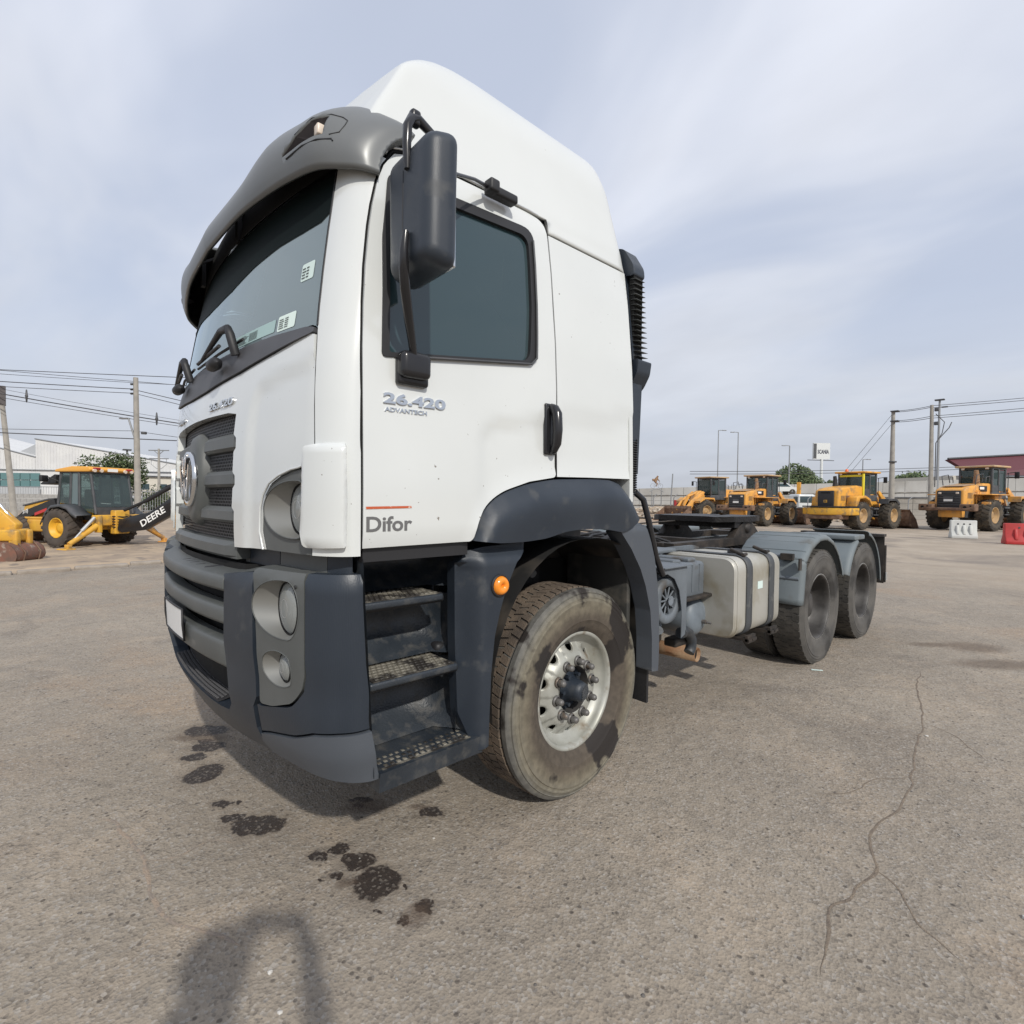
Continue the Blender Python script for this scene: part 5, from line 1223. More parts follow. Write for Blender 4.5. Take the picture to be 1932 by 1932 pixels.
# ================================================================== GROUND
def ground_mat():
    m, n, l, b = nodes('yard_ground')
    t = n.new('ShaderNodeTexCoord'); O = t.outputs['Object']
    def noise(sc, det=4., dist=0., rough=.55):
        x = n.new('ShaderNodeTexNoise'); x.inputs['Scale'].default_value = sc; x.inputs['Detail'].default_value = det; x.inputs['Distortion'].default_value = dist; x.inputs['Roughness'].default_value = rough; l.new(O, x.inputs[0]); return x.outputs[0]
    def rng(i, a, c, lo=0., hi=1., sm=False):
        r = n.new('ShaderNodeMapRange'); r.inputs[1].default_value = a; r.inputs[2].default_value = c; r.inputs[3].default_value = lo; r.inputs[4].default_value = hi
        if sm: r.interpolation_type = 'SMOOTHSTEP'
        l.new(i, r.inputs[0]); return r.outputs[0]
    def mix(f, a, c, mode='MIX'):
        x = n.new('ShaderNodeMixRGB'); x.blend_type = mode
        if isinstance(f, float): x.inputs[0].default_value = f
        else: l.new(f, x.inputs[0])
        for k, v in ((1, a), (2, c)):
            if isinstance(v, tuple): x.inputs[k].default_value = (*v, 1)
            else: l.new(v, x.inputs[k])
        return x.outputs[0]
    def math_(op, a, c=None):
        x = n.new('ShaderNodeMath'); x.operation = op
        for k, v in ((0, a), (1, c)):
            if v is None: continue
            if isinstance(v, (int, float)): x.inputs[k].default_value = v
            else: l.new(v, x.inputs[k])
        return x.outputs[0]
    base = mix(rng(noise(.55, 5.), .35, .65), (.275, .235, .188), (.345, .296, .236))
    base = mix(rng(noise(1.7, 5., .5), .50, .70, 0, .65), base, (.40, .325, .245))                 # sandy wash
    base = mix(rng(noise(.42, 6., 1.2), .48, .68, 0, .55, True), base, (.345, .25, .17))
    base = mix(rng(noise(.9, 6., 1.5), .56, .66, 0, .42, True), base, (.17, .145, .12))
    base = mix(rng(noise(9., 4.), .35, .62, .0, .35), base, (.215, .187, .155))                 # grey wear
    # aggregate: individual stone chips
    v = n.new('ShaderNodeTexVoronoi'); v.inputs['Scale'].default_value = 95.; l.new(O, v.inputs[0])
    sepc = n.new('ShaderNodeSeparateColor'); l.new(v.outputs['Color'], sepc.inputs[0])
    base = mix(rng(sepc.outputs[0], .70, .98, 0, .42), base, (.43, .41, .38))
    base = mix(rng(sepc.outputs[1], .74, 1., 0, .5), base, (.105, .092, .08))
    v2 = n.new('ShaderNodeTexVoronoi'); v2.inputs['Scale'].default_value = 38.; l.new(O, v2.inputs[0])
    s2 = n.new('ShaderNodeSeparateColor'); l.new(v2.outputs['Color'], s2.inputs[0])
    spot = math_('MULTIPLY', rng(v2.outputs['Distance'], .36, .22), rng(s2.outputs[0], .90, .93))
    base = mix(math_('MULTIPLY', spot, .75), base, (.08, .068, .058))
    # far part of the yard: pale compacted dirt
    sx = n.new('ShaderNodeSeparateXYZ'); l.new(O, sx.inputs[0])
    far = math_('ADD', math_('MULTIPLY', sx.outputs[1], .11), math_('MULTIPLY', noise(.22, 5., .6), 1.6))
    farf = rng(far, 1.75, 2.7, 0, .85, True)
    dirt = mix(rng(noise(.8, 6.), .35, .65), (.36, .30, .235), (.43, .365, .29))
    dirt = mix(rng(noise(.25, 5., 1.0), .50, .62, 0, .75), dirt, (.19, .165, .145))
    base = mix(farf, base, dirt)
    # tyre-worn darker lanes running past the truck
    # stains
    nv = n.new('ShaderNodeTexNoise'); nv.inputs['Scale'].default_value = 22.; nv.inputs['Detail'].default_value = 5; l.new(O, nv.inputs[0])
    off = n.new('ShaderNodeVectorMath'); off.operation = 'SUBTRACT'; l.new(nv.outputs['Color'], off.inputs[0]); off.inputs[1].default_value = (.5, .5, .5)
    of2 = n.new('ShaderNodeVectorMath'); of2.operation = 'SCALE'; of2.inputs['Scale'].default_value = .075; l.new(off.outputs[0], of2.inputs[0])
    pp_ = n.new('ShaderNodeVectorMath'); pp_.operation = 'ADD'; l.new(O, pp_.inputs[0]); l.new(of2.outputs[0], pp_.inputs[1])
    ST = [(.13, .12, .045, .032), (.28, .13, .042, .032), (.17, .18, .014, .012), (.41, .20, .115, .070), (.79, .32, .038, .035), (.80, .40, .040, .034), (.925, .43, .058, .050), (.88, .40, .04, .03), (1.07, .42, .088, .085), (.94, .33, .033, .024),
          (.83, .82, .050, .038), (1.29, .50, .035, .03), (1.30, .41, .022, .02), (-.79, .25, .13, .075), (-.55, .21, .085, .06), (-.46, .12, .06, .045), (-.23, .12, .085, .095), (-.64, .21, .05, .03), (.53, .63, .06, .02), (.56, .60, .025, .018),
          (.92, .28, .01, .01), (1.16, .50, .012, .012), (1.2, .36, .013, .012)]
    cur = None
    for (x, y, a, c) in ST:
        mp_ = n.new('ShaderNodeMapping'); mp_.vector_type = 'TEXTURE'; mp_.inputs['Location'].default_value = (x, y, 0); mp_.inputs['Rotation'].default_value = (0, 0, math.radians(47.8)); mp_.inputs['Scale'].default_value = (a, c, 1)
        l.new(pp_.outputs[0], mp_.inputs[0]); ln = n.new('ShaderNodeVectorMath'); ln.operation = 'LENGTH'; l.new(mp_.outputs[0], ln.inputs[0])
        cur = ln.outputs['Value'] if cur is None else math_('MINIMUM', cur, ln.outputs['Value'])
    sf = rng(cur, 1.12, .95, 0, 1, True)
    base = mix(rng(cur, 2.0, 1.0, 0, .40, True), base, (.16, .13, .10))
    sf2 = math_('MULTIPLY', sf, rng(sepc.outputs[0], .75, .95, .93, .5))
    base = mix(sf2, base, (.030, .022, .018))
    st2 = None
    for (x, y, a, c) in [(2.09, 6.55, .30, .20), (2.35, 5.98, .45, .16), (1.8, 6.34, .25, .09), (2.35, 5.98, .45, .16), (.76, .81, .05, .028), (1.0, .34, .045, .022), (1.30, .455, .05, .06), (-.7, .2, .2, .05), (.60, .62, .12, .06)]:
        mp_ = n.new('ShaderNodeMapping'); mp_.vector_type = 'TEXTURE'; mp_.inputs['Location'].default_value = (x, y, 0); mp_.inputs['Rotation'].default_value = (0, 0, math.radians(47.8)); mp_.inputs['Scale'].default_value = (a, c, 1)
        l.new(pp_.outputs[0], mp_.inputs[0]); ln = n.new('ShaderNodeVectorMath'); ln.operation = 'LENGTH'; l.new(mp_.outputs[0], ln.inputs[0])
        st2 = ln.outputs['Value'] if st2 is None else math_('MINIMUM', st2, ln.outputs['Value'])
    base = mix(math_('MULTIPLY', rng(st2, 1.25, .6), .55), base, (.10, .07, .05))
    l.new(base, b.inputs['Base Color'])
    rr = mix(sf, (.92, .92, .92), (.55, .55, .55)); l.new(rr, b.inputs['Roughness']); b.inputs['Specular IOR Level'].default_value = .25
    bb = n.new('ShaderNodeBump'); bb.inputs['Strength'].default_value = .5; bb.inputs['Distance'].default_value = .005
    h = math_('ADD', math_('MULTIPLY', v.outputs['Distance'], 1.0), math_('MULTIPLY', noise(160., 3.), .8)); l.new(h, bb.inputs['Height'])
    b2 = n.new('ShaderNodeBump'); b2.inputs['Strength'].default_value = .38; b2.inputs['Distance'].default_value = .03; l.new(noise(14., 5.), b2.inputs['Height']); l.new(bb.outputs[0], b2.inputs['Normal'])
    b3 = n.new('ShaderNodeBump'); b3.inputs['Strength'].default_value = .5; b3.inputs['Distance'].default_value = .12; l.new(noise(1.3, 6.), b3.inputs['Height']); l.new(b2.outputs[0], b3.inputs['Normal'])
    l.new(b3.outputs[0], b.inputs['Normal'])
    return m
GR = ground_mat()
v = [(-1500, -1500, 0), (1500, -1500, 0), (1500, 1500, 0), (-1500, 1500, 0)]
setp(mobj('yard_ground', v, [(0, 1, 2, 3)], GR), kind='structure')
# sand-filled cracks in the asphalt
def seam(name, pts, wd, m):
    P = [Vector((p[0], p[1], 0)) for p in pts]; Q = []
    for i in range(len(P)-1):
        p0 = P[max(0, i-1)]; p1 = P[i]; p2 = P[i+1]; p3 = P[min(len(P)-1, i+2)]
        for k in range(10):
            t = k/10; Q.append(.5*((2*p1)+(p2-p0)*t+(2*p0-5*p1+4*p2-p3)*t*t+(3*p1-p0-3*p2+p3)*t**3))
    v = []; f = []
    for i, p in enumerate(Q):
        d = (Q[min(i+1, len(Q)-1)]-Q[max(i-1, 0)]).normalized(); nn = Vector((-d.y, d.x, 0))
        j = mnoise.noise(p*9)*.02; w1 = wd*(.4+.9*abs(mnoise.noise(p*7+Vector((3, 1, 0))))); w2 = wd*(.4+.9*abs(mnoise.noise(p*6+Vector((8, 5, 0)))))
        e_ = min(1, i/6, (len(Q)-1-i)/6)
        v += [p+nn*(j-w1*e_)+Vector((0, 0, .0008)), p+nn*j+Vector((0, 0, .0014)), p+nn*(j+w2*e_)+Vector((0, 0, .0008))]
    for i in range(len(Q)-1):
        a = 3*i; f += [(a, a+1, a+4, a+3), (a+1, a+2, a+5, a+4)]
    return setp(mobj(name, v, f, m), kind='structure')
SANDY = mat('sandy_crack_fill', (.34, .265, .20), .95, col2=(.27, .225, .185), scale=30., mix=(.4, .55), bump=.5, bscale=150.)
seam('ground_crack', [(-.10, -.32), (.02, -.26), (.2, -.235), (.36, -.21), (.53, -.22), (.63, -.22), (.76, -.18), (.87, -.13), (.97, -.08), (1.05, -.05)], .012, SANDY)
CRK = mat('dark_crack_fill', (.22, .175, .13), .95, col2=(.15, .12, .095), scale=25., bump=.6, bscale=150.)
seam('ground_crack', [(1.9, 5.2), (1.98, 4.6), (2.13, 3.9), (2.20, 3.3), (2.27, 2.67), (2.24, 2.18), (2.32, 1.92), (2.27, 1.58), (2.34, 1.24)], .009, CRK)
seam('ground_crack', [(2.24, 2.9), (2.12, 2.72), (2.08, 2.5), (1.95, 2.35)], .005, CRK)
seam('ground_crack', [(2.30, 1.95), (2.42, 1.86), (2.50, 1.72), (2.62, 1.66)], .006, CRK)
seam('ground_crack', [(2.15, 3.85), (2.35, 3.7), (2.5, 3.45)], .005, CRK)
seam('ground_crack', [(.36, -.21), (.42, -.10), (.40, .02), (.48, .10)], .005, SANDY)
# dirt ground on the left with a broken kerb
DIRT = mat('tan_dirt', (.42, .325, .225), .95, col2=(.30, .235, .175), scale=1.6, mix=(.38, .62), bump=.9, bscale=9., dirt=(.20, .165, .135), dscale=3., dmix=(.56, .68))
v = []; f = []
nx, ny = 46, 60
for i in range(nx+1):
    for j in range(ny+1):
        y = -14+46*j/ny; x0 = -10.15-.45*sstep(y, -1.5, 1.5)+.10*mnoise.noise(Vector((0, y*1.3, 0))); x = x0-38*(i/nx)**1.5
        e_ = min(1., i/1.2); z = e_*(.045+.05*mnoise.noise(Vector((x*.8, y*.8, 0)))+.035*mnoise.noise(Vector((x*3, y*3, 2)))+.03)-.01
        v.append((x, y, max(z, -.01) if i else -.01))
for i in range(nx):
    for j in range(ny): a = i*(ny+1)+j; f.append((a, a+1, a+ny+2, a+ny+1))
setp(mobj('dirt_ground', v, f, DIRT, smooth=True), kind='structure')
random.seed(5)
kr = setp(empty('broken_kerb', (-10.1, 0, 0)), kind='structure')
y = -3.6
while y < 3.4:
    ln = .5+.5*random.random(); x0 = -10.10-.45*sstep(y, -1.5, 1.5)
    b = MB(); b.rbox((x0+10.1+.06*random.random(), y+ln/2, .02), (.16+.08*random.random(), ln*.95, .07+.05*random.random()), .025, rot=Matrix.Rotation((random.random()-.5)*.12, 3, 'Z')); b.build('kerb_stone', mat('dusty_kerb', (.33, .29, .245), .95, col2=(.26, .22, .18), scale=6., bump=.5, bscale=14.), kr); y += ln+.02
# loose stones
random.seed(3)
b = MB()
def stone(b, x, y, s, z=0):
    bm = bmesh.new(); bmesh.ops.create_icosphere(bm, subdivisions=1, radius=s)
    for q in bm.verts: q.co = Vector((q.co.x*(1+.3*random.random()), q.co.y*(.8+.3*random.random()), q.co.z*.55))*(.8+.4*random.random())
    rz = Matrix.Rotation(random.random()*6, 3, 'Z'); bm.verts.ensure_lookup_table(); b.add([rz @ q.co+Vector((x, y, z+s*.25)) for q in bm.verts], [tuple(x_.index for x_ in p.verts) for p in bm.faces]); bm.free()
def inshadowfree(x, y): return True
for i in range(1500):
    r_ = .9+9*random.random()**1.7; a = math.radians(137.8)+(random.random()-.5)*1.75
    stone(b, CAM.x+r_*math.cos(a), CAM.y+r_*math.sin(a), .0018+.0045*random.random()**3)
o = b.build('loose_gravel', mat('gravel_stone', (.30, .285, .26), .8, col2=(.12, .11, .10), scale=8., mix=(.45, .55))); o['kind'] = 'stuff'
b = MB()
for (x, y, s) in [(1.66, .12, .011), (2.74, 2.05, .017), (1.2, .0, .008), (1.0, .73, .006), (2.2, 3.6, .012), (1.35, -.02, .007)]: stone(b, x, y, s)
o = b.build('pale_pebbles', mat('pale_pebble', (.52, .50, .46), .8)); o['kind'] = 'stuff'
b = MB(); b.box((1.30, 4.48, .006), (.09, .018, .004), rot=Matrix.Rotation(.6, 3, 'Z')); 
o = b.build('litter_strip', PAPER); setp(o, 'thin white strip of litter lying on the ground in front of the rear tyre', 'litter')
# rubble heap at the far left of the loaders
random.seed(9)
def heap(name, cx, cy, rx, ry, h, m, n, smax, lab, cat='rubble'):
    v = []; f = []; g = 22
    for i in range(g+1):
        for j in range(g+1):
            u, w_ = -1+2*i/g, -1+2*j/g; d = math.sqrt(u*u+w_*w_); z = h*max(0, 1-d*d)*(.8+.5*mnoise.noise(Vector((u*3+cx, w_*3+cy, 0))))
            v.append((u*rx, w_*ry, z-.03))
    for i in range(g):
        for j in range(g): a = i*(g+1)+j; f.append((a, a+1, a+g+2, a+g+1))
    t = setp(empty(name, (cx, cy, 0)), lab, cat); mobj('heap_body', v, f, m, t, smooth=True)
    b = MB()
    for i in range(n):
        u, w_ = random.uniform(-.95, .95), random.uniform(-.95, .95)
        if u*u+w_*w_ > 1: continue
        stone(b, u*rx, w_*ry, smax*(.3+.7*random.random()), h*max(0, 1-u*u-w_*w_)*.85)
    o = b.build('rubble_stones', mat('pale_rubble', (.50, .44, .36), .9, col2=(.36, .31, .25), scale=3.), t); o['kind'] = 'stuff'
heap('rubble_heap', -21.5, 37.0, 3.2, 2.6, 1.05, DIRT, 240, .22, 'pale heap of rubble and soil beside the leftmost loader bucket')
heap('soil_heap', -9.2, 47.5, 3.0, 2.0, .95, DIRT, 120, .16, 'low tan soil heap behind the loader bucket at the foot of the concrete pole')
# ================================================================== MACHINES
def wheel_parts(t, loc, R, W2, rimm, tm=OTYRE, nl=22, lug=.035):
    w_ = empty('wheel', loc); w_.parent = t; s = 1 if loc[1] > 0 else -1
    b = MB(); b.lathe([(W2*.75, R*.50), (W2*.95, R*.60), (W2, R*.78), (W2*.93, R*.90), (W2*.8, R*.955), (-W2*.8, R*.955), (-W2*.93, R*.90), (-W2, R*.78), (-W2*.95, R*.6), (-W2*.75, R*.50)], 'y', n=40); ty = b.build('tyre', tm, w_)
    b = MB()
    for k in range(nl):
        for sd_ in (-1, 1):
            a = 2*PI*(k+.5*(sd_ > 0))/nl; v = []
            for r_ in (R*.93, R*1.0):
                for (yy, aa) in ((sd_*W2*.98, a-.09), (sd_*W2*.02, a+.10), (sd_*W2*.02, a+.22), (sd_*W2*.98, a+.06)):
                    rr2 = r_-(R*.03 if abs(yy) > W2*.5 else 0); v.append((rr2*math.sin(aa), yy, rr2*math.cos(aa)))
            b.add(v, [(0, 1, 2, 3), (7, 6, 5, 4), (0, 4, 5, 1), (1, 5, 6, 2), (2, 6, 7, 3), (3, 7, 4, 0)])
    o = b.build('tyre_lugs', tm, w_); o['kind'] = 'stuff'
    b = MB(); b.lathe([(s*W2*.80, R*.51), (s*W2*.86, R*.50), (s*W2*.80, R*.46), (s*W2*.30, R*.42), (s*W2*.2, R*.26), (s*W2*.42, R*.22), (s*W2*.45, R*.10), (s*W2*.45, 0)], 'y', n=32); b.lathe([(-s*W2*.75, R*.5), (-s*W2*.4, R*.4), (-s*W2*.3, 0)], 'y', n=24); b.build('rim', rimm, w_)
    return w_
def loader(name, loc, deg, s, lab, yel, variant):
    """wheel loader, forward +X; variant: 'bar' (dark slatted grille and broad rusty counterweight) or 'tall' (tall black grille, yellow bumper)"""
    t = setp(empty(name, loc, math.radians(deg), s), lab, 'wheel loader', 'wheel loaders parked across the yard')
    rimm = mat('dusty_yellow_rim', (.45, .29, .13), .7, col2=(.30, .20, .11), scale=5.)
    for x in (-1.65, 1.65):
        for y in (-1.02, 1.02): wheel_parts(t, (x, y, .78), .78, .29, rimm)
    b = MB(); b.box((-1.5, 0, .95), (2.2, .95, .6)); b.box((1.2, 0, .95), (1.6, .9, .6)); b.cyl((-1.65, -.9, .78), (-1.65, .9, .78), .16, 12); b.cyl((1.65, -.9, .78), (1.65, .9, .78), .16, 12); b.build('axle_frame', MGREY, t)
    # engine hood tapering down towards the rear
    W_ = .62 if variant != 'tall' else .66
    hood_ = [(-3.10, 1.10), (-3.05, 2.02), (-2.7, 2.15), (-1.1, 2.36), (-.45, 2.36), (-.45, 1.10)]
    if variant == 'tall': hood_ = [(-3.05, 1.0), (-2.95, 2.15), (-2.6, 2.28), (-1.1, 2.45), (-.45, 2.40), (-.45, 1.0)]
    b = MB(); b.prism(hood_, 2*W_, lambda u, v, h: (u, -W_+h, v)); o = b.build('engine_hood', yel, t); bevel(o, .09, 4, 40)
    b = MB(); b.box((-2.3, 0, 2.235), (1.0, .9, .02), rot=Matrix.Rotation(-.11, 3, 'Y')); b.build('dusty_hood_top', mat('dust_on_metal', (.36, .25, .16), .9), t)
    g_ = MB()
    if variant == 'tall':
        g_.rbox((-3.03, 0, 1.60), (.10, .86, 1.06), .03)
    else: g_.rbox((-3.10, 0, 1.52), (.08, .98, .88), .03)
    gr_ = g_.build('grille', BLACK, t)
    if variant != 'tall':
        for k in range(7):
            b = MB(); b.box((-3.145, 0, 1.14+.12*k), (.02, .90, .03)); b.build('grille_slat', MGREY, gr_)
        for y in (-.36, .36): b = MB(); b.rbox((-3.15, y, 1.84), (.03, .13, .09), .02); b.build('rear_lamp', mat('pale_lamp', (.7, .6, .5)), gr_)
        b = MB(); b.box((-3.165, 0, 1.55), (.012, .40, .26)); b.build('number_board', MGREY, gr_)
        b = MB(); b.box((-3.176, .0, 1.49), (.008, .36, .10)); b.build('number_plate', mat('plate_white', (.78, .78, .76)), gr_)
    else:
        b = MB(); b.box((-3.09, 0, 1.55), (.012, .19, .14)); b.build('badge', YELJ, gr_)
        b = MB(); b.box((-3.10, 0, 1.56), (.008, .13, .05)); b.build('badge_mark', BLACK, gr_)
        b = MB(); b.box((-3.09, 0, 2.02), (.015, .5, .05)); b.build('grille_slot', VOID, gr_)
        b = MB()
        for sgn in (-1, 1): b.box((-2.0, sgn*.675, 1.62), (.55, .012, .50))
        b.build('side_vent', mat('vent_brown', (.16, .09, .06), .8), t)
        b = MB()
        for sgn in (-1,): 
            for k in range(4): b.box((-1.75, sgn*.70, 1.18+.12*k), (.25, .02, .03))
            b.box((-1.87, sgn*.70, 1.36), (.03, .02, .5)); b.box((-1.63, sgn*.70, 1.36), (.03, .02, .5))
        b.build('red_step', RED, t)
    # counterweight
    if variant == 'tall':
        pf = [(-3.35, -.75), (-3.45, -.35), (-3.45, .35), (-3.35, .75), (-3.05, 1.30), (-2.2, 1.35), (-2.2, -1.35), (-3.05, -1.30)]
        b = MB(); b.prism(pf, .40, lambda u, v, h: (u, v, .80+h*(1.)+(.0))); o = b.build('counterweight', YELJ, t); bevel(o, .06, 3, 40)
        b = MB(); b.prism([(x*1.002-.01, y*1.005) for x, y in pf], .07, lambda u, v, h: (u, v, 1.22+h)); b.build('bumper_top_strip', BLACK, t)
        b = MB(); b.rbox((-2.9, 0, .70), (.9, 1.9, .26), .06); b.build('belly_weight', EARTH, t)
        for sgn in (-1, 1):
            b = MB(); b.prism([(-2.35, 1.28), (-2.25, 1.78), (-1.95, 1.86), (-1.35, 1.88), (-.85, 1.70), (-.60, 1.35), (-.68, 1.32), (-.95, 1.60), (-1.35, 1.74), (-1.9, 1.70), (-2.15, 1.28)], .52, lambda u, v, h: (u, sgn*(.70+h), v)); o = b.build('rear_fender', yel, t); bevel(o, .03, 2, 40)
    else:
        b = MB(); b.rbox((-3.15, 0, 1.06), (.55, 2.05, .14), .03)
        for sgn in (-1, 1): b.rbox((-3.22, sgn*.86, 1.14), (.38, .62, .34), .05)
        cwt = b.build('counterweight', EARTH, t)
        for sgn in (-1, 1):
            for (dy_, dz_, r_) in ((.10, .0, .07), (-.12, .06, .035), (-.12, -.07, .035)): b = MB(); b.cyl((-3.40, sgn*.88+dy_, 1.15+dz_), (-3.42, sgn*.88+dy_, 1.15+dz_), r_, 12); b.build('lamp_socket', VOID, cwt)
        b = MB(); b.rbox((-2.6, 0, .88), (1.0, .9, .45), .05); b.build('tow_block', yel, t)
        for sgn in (-1, 1):
            b = MB(); b.rbox((-1.35, sgn*.98, 1.78), (1.75, .72, .05), .02); b.rbox((-.9, sgn*.85, 1.45), (.7, .45, .6), .04); b.rbox((-2.15, sgn*1.1, 1.2), (.1, .35, .45), .03); b.build('side_platform', yel, t)
            b = MB(); 
            for z in (1.35, 1.55, 1.75, 1.95): b.tube([(-2.1, sgn*.70, z), (-1.85, sgn*.70, z)], .015, 6)
            for x in (-2.1, -1.85): b.tube([(x, sgn*.70, 1.2), (x, sgn*.70, 2.0)], .015, 6)
            b.build('side_ladder', yel, t)
            b = MB(); b.rbox((-1.35, sgn*.64, 2.08), (.75, .02, .28), .01); dec = b.build('hood_decal', BLACK, t)
            b = MB(); b.rbox((-1.50, sgn*.655, 2.10), (.42, .012, .12), .005); b.build('decal_plate', mat('plate_white', (.78, .78, .76)), dec)
            b = MB(); b.tube([(-2.2, sgn*.66, 2.25), (-2.2, sgn*.72, 2.72), (-1.6, sgn*.72, 2.80), (-1.55, sgn*.66, 2.4)], .022, 6); b.tube([(-1.4, sgn*.74, 2.4), (-1.4, sgn*.76, 2.65), (-1.05, sgn*.76, 2.7), (-1.05, sgn*.74, 2.4)], .022, 6); b.build('handrail', MGREY, t)
    # exhaust and cab
    b = MB(); b.tube([(-1.25, -.32 if variant != 'tall' else .5, 2.25), (-1.25, -.32 if variant != 'tall' else .5, 2.75), (-1.30, -.32 if variant != 'tall' else .5, 3.0)], [.15, .11, .09], 12); b.build('exhaust_stack', mat('rusty_pipe', (.23, .12, .06)) if variant != 'tall' else BLACK, t)
    cx0, cx1, cw_ = -.55, .80, .66; zb, zt = 1.75, 3.12
    b = MB()
    for x, y in ((cx0, -cw_), (cx0, cw_), (cx1, -cw_), (cx1, cw_), (.1, -cw_), (.1, cw_)): b.rbox((x, y, (zb+zt)/2), (.10, .09, zt-zb), .02)
    b.rbox(((cx0+cx1)/2, 0, zb), (cx1-cx0+.12, 2*cw_+.1, .35), .04); b.rbox(((cx0+cx1)/2, 0, zt), (cx1-cx0+.1, 2*cw_+.08, .10), .02)
    for sgn in (-1, 1): b.box(((cx0+.1)/2, sgn*cw_, 2.05), (.6, .05, .45))
    cb_ = b.build('cab_frame', MGREY, t)
    if variant == 'tall':
        b = MB(); b.rbox((cx0-.04, -cw_-.02, 2.35), (.12, .10, 1.6), .02); b.rbox((cx0-.04, 0, 3.02), (.08, 1.2, .12), .02); b.build('yellow_pillar', mat('lime_yellow', (.70, .60, .03), .5), t)
    for (c_, d_) in (((cx0, 0, 2.52), (.012, 2*cw_-.1, 1.05)), ((cx1, 0, 2.52), (.012, 2*cw_-.1, 1.05)), (((cx0+.1)/2, cw_, 2.60), (.5, .012, .85)), (((cx0+.1)/2, -cw_, 2.60), (.5, .012, .85)), ((.45, cw_, 2.5), (.58, .012, 1.05)), ((.45, -cw_, 2.5), (.58, .012, 1.05))):
        b = MB(); b.box(c_, d_); b.build('cab_window', CABG, cb_)
    b = MB(); b.rbox((.15, 0, 2.15), (.45, .45, .15), .05); b.rbox((-.05, 0, 2.45), (.12, .42, .55), .05); b.rbox((-.06, 0, 2.80), (.09, .22, .16), .04); b.build('operator_seat', BLACK, t)
    b = MB(); b.rbox(((cx0+cx1)/2, 0, zt+.10), (cx1-cx0+.42, 2*cw_+.34, .10), .04); rf_ = b.build('cab_roof', yel if variant == 'tall' else mat('dusty_roof_yellow', (.50, .34, .18), .8, col2=(.40, .30, .2), scale=3.), t)
    for sgn in (-1, 1):
        b = MB(); b.tube([(cx1+.05, sgn*.72, 2.9), (cx1+.15, sgn*1.02, 2.95)], .018, 6); b.rbox((cx1+.15, sgn*1.08, 2.80), (.05, .20, .34), .03); b.build('mirror', BLACK, t)
        b = MB(); b.rbox((cx0-.12, sgn*.50, zt-.0), (.06, .14, .10), .02); b.build('work_lamp', mat('pale_lamp', (.7, .6, .5)), cb_)
    if variant == 'tall': b = MB(); b.lathe([(0, .09), (.10, .08), (.14, .05), (.15, 0)], 'z', (-.35, .35, zt+.17), 16); b.build('beacon', mat('orange_beacon', (.75, .14, .03), .3), rf_)
    for k in range(4): b = MB(); b.tube([(.95, -.20+.12*k, 1.9), (1.15, -.22+.12*k, 2.2+.04*k), (1.45, -.2+.13*k, 2.12)], .025, 5); b.build('hydraulic_hose', BLACK, t)
    for sgn in (-1, 1):
        for k in range(4): b = MB(); b.box((-2.75+.12*k, sgn*(W_+.004), 1.72), (.05, .012, .28)); b.build('louvre', MGREY, t)
        b = MB(); b.tube([(cx1+.02, sgn*.70, 1.9), (cx1+.08, sgn*.76, 2.0), (cx1+.08, sgn*.76, 2.9)], .02, 5); b.build('grab_rail', MGREY, t)
        b = MB(); b.rbox((.10, sgn*.92, 1.15), (.5, .32, .10), .02); b.rbox((.10, sgn*.96, .80), (.45, .25, .05), .02); b.tube([(-.12, sgn*.96, 1.15), (-.12, sgn*.96, .80)], .02, 5); b.tube([(.32, sgn*.96, 1.15), (.32, sgn*.96, .80)], .02, 5); b.build('access_step', MGREY, t)
    # front frame, fenders, arms and bucket
    b = MB(); b.prism([(.95, 1.0), (1.0, 1.9), (1.35, 2.25), (1.65, 2.1), (2.1, 1.2), (2.1, .8)], .6, lambda u, v, h: (u, -.3+h, v)); o = b.build('front_tower', yel, t); bevel(o, .04, 2, 40)
    for sgn in (-1, 1):
        b = MB(); b.prism([(.95, 1.45), (1.0, 1.72), (1.9, 1.75), (2.3, 1.5), (2.3, 1.35), (1.85, 1.62), (1.1, 1.62)], .52, lambda u, v, h: (u, sgn*(.74+h), v)); b.build('front_fender', MGREY if variant == 'tall' else yel, t)
        b = MB(); b.prism([(1.25, 2.10), (1.45, 2.20), (2.45, 1.55), (3.30, .62), (3.20, .42), (2.75, .60), (2.2, 1.25)], .13, lambda u, v, h: (u, sgn*.52-.065+h, v)); o = b.build('lift_arm', yel, t); bevel(o, .02, 2, 40)
        b = MB(); b.tube([(1.3, sgn*.36, 1.15), (2.35, sgn*.36, 1.10)], .06, 8); b.build('lift_cylinder', STRIP, t)
    b = MB(); b.prism([(2.2, 1.75), (2.35, 1.85), (2.75, 1.2), (2.7, 1.0)], .14, lambda u, v, h: (u, -.07+h, v)); b.tube([(1.4, 0, 2.15), (2.3, 0, 1.80)], .07, 8); b.tube([(2.72, 0, 1.08), (3.3, 0, .85)], .05, 8); b.build('bucket_linkage', yel, t)
    bk2 = [(3.25, 1.12), (3.30, .95), (3.20, .55), (3.32, .22), (3.60, .08), (4.35, .04), (4.35, .0), (3.55, .03), (3.24, .17), (3.10, .55), (3.18, .98), (3.15, 1.12)]
    b = MB(); b.prism(bk2, 2.75, lambda u, v, h: (u, -1.375+h, v))
    for y in (-1.375, 1.345): b.prism([(3.2, 1.12), (3.25, .5), (3.5, .05), (4.35, .02), (4.0, .55)], .03, lambda u, v, h: (u, y+h, v))
    b.build('bucket', EARTH if variant != 'front' else EARTHO, t)
    b = MB()
    for k in range(8): b.box((4.45, -1.2+.343*k, .04), (.22, .10, .05))
    o = b.build('bucket_teeth', EARTHO, t); o['kind'] = 'stuff'
    return t
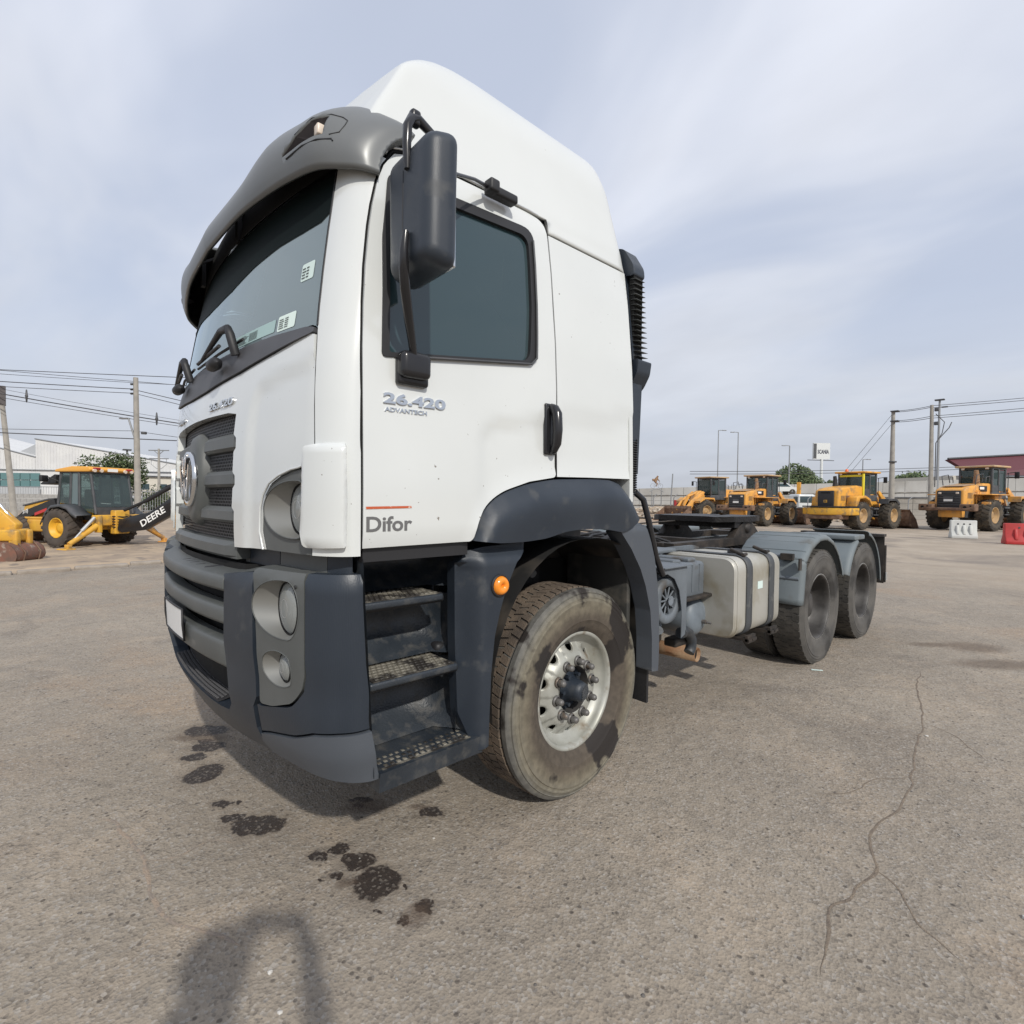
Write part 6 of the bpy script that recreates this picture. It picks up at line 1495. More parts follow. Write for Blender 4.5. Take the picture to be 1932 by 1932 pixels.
ORANGEY = mat('orange_yellow_paint', (.72, .35, .07), .5, col2=(.62, .31, .07), scale=3., dirt=(.32, .21, .12), dscale=3., dmix=(.50, .72))
loader('wheel_loader', (-6.24, 34.67, 0), 77.5, 1.0, 'yellow wheel loader with tall black grille and orange beacon on its roof', YEL, 'tall')
loader('wheel_loader', (-1.40, 40.25, 0), 74.1, 1.13, 'large wheel loader with rusty counterweight behind the white barrier at the right', ORANGEY, 'bar')
loader('wheel_loader', (-11.17, 33.6, 0), 86., .97, 'orange wheel loader seen from behind with grey plate on slatted grille', ORANGEY, 'bar')
loader('wheel_loader', (-15.9, 36.6, 0), 250., 1.0, 'wheel loader facing the camera side with wide rusty bucket lowered, leftmost of the four', ORANGEY, 'bar')
# ---- backhoe loader on the left
def backhoe():
    s = .80
    t = setp(empty('backhoe_loader', (-15.85, .62, .03), math.radians(211), s), 'yellow backhoe loader with dark cab, boom folded out to the right and stabilisers down', 'backhoe loader')
    rimy = mat('yellow_rim', (.72, .40, .03), .5, dirt=(.3, .2, .1), dscale=5., dmix=(.6, .8))
    # +X forward (loader end); rear wheels at x=0
    BT = mat('brown_backhoe_tyre', (.085, .068, .055), .9, col2=(.06, .05, .042), scale=4., bump=.2, bscale=30.)
    for y in (-.92, .92): wheel_parts(t, (0, y, .66), .66, .26, rimy, BT, 18)
    for y in (-.85, .85): wheel_parts(t, (2.15, y, .50), .50, .17, rimy, BT, 18)
    b = MB(); b.box((1.0, 0, .78), (3.6, .7, .4)); b.rbox((1.3, .0, .70), (1.1, 1.75, .42), .06); b.build('chassis', YELJ, t)
    b = MB(); b.prism([(.65, 1.0), (.65, 1.68), (1.4, 1.62), (2.7, 1.35), (2.75, .85), (.65, .85)], .9, lambda u, v, h: (u, -.45+h, v)); o = b.build('engine_hood', YELJ, t); bevel(o, .06, 3, 40)
    b = MB(); b.prism([(.65, 1.66), (1.4, 1.62), (2.7, 1.38), (2.7, 1.34), (1.4, 1.57), (.65, 1.60)], .96, lambda u, v, h: (u, -.48+h, v)); b.build('hood_stripe', MGREY, t)
    # cab: posts, panes, lower panels
    b = MB(); P_ = [(.62, 1.02, 1.25), (.45, 1.02, 2.52), (-.38, 1.0, 2.52), (-.22, 1.02, 1.45), (-1.02, .86, 1.20), (-.82, .80, 2.52)]
    for y in (-1, 1):
        b.tube([(.66, .66*y, .95), (.60, .66*y, 1.5), (.48, .64*y, 2.52)], .05, 6)
        b.tube([(-.02, .70*y, 1.35), (-.02, .66*y, 2.52)], .045, 6)
        b.tube([(-.48, .72*y, 1.30), (-.40, .66*y, 2.52)], .05, 6)
        b.tube([(-1.08, .62*y, 1.12), (-.85, .62*y, 2.52)], .045, 6)
        b.prism([(.68, .72), (.62, 1.45), (-.02, 1.42), (-.20, 1.28), (.28, 1.02), (.42, .72)], .04, lambda u, v, h: (u, y*.68-.02+h, v))
    b.box((-.2, 0, 2.52), (1.45, 1.35, .06)); b.box((-.2, 0, .98), (1.6, 1.2, .12)); b.box((-1.06, 0, 1.20), (.04, 1.2, .30)); cabf_ = b.build('cab_frame', MGREY, t)
    def pane(pts): 
        b = MB(); b.add(pts, [tuple(range(len(pts)))]); b.build('cab_window', CABG, cabf_)
    for y in (-1, 1):
        pane([(.60, .67*y, 1.48), (.0, .69*y, 1.45), (.0, .66*y, 2.5), (.50, .65*y, 2.5)]); pane([(-.04, .70*y, 1.42), (-.46, .71*y, 1.32), (-.40, .66*y, 2.5), (-.04, .66*y, 2.5)]); pane([(-.50, .72*y, 1.30), (-1.06, .63*y, 1.14), (-.86, .62*y, 2.5), (-.42, .66*y, 2.5)])
    pane([(-1.07, -.60, 1.36), (-1.07, .60, 1.36), (-.87, .60, 2.5), (-.87, -.60, 2.5)]); pane([(.60, -.62, 1.5), (.60, .62, 1.5), (.50, .60, 2.5), (.50, -.60, 2.5)])
    b = MB(); b.rbox((-.2, 0, 1.35), (.5, .5, .14), .05); b.rbox((-.0, 0, 1.65), (.12, .46, .6), .05); b.build('operator_seat', BLACK, t)
    b = MB(); b.prism([(.66, 2.53), (.62, 2.62), (-.15, 2.72), (-.95, 2.70), (-1.02, 2.60), (-.95, 2.53)], 1.5, lambda u, v, h: (u, -.75+h, v)); rf = b.build('cab_roof', mat('roof_amber', (.72, .36, .06), .5), t); bevel(rf, .03, 3, 40)
    for y in (-.62, -.40, .40, .62):
        b = MB(); b.cyl((-1.0, y, 2.58), (-1.06, y, 2.57), .055, 12); b.build('work_lamp', mat('pale_lamp', (.7, .6, .5)), rf)
    for y in (-.70, .70): b = MB(); b.rbox((-1.03, y*.78, 2.64), (.05, .22, .07), .015); b.build('red_lamp', mat('tail_lamp_red', (.35, .02, .02)), rf)
    b = MB(); b.box((-1.065, .05, 2.60), (.01, .34, .10)); b.build('number_plate', mat('plate_white', (.78, .78, .76)), rf)
    # rear fenders
    for y in (-1, 1):
        pts = [(-.98, 1.10), (-.75, 1.20), (-.55, 1.38), (-.20, 1.46), (.18, 1.42), (.45, 1.22), (.68, .86)]; v = []; f = []
        for (x, z) in pts: v += [(x, y*.66, z), (x, y*1.16, z-.01), (x, y*1.18, z-.10)]
        for i in range(len(pts)-1):
            for j in range(2): a = 3*i+j; f.append((a, a+1, a+4, a+3))
        b = MB(); b.add(v, f, True); o = b.build('rear_fender', MGREY, t); md = o.modifiers.new('solid', 'SOLIDIFY'); md.thickness = .03
    # dark loader arms with number, cylinders, front bucket
    for y in (-1, 1):
        b = MB(); b.prism([(.70, 1.42), (.80, 1.62), (2.3, 1.18), (3.35, .55), (3.25, .40), (2.2, .92)], .12, lambda u, v, h: (u, y*.62-.06+h, v)); arm = b.build('loader_arm', BLACKG, t)
        b = MB(); b.tube([(1.0, y*.80, .95), (2.4, y*.80, .93)], .05, 8); b.build('lift_cylinder', YELJ, t)
        b = MB(); b.prism([(.62, .80), (.66, 1.25), (1.05, 1.42), (1.35, 1.2), (1.30, .80)], .10, lambda u, v, h: (u, y*.52-.05+h, v)); b.build('arm_mount', YELJ, t)
        if y > 0:
            d_ = Vector((-1.5, 0, .44)).normalized()
            lettering('model_name', '310J', .17, lambda u, v, h: (2.35+d_.x*u-.0*v, .683+h, 1.02+.293*u+v), mat('plate_white', (.78, .78, .76)), arm, bold=.002, depth=.003)
            b = MB(); b.add([(1.75, .684, 1.02), (1.15, .684, 1.20), (1.15, .684, 1.30), (1.75, .684, 1.12)], [(0, 1, 2, 3)]); b.build('red_badge', mat('badge_red', (.5, .04, .04), .5), arm)
    b = MB(); b.prism([(3.15, .75), (3.05, .3), (3.2, .05), (3.9, .0), (3.9, .04), (3.25, .1), (3.15, .35), (3.22, .75)], 2.2, lambda u, v, h: (u, -1.1+h, v)); b.build('front_bucket', EARTH, t)
    b = MB(); b.rbox((.85, .95, 2.30), (.10, .30, .22), .03, rot=Matrix.Rotation(.4, 3, 'Z')); b.tube([(.52, .68, 2.2), (.80, .85, 2.35)], .02, 6); b.build('mirror', BLACK, t)
    b = MB(); b.prism([(.75, 2.15), (1.45, 2.10), (1.5, 2.14), (.8, 2.45), (.72, 2.42)], .6, lambda u, v, h: (u, .05+h, v)); b.build('tilted_visor', BLACK, t)
    b = MB(); b.tube([(1.9, -.25, 1.5), (1.9, -.25, 2.0)], .06, 8); b.build('exhaust_stack', BLACK, t)
    # rear: swing frame, stabilisers, dark boom
    b = MB(); b.rbox((-1.2, 0, .92), (.30, 1.5, .35), .03); b.rbox((-1.32, .0, .85), (.25, .5, .8), .04)
    for y in (-.7, .7): b.rbox((-1.3, y, .80), (.22, .12, .55), .02)
    b.build('swing_frame', YELJ, t)
    for k in range(5): b = MB(); b.tube([(-1.40, -.32, 1.05-.09*k), (-1.46, .0, 1.02-.09*k), (-1.40, .32, 1.05-.09*k)], .022, 6); b.build('hydraulic_hose', BLACK, t)
    for y in (-1, 1):
        b = MB(); b.tube([(-1.30, y*.75, .75), (-1.32, y*1.60, .20)], [.10, .075], 8); b.rbox((-1.32, y*1.68, .045), (.42, .30, .07), .02); b.rbox((-1.32, y*1.62, .13), (.16, .14, .14), .02); b.build('stabiliser', YELJ if y > 0 else ORANGEY, t)
        b = MB(); b.tube([(-1.30, y*.82, 1.02), (-1.31, y*1.22, .60)], .055, 8); b.tube([(-1.31, y*1.22, .60), (-1.32, y*1.55, .24)], .03, 8); b.build('stabiliser_cylinder', STRIP, t)
    # boom (own direction, swung to the machine's rear right)
    o0 = Vector((-1.45, .10, .80)); dr = Vector((-.96, -.27, 0)).normalized(); up = Vector((0, 0, 1)); sd_ = dr.cross(up)
    bo = [(.0, -.22), (.15, -.30), (.9, -.20), (2.0, .42), (2.9, 1.22), (3.0, 1.42), (2.75, 1.52), (2.0, 1.02), (1.1, .40), (.4, .25), (.05, .12)]
    b = MB(); b.prism(bo, .26, lambda u, v, h: tuple(o0+dr*u+up*v+sd_*(h-.13))); boom = b.build('boom', BLACKG, t); bevel(boom, .02, 2, 40)
    lettering('maker_name', 'DEERE', .34, lambda u, v, h: tuple(o0+dr*(.86+u*.85-v*.35)+up*(-.10+u*.55+v*.8)+sd_*(.135+h)), mat('plate_white', (.78, .78, .76)), boom, bold=.006, depth=.004)
    lettering('maker_name', 'DEERE', .34, lambda u, v, h: tuple(o0+dr*(.86+(1.25-u)*.85-v*.35)+up*(-.10+(1.25-u)*.55+v*.8)-sd_*(.135+h)), mat('plate_white', (.78, .78, .76)), boom, bold=.006, depth=.004)
    b = MB(); b.tube([tuple(o0+dr*.15+up*.45), tuple(o0+dr*.9+up*.78)], .05, 8); b.tube([tuple(o0+dr*.9+up*.78), tuple(o0+dr*1.9+up*1.35)], .075, 8); b.build('boom_cylinder', BLACK, t)
    b = MB(); b.tube([tuple(o0+dr*(.6+.25*k)+up*(.55+.17*k+.06*math.sin(k*2))) for k in range(8)], .025, 6); b.build('boom_hose', BLACK, t)
    b = MB(); b.prism([(2.75, 1.35), (2.95, 1.55), (3.9, .3), (3.75, .15)], .2, lambda u, v, h: tuple(o0+dr*u+up*v+sd_*(h-.10))); b.build('dipper_arm', YELJ, t)
backhoe()
# ---- nearer digger arm at the left edge
t = setp(empty('digger_arm', (-12.1, -.85, .02), math.radians(238), .80), 'bright yellow digger arm with rusty bucket resting on the dirt at the left edge', 'excavator')
b = MB(); b.prism([(-.05, .75), (.25, .62), (1.6, 2.1), (2.6, 2.6), (2.6, 3.0), (1.4, 2.55), (-.1, 1.0)], .26, lambda u, v, h: (u, -.13+h, v)); o = b.build('digger_boom', YELJ, t); bevel(o, .03, 2, 40)
b = MB(); b.rbox((.05, 0, .72), (.42, .62, .30), .05); b.rbox((-.12, .22, .62), (.20, .16, .45), .04); b.rbox((-.12, -.22, .62), (.20, .16, .45), .04); b.build('bucket_bracket', YELJ, t)
b = MB(); b.tube([(-.05, .0, .95), (.75, .0, 2.05)], .035, 8); b.build('piston_rod', CHROME, t)
b = MB(); b.tube([(.75, .0, 2.05), (1.7, .0, 3.2)], .075, 8); b.build('hydraulic_cylinder', RED, t)
prof = [(.35, .52), (.20, .555), (.05, .56), (-.09, .54), (-.21, .485), (-.30, .40), (-.35, .30), (-.365, .20), (-.34, .11), (-.27, .045), (-.15, .005), (.0, .0), (.50, .0)]
b = MB(); n = len(prof); v = []; f = []
for (x, z) in prof: v += [(x, -.52, z), (x, .52, z), (x*.93+.02, -.52, z*.93+.02), (x*.93+.02, .52, z*.93+.02)]
for i in range(n-1): a = 4*i; f += [(a, a+1, a+5, a+4), (a+2, a+6, a+7, a+3)]
b.add(v, f, True)
for y in (-.52, .50): b.prism(prof[:-1]+[(.55, .0)], .025, lambda u, v_, h: (u, y+h, v_))
bkt = b.build('bucket', mat('brown_red_steel', (.20, .09, .06), .7, col2=(.13, .08, .06), scale=5., dirt=(.35, .30, .25), dscale=6., dmix=(.6, .7)), t)
for y in (-.30, .25): b = MB(); b.tube([(.10, y, .575), (-.24, y, .50), (-.385, y, .28), (-.33, y, .06)], .02, 5); b.build('bucket_rib', EARTH, bkt)
# ================================================================== BARRIERS, BARREL, VAN
def jersey(name, loc, rz, L_, m, lab):
    t = setp(empty(name, loc, rz), lab, 'barrier'); pr = [(-.28, 0), (-.28, .12), (-.14, .34), (-.11, .78), (.11, .78), (.14, .34), (.28, .12), (.28, 0)]
    b = MB(); b.prism(pr, L_, lambda u, v, h: (-L_/2+h, u, v)); o = b.build('barrier_body', m, t); bevel(o, .03, 3, 30)
    for x in (-.25*L_, 0, .25*L_):
        for sgn in (-1, 1): b = MB(); b.rbox((x, sgn*.17, .36), (.10, .10, .42), .03, rot=Matrix.Rotation(sgn*.28, 3, 'X')); b.build('barrier_rib', m, t)
    b = MB(); 
    for x in (-.2, 0, .2): b.cyl((x, -.13, .62), (x, -.118, .62), .035, 10)
    b.build('fixing_marks', MGREY, t)
jersey('road_barrier', (-.75, 28.95, 0), math.radians(20), .88, mat('chalky_white_plastic', (.55, .56, .53), .7, col2=(.50, .50, .48), scale=3.), 'white plastic road barrier standing in front of the large wheel loader')
jersey('road_barrier', (1.30, 26.5, 0), math.radians(20), 1.2, RED, 'red plastic road barrier standing on the yard at the right edge')
t = setp(empty('fuel_drum', (-20.9, 40.5, 0)), 'red drum standing beside the leftmost loader near the fence', 'drum')
b = MB(); b.lathe([(0, 0), (0, .45), (.5, .46), (.52, .47), (.54, .46), (1.0, .46), (1.02, .47), (1.04, .46), (1.55, .45), (1.55, 0)], 'z', n=24); b.build('drum_body', RED, t)
t = setp(empty('light_truck', (-15.6, 53.6, 0), math.radians(-40)), 'small light truck with white cab and blue-green painted panel behind the loaders', 'truck')
b = MB(); b.rbox((0, 0, 1.45), (1.7, 1.6, 1.6), .15); vb = b.build('cab_body', WHITE, t)
b = MB(); b.rbox((-.35, -.81, 1.15), (.9, .02, .85), .01); b.rbox((-.86, 0, 1.15), (.02, 1.2, .8), .01); b.build('painted_panel', mat('blue_green_print', (.05, .30, .50), .5, col2=(.25, .45, .12), scale=3., mix=(.45, .55)), vb)
b = MB(); b.rbox((.40, -.82, 1.75), (.65, .02, .55), .01); b.rbox((.87, 0, 1.75), (.02, 1.3, .6), .01); b.build('cab_window', SDG, vb)
b = MB(); b.rbox((2.0, 0, .85), (2.4, 1.7, .35), .04); b.build('flatbed', MGREY, t)
for x in (0, 2.6):
    for y in (-.75, .75): wheel_parts(t, (x, y, .4), .4, .12, MGREY, OTYRE, 14)
t = setp(empty('parked_car', (-20.5, 60.5, 2.3), math.radians(45)), 'roof of a white car passing behind the long concrete wall', 'car')
b = MB(); b.prism(rnd([(-2.1, .35), (-2.0, .75), (-1.2, .85), (-.6, 1.32), (.7, 1.32), (1.3, .88), (2.0, .78), (2.15, .4)], .12, 4), 1.6, lambda u, v, h: (u, -.8+h, v)); cb2 = b.build('car_body', WHITE, t)
b = MB(); b.prism([(-1.0, .88), (-.55, 1.24), (.65, 1.24), (1.1, .88)], 1.62, lambda u, v, h: (u, -.81+h, v)); b.build('side_window', SDG, cb2)
for x in (-1.3, 1.3):
    for y in (-.75, .75): wheel_parts(t, (x, y, .32), .32, .11, MGREY, OTYRE, 12)
# ================================================================== WALLS, FENCES, BUILDINGS
t = setp(empty('ramp_wall', (-21.4, 62.1, 0)), 'long pale concrete ramp wall running behind the wheel loaders', 'wall')
A = Vector((-33.5, 48.8)); B_ = Vector((4.0, 90.2)); n = 22; dv = (B_-A)/n; nn_ = Vector((-dv.y, dv.x)).normalized()
for k in range(n):
    p0 = A+dv*k; p1 = A+dv*(k+.985); zt0 = 2.75+(4.95-2.75)*k/n; zt1 = 2.75+(4.95-2.75)*(k+1)/n
    b = MB(); v = []
    for p in (p0, p1):
        zt = zt0 if p is p0 else zt1
        for d_ in (0, .35):
            q = p+nn_*d_; v += [(q.x+21.4, q.y-62.1, -.1), (q.x+21.4, q.y-62.1, zt)]
    b.add(v, [(0, 1, 5, 4), (2, 6, 7, 3), (1, 3, 7, 5), (0, 2, 3, 1), (4, 5, 7, 6)]); b.build('wall_panel', mat('pale_ramp_concrete', (.40, .395, .38), .9, col2=(.34, .335, .32), scale=.4, dirt=(.27, .26, .24), dscale=.35, dmix=(.5, .75)), t)
b = MB(); b.tube([((A+(B_-A)*u-nn_*.1).x+21.4, (A+(B_-A)*u-nn_*.1).y-62.1, (1.0+.4*u)) for u in (0, .25, .5, .75, 1)], .07, 6); b.tube([((A+(B_-A)*u-nn_*.1).x+21.4, (A+(B_-A)*u-nn_*.1).y-62.1, (2.0+1.3*u)) for u in (0, .25, .5, .75, 1)], .05, 6); b.build('wall_rail', CONC, t)
# security fence with cranked concrete posts
t = setp(empty('security_fence', (-22, 39, 0)), 'wire fence on thin posts with cranked tops in front of the ramp wall', 'fence')
A2 = Vector((-25.5, 35.4)); d2 = Vector((.67, .742)); pts_ = []
for k in range(34):
    p = A2+d2*(1.55*k+.25*math.sin(k*2.1))
    if k > 6: p = A2+d2*(1.55*6+2.9*(k-6)); 
    if p.y > 92: break
    pts_.append(p); b = MB(); x, y = p.x+22, p.y-39
    b.tube([(x, y, -.05), (x, y, 1.75)], .045, 6); b.tube([(x, y, 1.75), (x+.22, y+.2, 2.05)], .04, 6); b.build('fence_post', STEELG, t)
for z in (.5, 1.0, 1.5, 1.95):
    b = MB(); b.tube([(p.x+22, p.y-39, z-.02*(i % 2)) for i, p in enumerate(pts_)], .012, 4); b.build('fence_wire', WIRE, t)
# darker low wall to the right of centre
t = setp(empty('yard_wall', (-6, 62, 0)), 'low stained block wall with dark rail behind the yellow loader', 'wall')
for k in range(14):
    p0 = Vector((-12.5, 55.0))+Vector((.62, .78))*2.3*k; b = MB(); v = []
    for p in (p0, p0+Vector((.62, .78))*2.26):
        for d_ in (0, .2):
            q = p+Vector((-.78, .62))*d_; v += [(q.x+6, q.y-62, -.1), (q.x+6, q.y-62, 1.95+.015*k)]
    b.add(v, [(0, 1, 5, 4), (2, 6, 7, 3), (1, 3, 7, 5), (0, 2, 3, 1), (4, 5, 7, 6)]); b.build('wall_panel', mat('stained_wall', (.30, .28, .25), .9, col2=(.24, .225, .20), scale=.8, dirt=(.16, .15, .13), dscale=1., dmix=(.5, .75)), t)
b = MB(); p0 = Vector((-12.5, 55.0)); p1 = p0+Vector((.62, .78))*32; b.tube([(p0.x+6.1, p0.y-62.1, 2.02), (p1.x+6.1, p1.y-62.1, 2.2)], .05, 6); b.build('wall_rail', MGREY, t)
# white warehouse on the left
F0 = Vector((-102.23, -4.39)); e1 = Vector((16.83, 18.46)).normalized(); nb_ = Vector((-e1.y, e1.x))
t = setp(empty('warehouse', (-102.23, -4.39, 0)), 'large white corrugated warehouse with sawtooth roof line and teal windows', 'building')
CORR = mat('white_cladding', (.66, .66, .65), .6, col2=(.60, .60, .60), scale=.6)
fc = lambda s_, z, h: tuple((Vector((e1.x*s_, e1.y*s_, z))+Vector((nb_.x, nb_.y, 0))*h))
for (poly, nm) in (([(-16, -.5), (-16, 11.8), (5.08, 6.67), (5.08, -.5)], 'left_bay'), ([(5.1, -.5), (5.1, 9.30), (14.3, 7.75), (25.0, 5.95), (34, 4.4), (34, -.5)], 'right_bay')):
    b = MB(); b.prism(poly, 14., fc); wb_ = b.build('wall', CORR, t)
    wb_.name = 'wall'
    k0 = poly[0][0]; k1 = poly[-1][0]; s_ = k0+.3; b = MB()
    tops = sorted([(p[0], p[1]) for p in poly if p[1] > 0])
    while s_ < k1:
        zt = lerp_t(tops, s_)-.3; q = fc(s_, 0, -.03); b.box((q[0], q[1], (zt+4.9)/2), (.05, .05, zt-4.9)); s_ += .45
    o = b.build('cladding_rib', CORR, wb_); o['kind'] = 'stuff'
for pl_ in ([(-16, 11.85), (5.15, 6.70)], [(5.05, 9.33), (14.3, 7.80), (25, 6.0), (34, 4.45)]):
    b = MB(); b.tube([fc(s_, z, -.05) for s_, z in pl_], .09, 6); b.build('roof_edge', STEELG, t)
b = MB(); b.prism([(.5, 7.4), (4.3, 9.2), (5.0, 9.2), (5.0, 6.7)], 3., lambda u, v, h: fc(u, v, 2.+h)); b.build('roof_lantern', mat('shaded_cladding', (.36, .37, .38), .6), t)
b = MB(); b.prism([(-16, 5.05), (34, 4.75), (34, 4.65), (-16, 4.95)], .2, lambda u, v, h: fc(u, v, -.22+h)); b.build('string_course', STEELG, t)
TEAL = mat('teal_window', (.10, .20, .20), .12, spec=.9)
s_ = -14.
while s_ < 4.8:
    for (z0, z1) in ((2.45, 3.35), (3.45, 4.40)):
        b = MB(); b.prism([(s_, z0), (s_+1.3, z0), (s_+1.3, z1), (s_, z1)], .1, lambda u, v, h: fc(u, v, -.05-h)); b.build('window', TEAL, t)
    s_ += 1.42
b = MB(); b.prism([(-16, 1.4), (6, 1.4), (6, 2.35), (-16, 2.35)], .3, lambda u, v, h: fc(u, v, -.3-h)); b.build('lower_band', mat('grey_cladding', (.42, .43, .44), .6), t)
t = setp(empty('low_building', (-86.5, 9.5, 0)), 'low cream building with flat roof between the vertical pole and the truck', 'building')
b = MB(); b.box((-1.5, 3.5, 2.0), (6, 7, 4.0)); lb = b.build('wall', mat('cream_render', (.56, .53, .46), .8), t)
b = MB(); b.box((-1.5, 3.5, 4.05), (6.6, 7.6, .18)); b.build('roof', MGREY, t)
for k in range(3): b = MB(); b.box((1.52, 1.0+2.1*k, 2.6), (.06, 1.1, .8)); b.build('window', SDG, lb)
# grey block wall with bars in front of the warehouse
t = setp(empty('block_wall', (-58.7, -1.4, 0)), 'grey concrete block wall topped by thin railings left of the backhoe', 'wall')
BLK = mat('grey_block', (.36, .35, .33), .9, col2=(.30, .29, .275), scale=5.)
dW = Vector((2.75, 3.05)).normalized(); L0 = Vector((-66., -9.4))
me_ = None
for r_ in range(4):
    for k in range(36):
        s_ = .52*k+(.26 if r_ % 2 else 0)
        if me_ is None:
            b = MB(); b.box((0, 0, 0), (.50, .2, .36)); o = b.build('block', BLK, t); me_ = o.data
        else:
            o = bpy.data.objects.new('block', me_); COL.objects.link(o); o.parent = t
        p = L0+dW*s_; o.location = (p.x+58.7, p.y+1.4, .1+.375*r_); o.rotation_euler = (0, 0, math.atan2(dW.y, dW.x))
b = MB()
for k in range(90):
    p = L0+dW*(.22*k); b.box((p.x+58.7, p.y+1.4, 1.75), (.025, .025, .62))
o = b.build('railing_bars', STEELG, t); o['kind'] = 'stuff'
b = MB(); p0, p1 = L0, L0+dW*19.6; b.tube([(p0.x+58.7, p0.y+1.4, 2.05), (p1.x+58.7, p1.y+1.4, 2.05)], .03, 5); b.build('top_rail', STEELG, t)
t = setp(empty('steel_fence', (-46, 4.5, 0)), 'steel bar fence with hedge and parked cars behind it right of the backhoe cab', 'fence')
for k in range(64):
    b = MB(); p = Vector((-47.5, 1.6))+Vector((.674, .739))*.19*k
    if k == 0: b.box((0, 0, 0), (.03, .03, 1.9)); o = b.build('fence_bar', STEELG, t); mb0 = o.data
    else: o = bpy.data.objects.new('fence_bar', mb0); COL.objects.link(o); o.parent = t
    o.location = (p.x+46, p.y-4.5, .95)
for z in (.3, 1.7):
    b = MB(); p0 = Vector((-47.5, 1.6)); p1 = p0+Vector((.674, .739))*12; b.tube([(p0.x+46, p0.y-4.5, z), (p1.x+46, p1.y-4.5, z)], .03, 5); b.build('fence_rail', STEELG, t)
for i, (x, y, lab, m_) in enumerate([(-50.5, 5.2, 'pale grey car parked behind the steel fence', STRIP), (-49.0, 9.0, 'dark car parked behind the steel fence beside the pole', MGREY)]):
    t = setp(empty('parked_car', (x, y, 0), math.radians(50)), lab, 'car')
    b = MB(); b.prism(rnd([(-2.1, .3), (-2.0, .75), (-1.2, .85), (-.6, 1.38), (.7, 1.38), (1.3, .88), (2.0, .78), (2.15, .4)], .12, 4), 1.6, lambda u, v, h: (u, -.8+h, v)); cb2 = b.build('car_body', m_, t)
    b = MB(); b.prism([(-1.0, .9), (-.55, 1.30), (.65, 1.30), (1.1, .9)], 1.62, lambda u, v, h: (u, -.81+h, v)); b.build('side_window', SDG, cb2)
    for x_ in (-1.3, 1.3):
        for y_ in (-.75, .75): wheel_parts(t, (x_, y_, .32), .32, .11, MGREY, OTYRE, 12)
# dark red roofed shed at the far right
t = setp(empty('red_roofed_shed', (-2, 86, 0)), 'pale shed with a large dark red roof behind the rightmost loader', 'building')
dR = Vector((3.53, 3.9)).normalized(); nR = Vector((-dR.y, dR.x))
fr = lambda s_, z, h: (dR.x*s_+nR.x*h-4.0, dR.y*s_+nR.y*h-6.0, z)
b = MB(); b.prism([(-1., 0), (40, 0), (40, 4.9), (-1, 4.9)], 10, lambda u, v, h: fr(u, v, h+2.0)); b.build('wall', mat('cream_render', (.56, .53, .46)), t)
b = MB(); b.prism([(0, 5.0), (40, 5.6)], 1, fr) if False else None
b = MB(); b.add([fr(0.2, 4.95, .5), fr(40, 4.95, .5), fr(40, 9.6, 2.5), fr(-1.2, 6.9, 2.5), fr(0.2, 4.9, 1.0), fr(40, 4.9, 1.0), fr(40, 9.5, 3.0), fr(-1.2, 6.8, 3.0)], [(0, 1, 2, 3), (7, 6, 5, 4), (0, 4, 5, 1), (1, 5, 6, 2), (2, 6, 7, 3), (3, 7, 4, 0)]); b.build('roof', mat('dark_red_roof', (.10, .022, .030), .6), t)
b = MB(); b.tube([fr(-1.3, 6.95, 2.4), fr(40, 9.65, 2.4)], .12, 6); b.build('ridge_trim', MGREY, t)
# ================================================================== POLES AND WIRES
def cpole(name, base, top, r0, r1, lab, extra=None, square=True):
    t = setp(empty(name, (base[0], base[1], 0)), lab, 'pole'); d_ = Vector(top)-Vector(base)
    b = MB(); b.tube([(0, 0, -.2), tuple(d_)], [r0, r1], 4 if square else 12); b.build('shaft', POLEC, t); return t
tp = cpole('concrete_pole', (-32.95, -1.32, 0), (-33.62, -1.82, 6.75), .19, .13, 'leaning concrete utility pole at the left edge of the photo')
b = MB(); b.box((-.62, -.46, 6.3), (.30, .30, .95)); b.build('dark_pole_top', mat('dark_pole_cap', (.10, .09, .09), .8), tp)
tp = cpole('concrete_pole', (-27.60, 3.05, 0), (-27.90, 3.02, 7.05), .19, .13, 'upright concrete utility pole with a lamp arm left of the truck')
b = MB(); b.tube([(-.28, -.05, 3.7), (-.26, -.10, 4.2), (-.48, -.30, 5.1)], .045, 6); b.build('lamp_arm', STEELG, tp)
b = MB(); b.rbox((-.62, -.44, 5.10), (.45, .20, .07), .03, rot=Matrix.Rotation(.72, 3, 'Z')); b.build('lamp_head', STEELG, tp)
for z in (6.5, 6.3, 6.75): b = MB(); b.cyl((-.40, -.08, z), (-.52, -.2, z), .05, 8); b.build('insulator', MGREY, tp)
b = MB(); b.rbox((-.05, .25, 4.42), (.2, .22, .12), .02); b.build('junction_clamp', MGREY, tp)
def wire(lab, p, q, sag=.15, r=.025, n=12, grp='overhead cables on the left'):
    P0, P1 = Vector(p), Vector(q); b = MB()
    b.tube([tuple(P0.lerp(P1, i/n)-Vector((0, 0, 4*sag*(i/n)*(1-i/n)))) for i in range(n+1)], r*.72, 5)
    return setp(b.build('overhead_cable', WIRE), lab, 'cable', grp)
def ext(p, q, a, c):
    P0, P1 = Vector(p), Vector(q); return tuple(P0+(P1-P0)*a), tuple(P0+(P1-P0)*c)
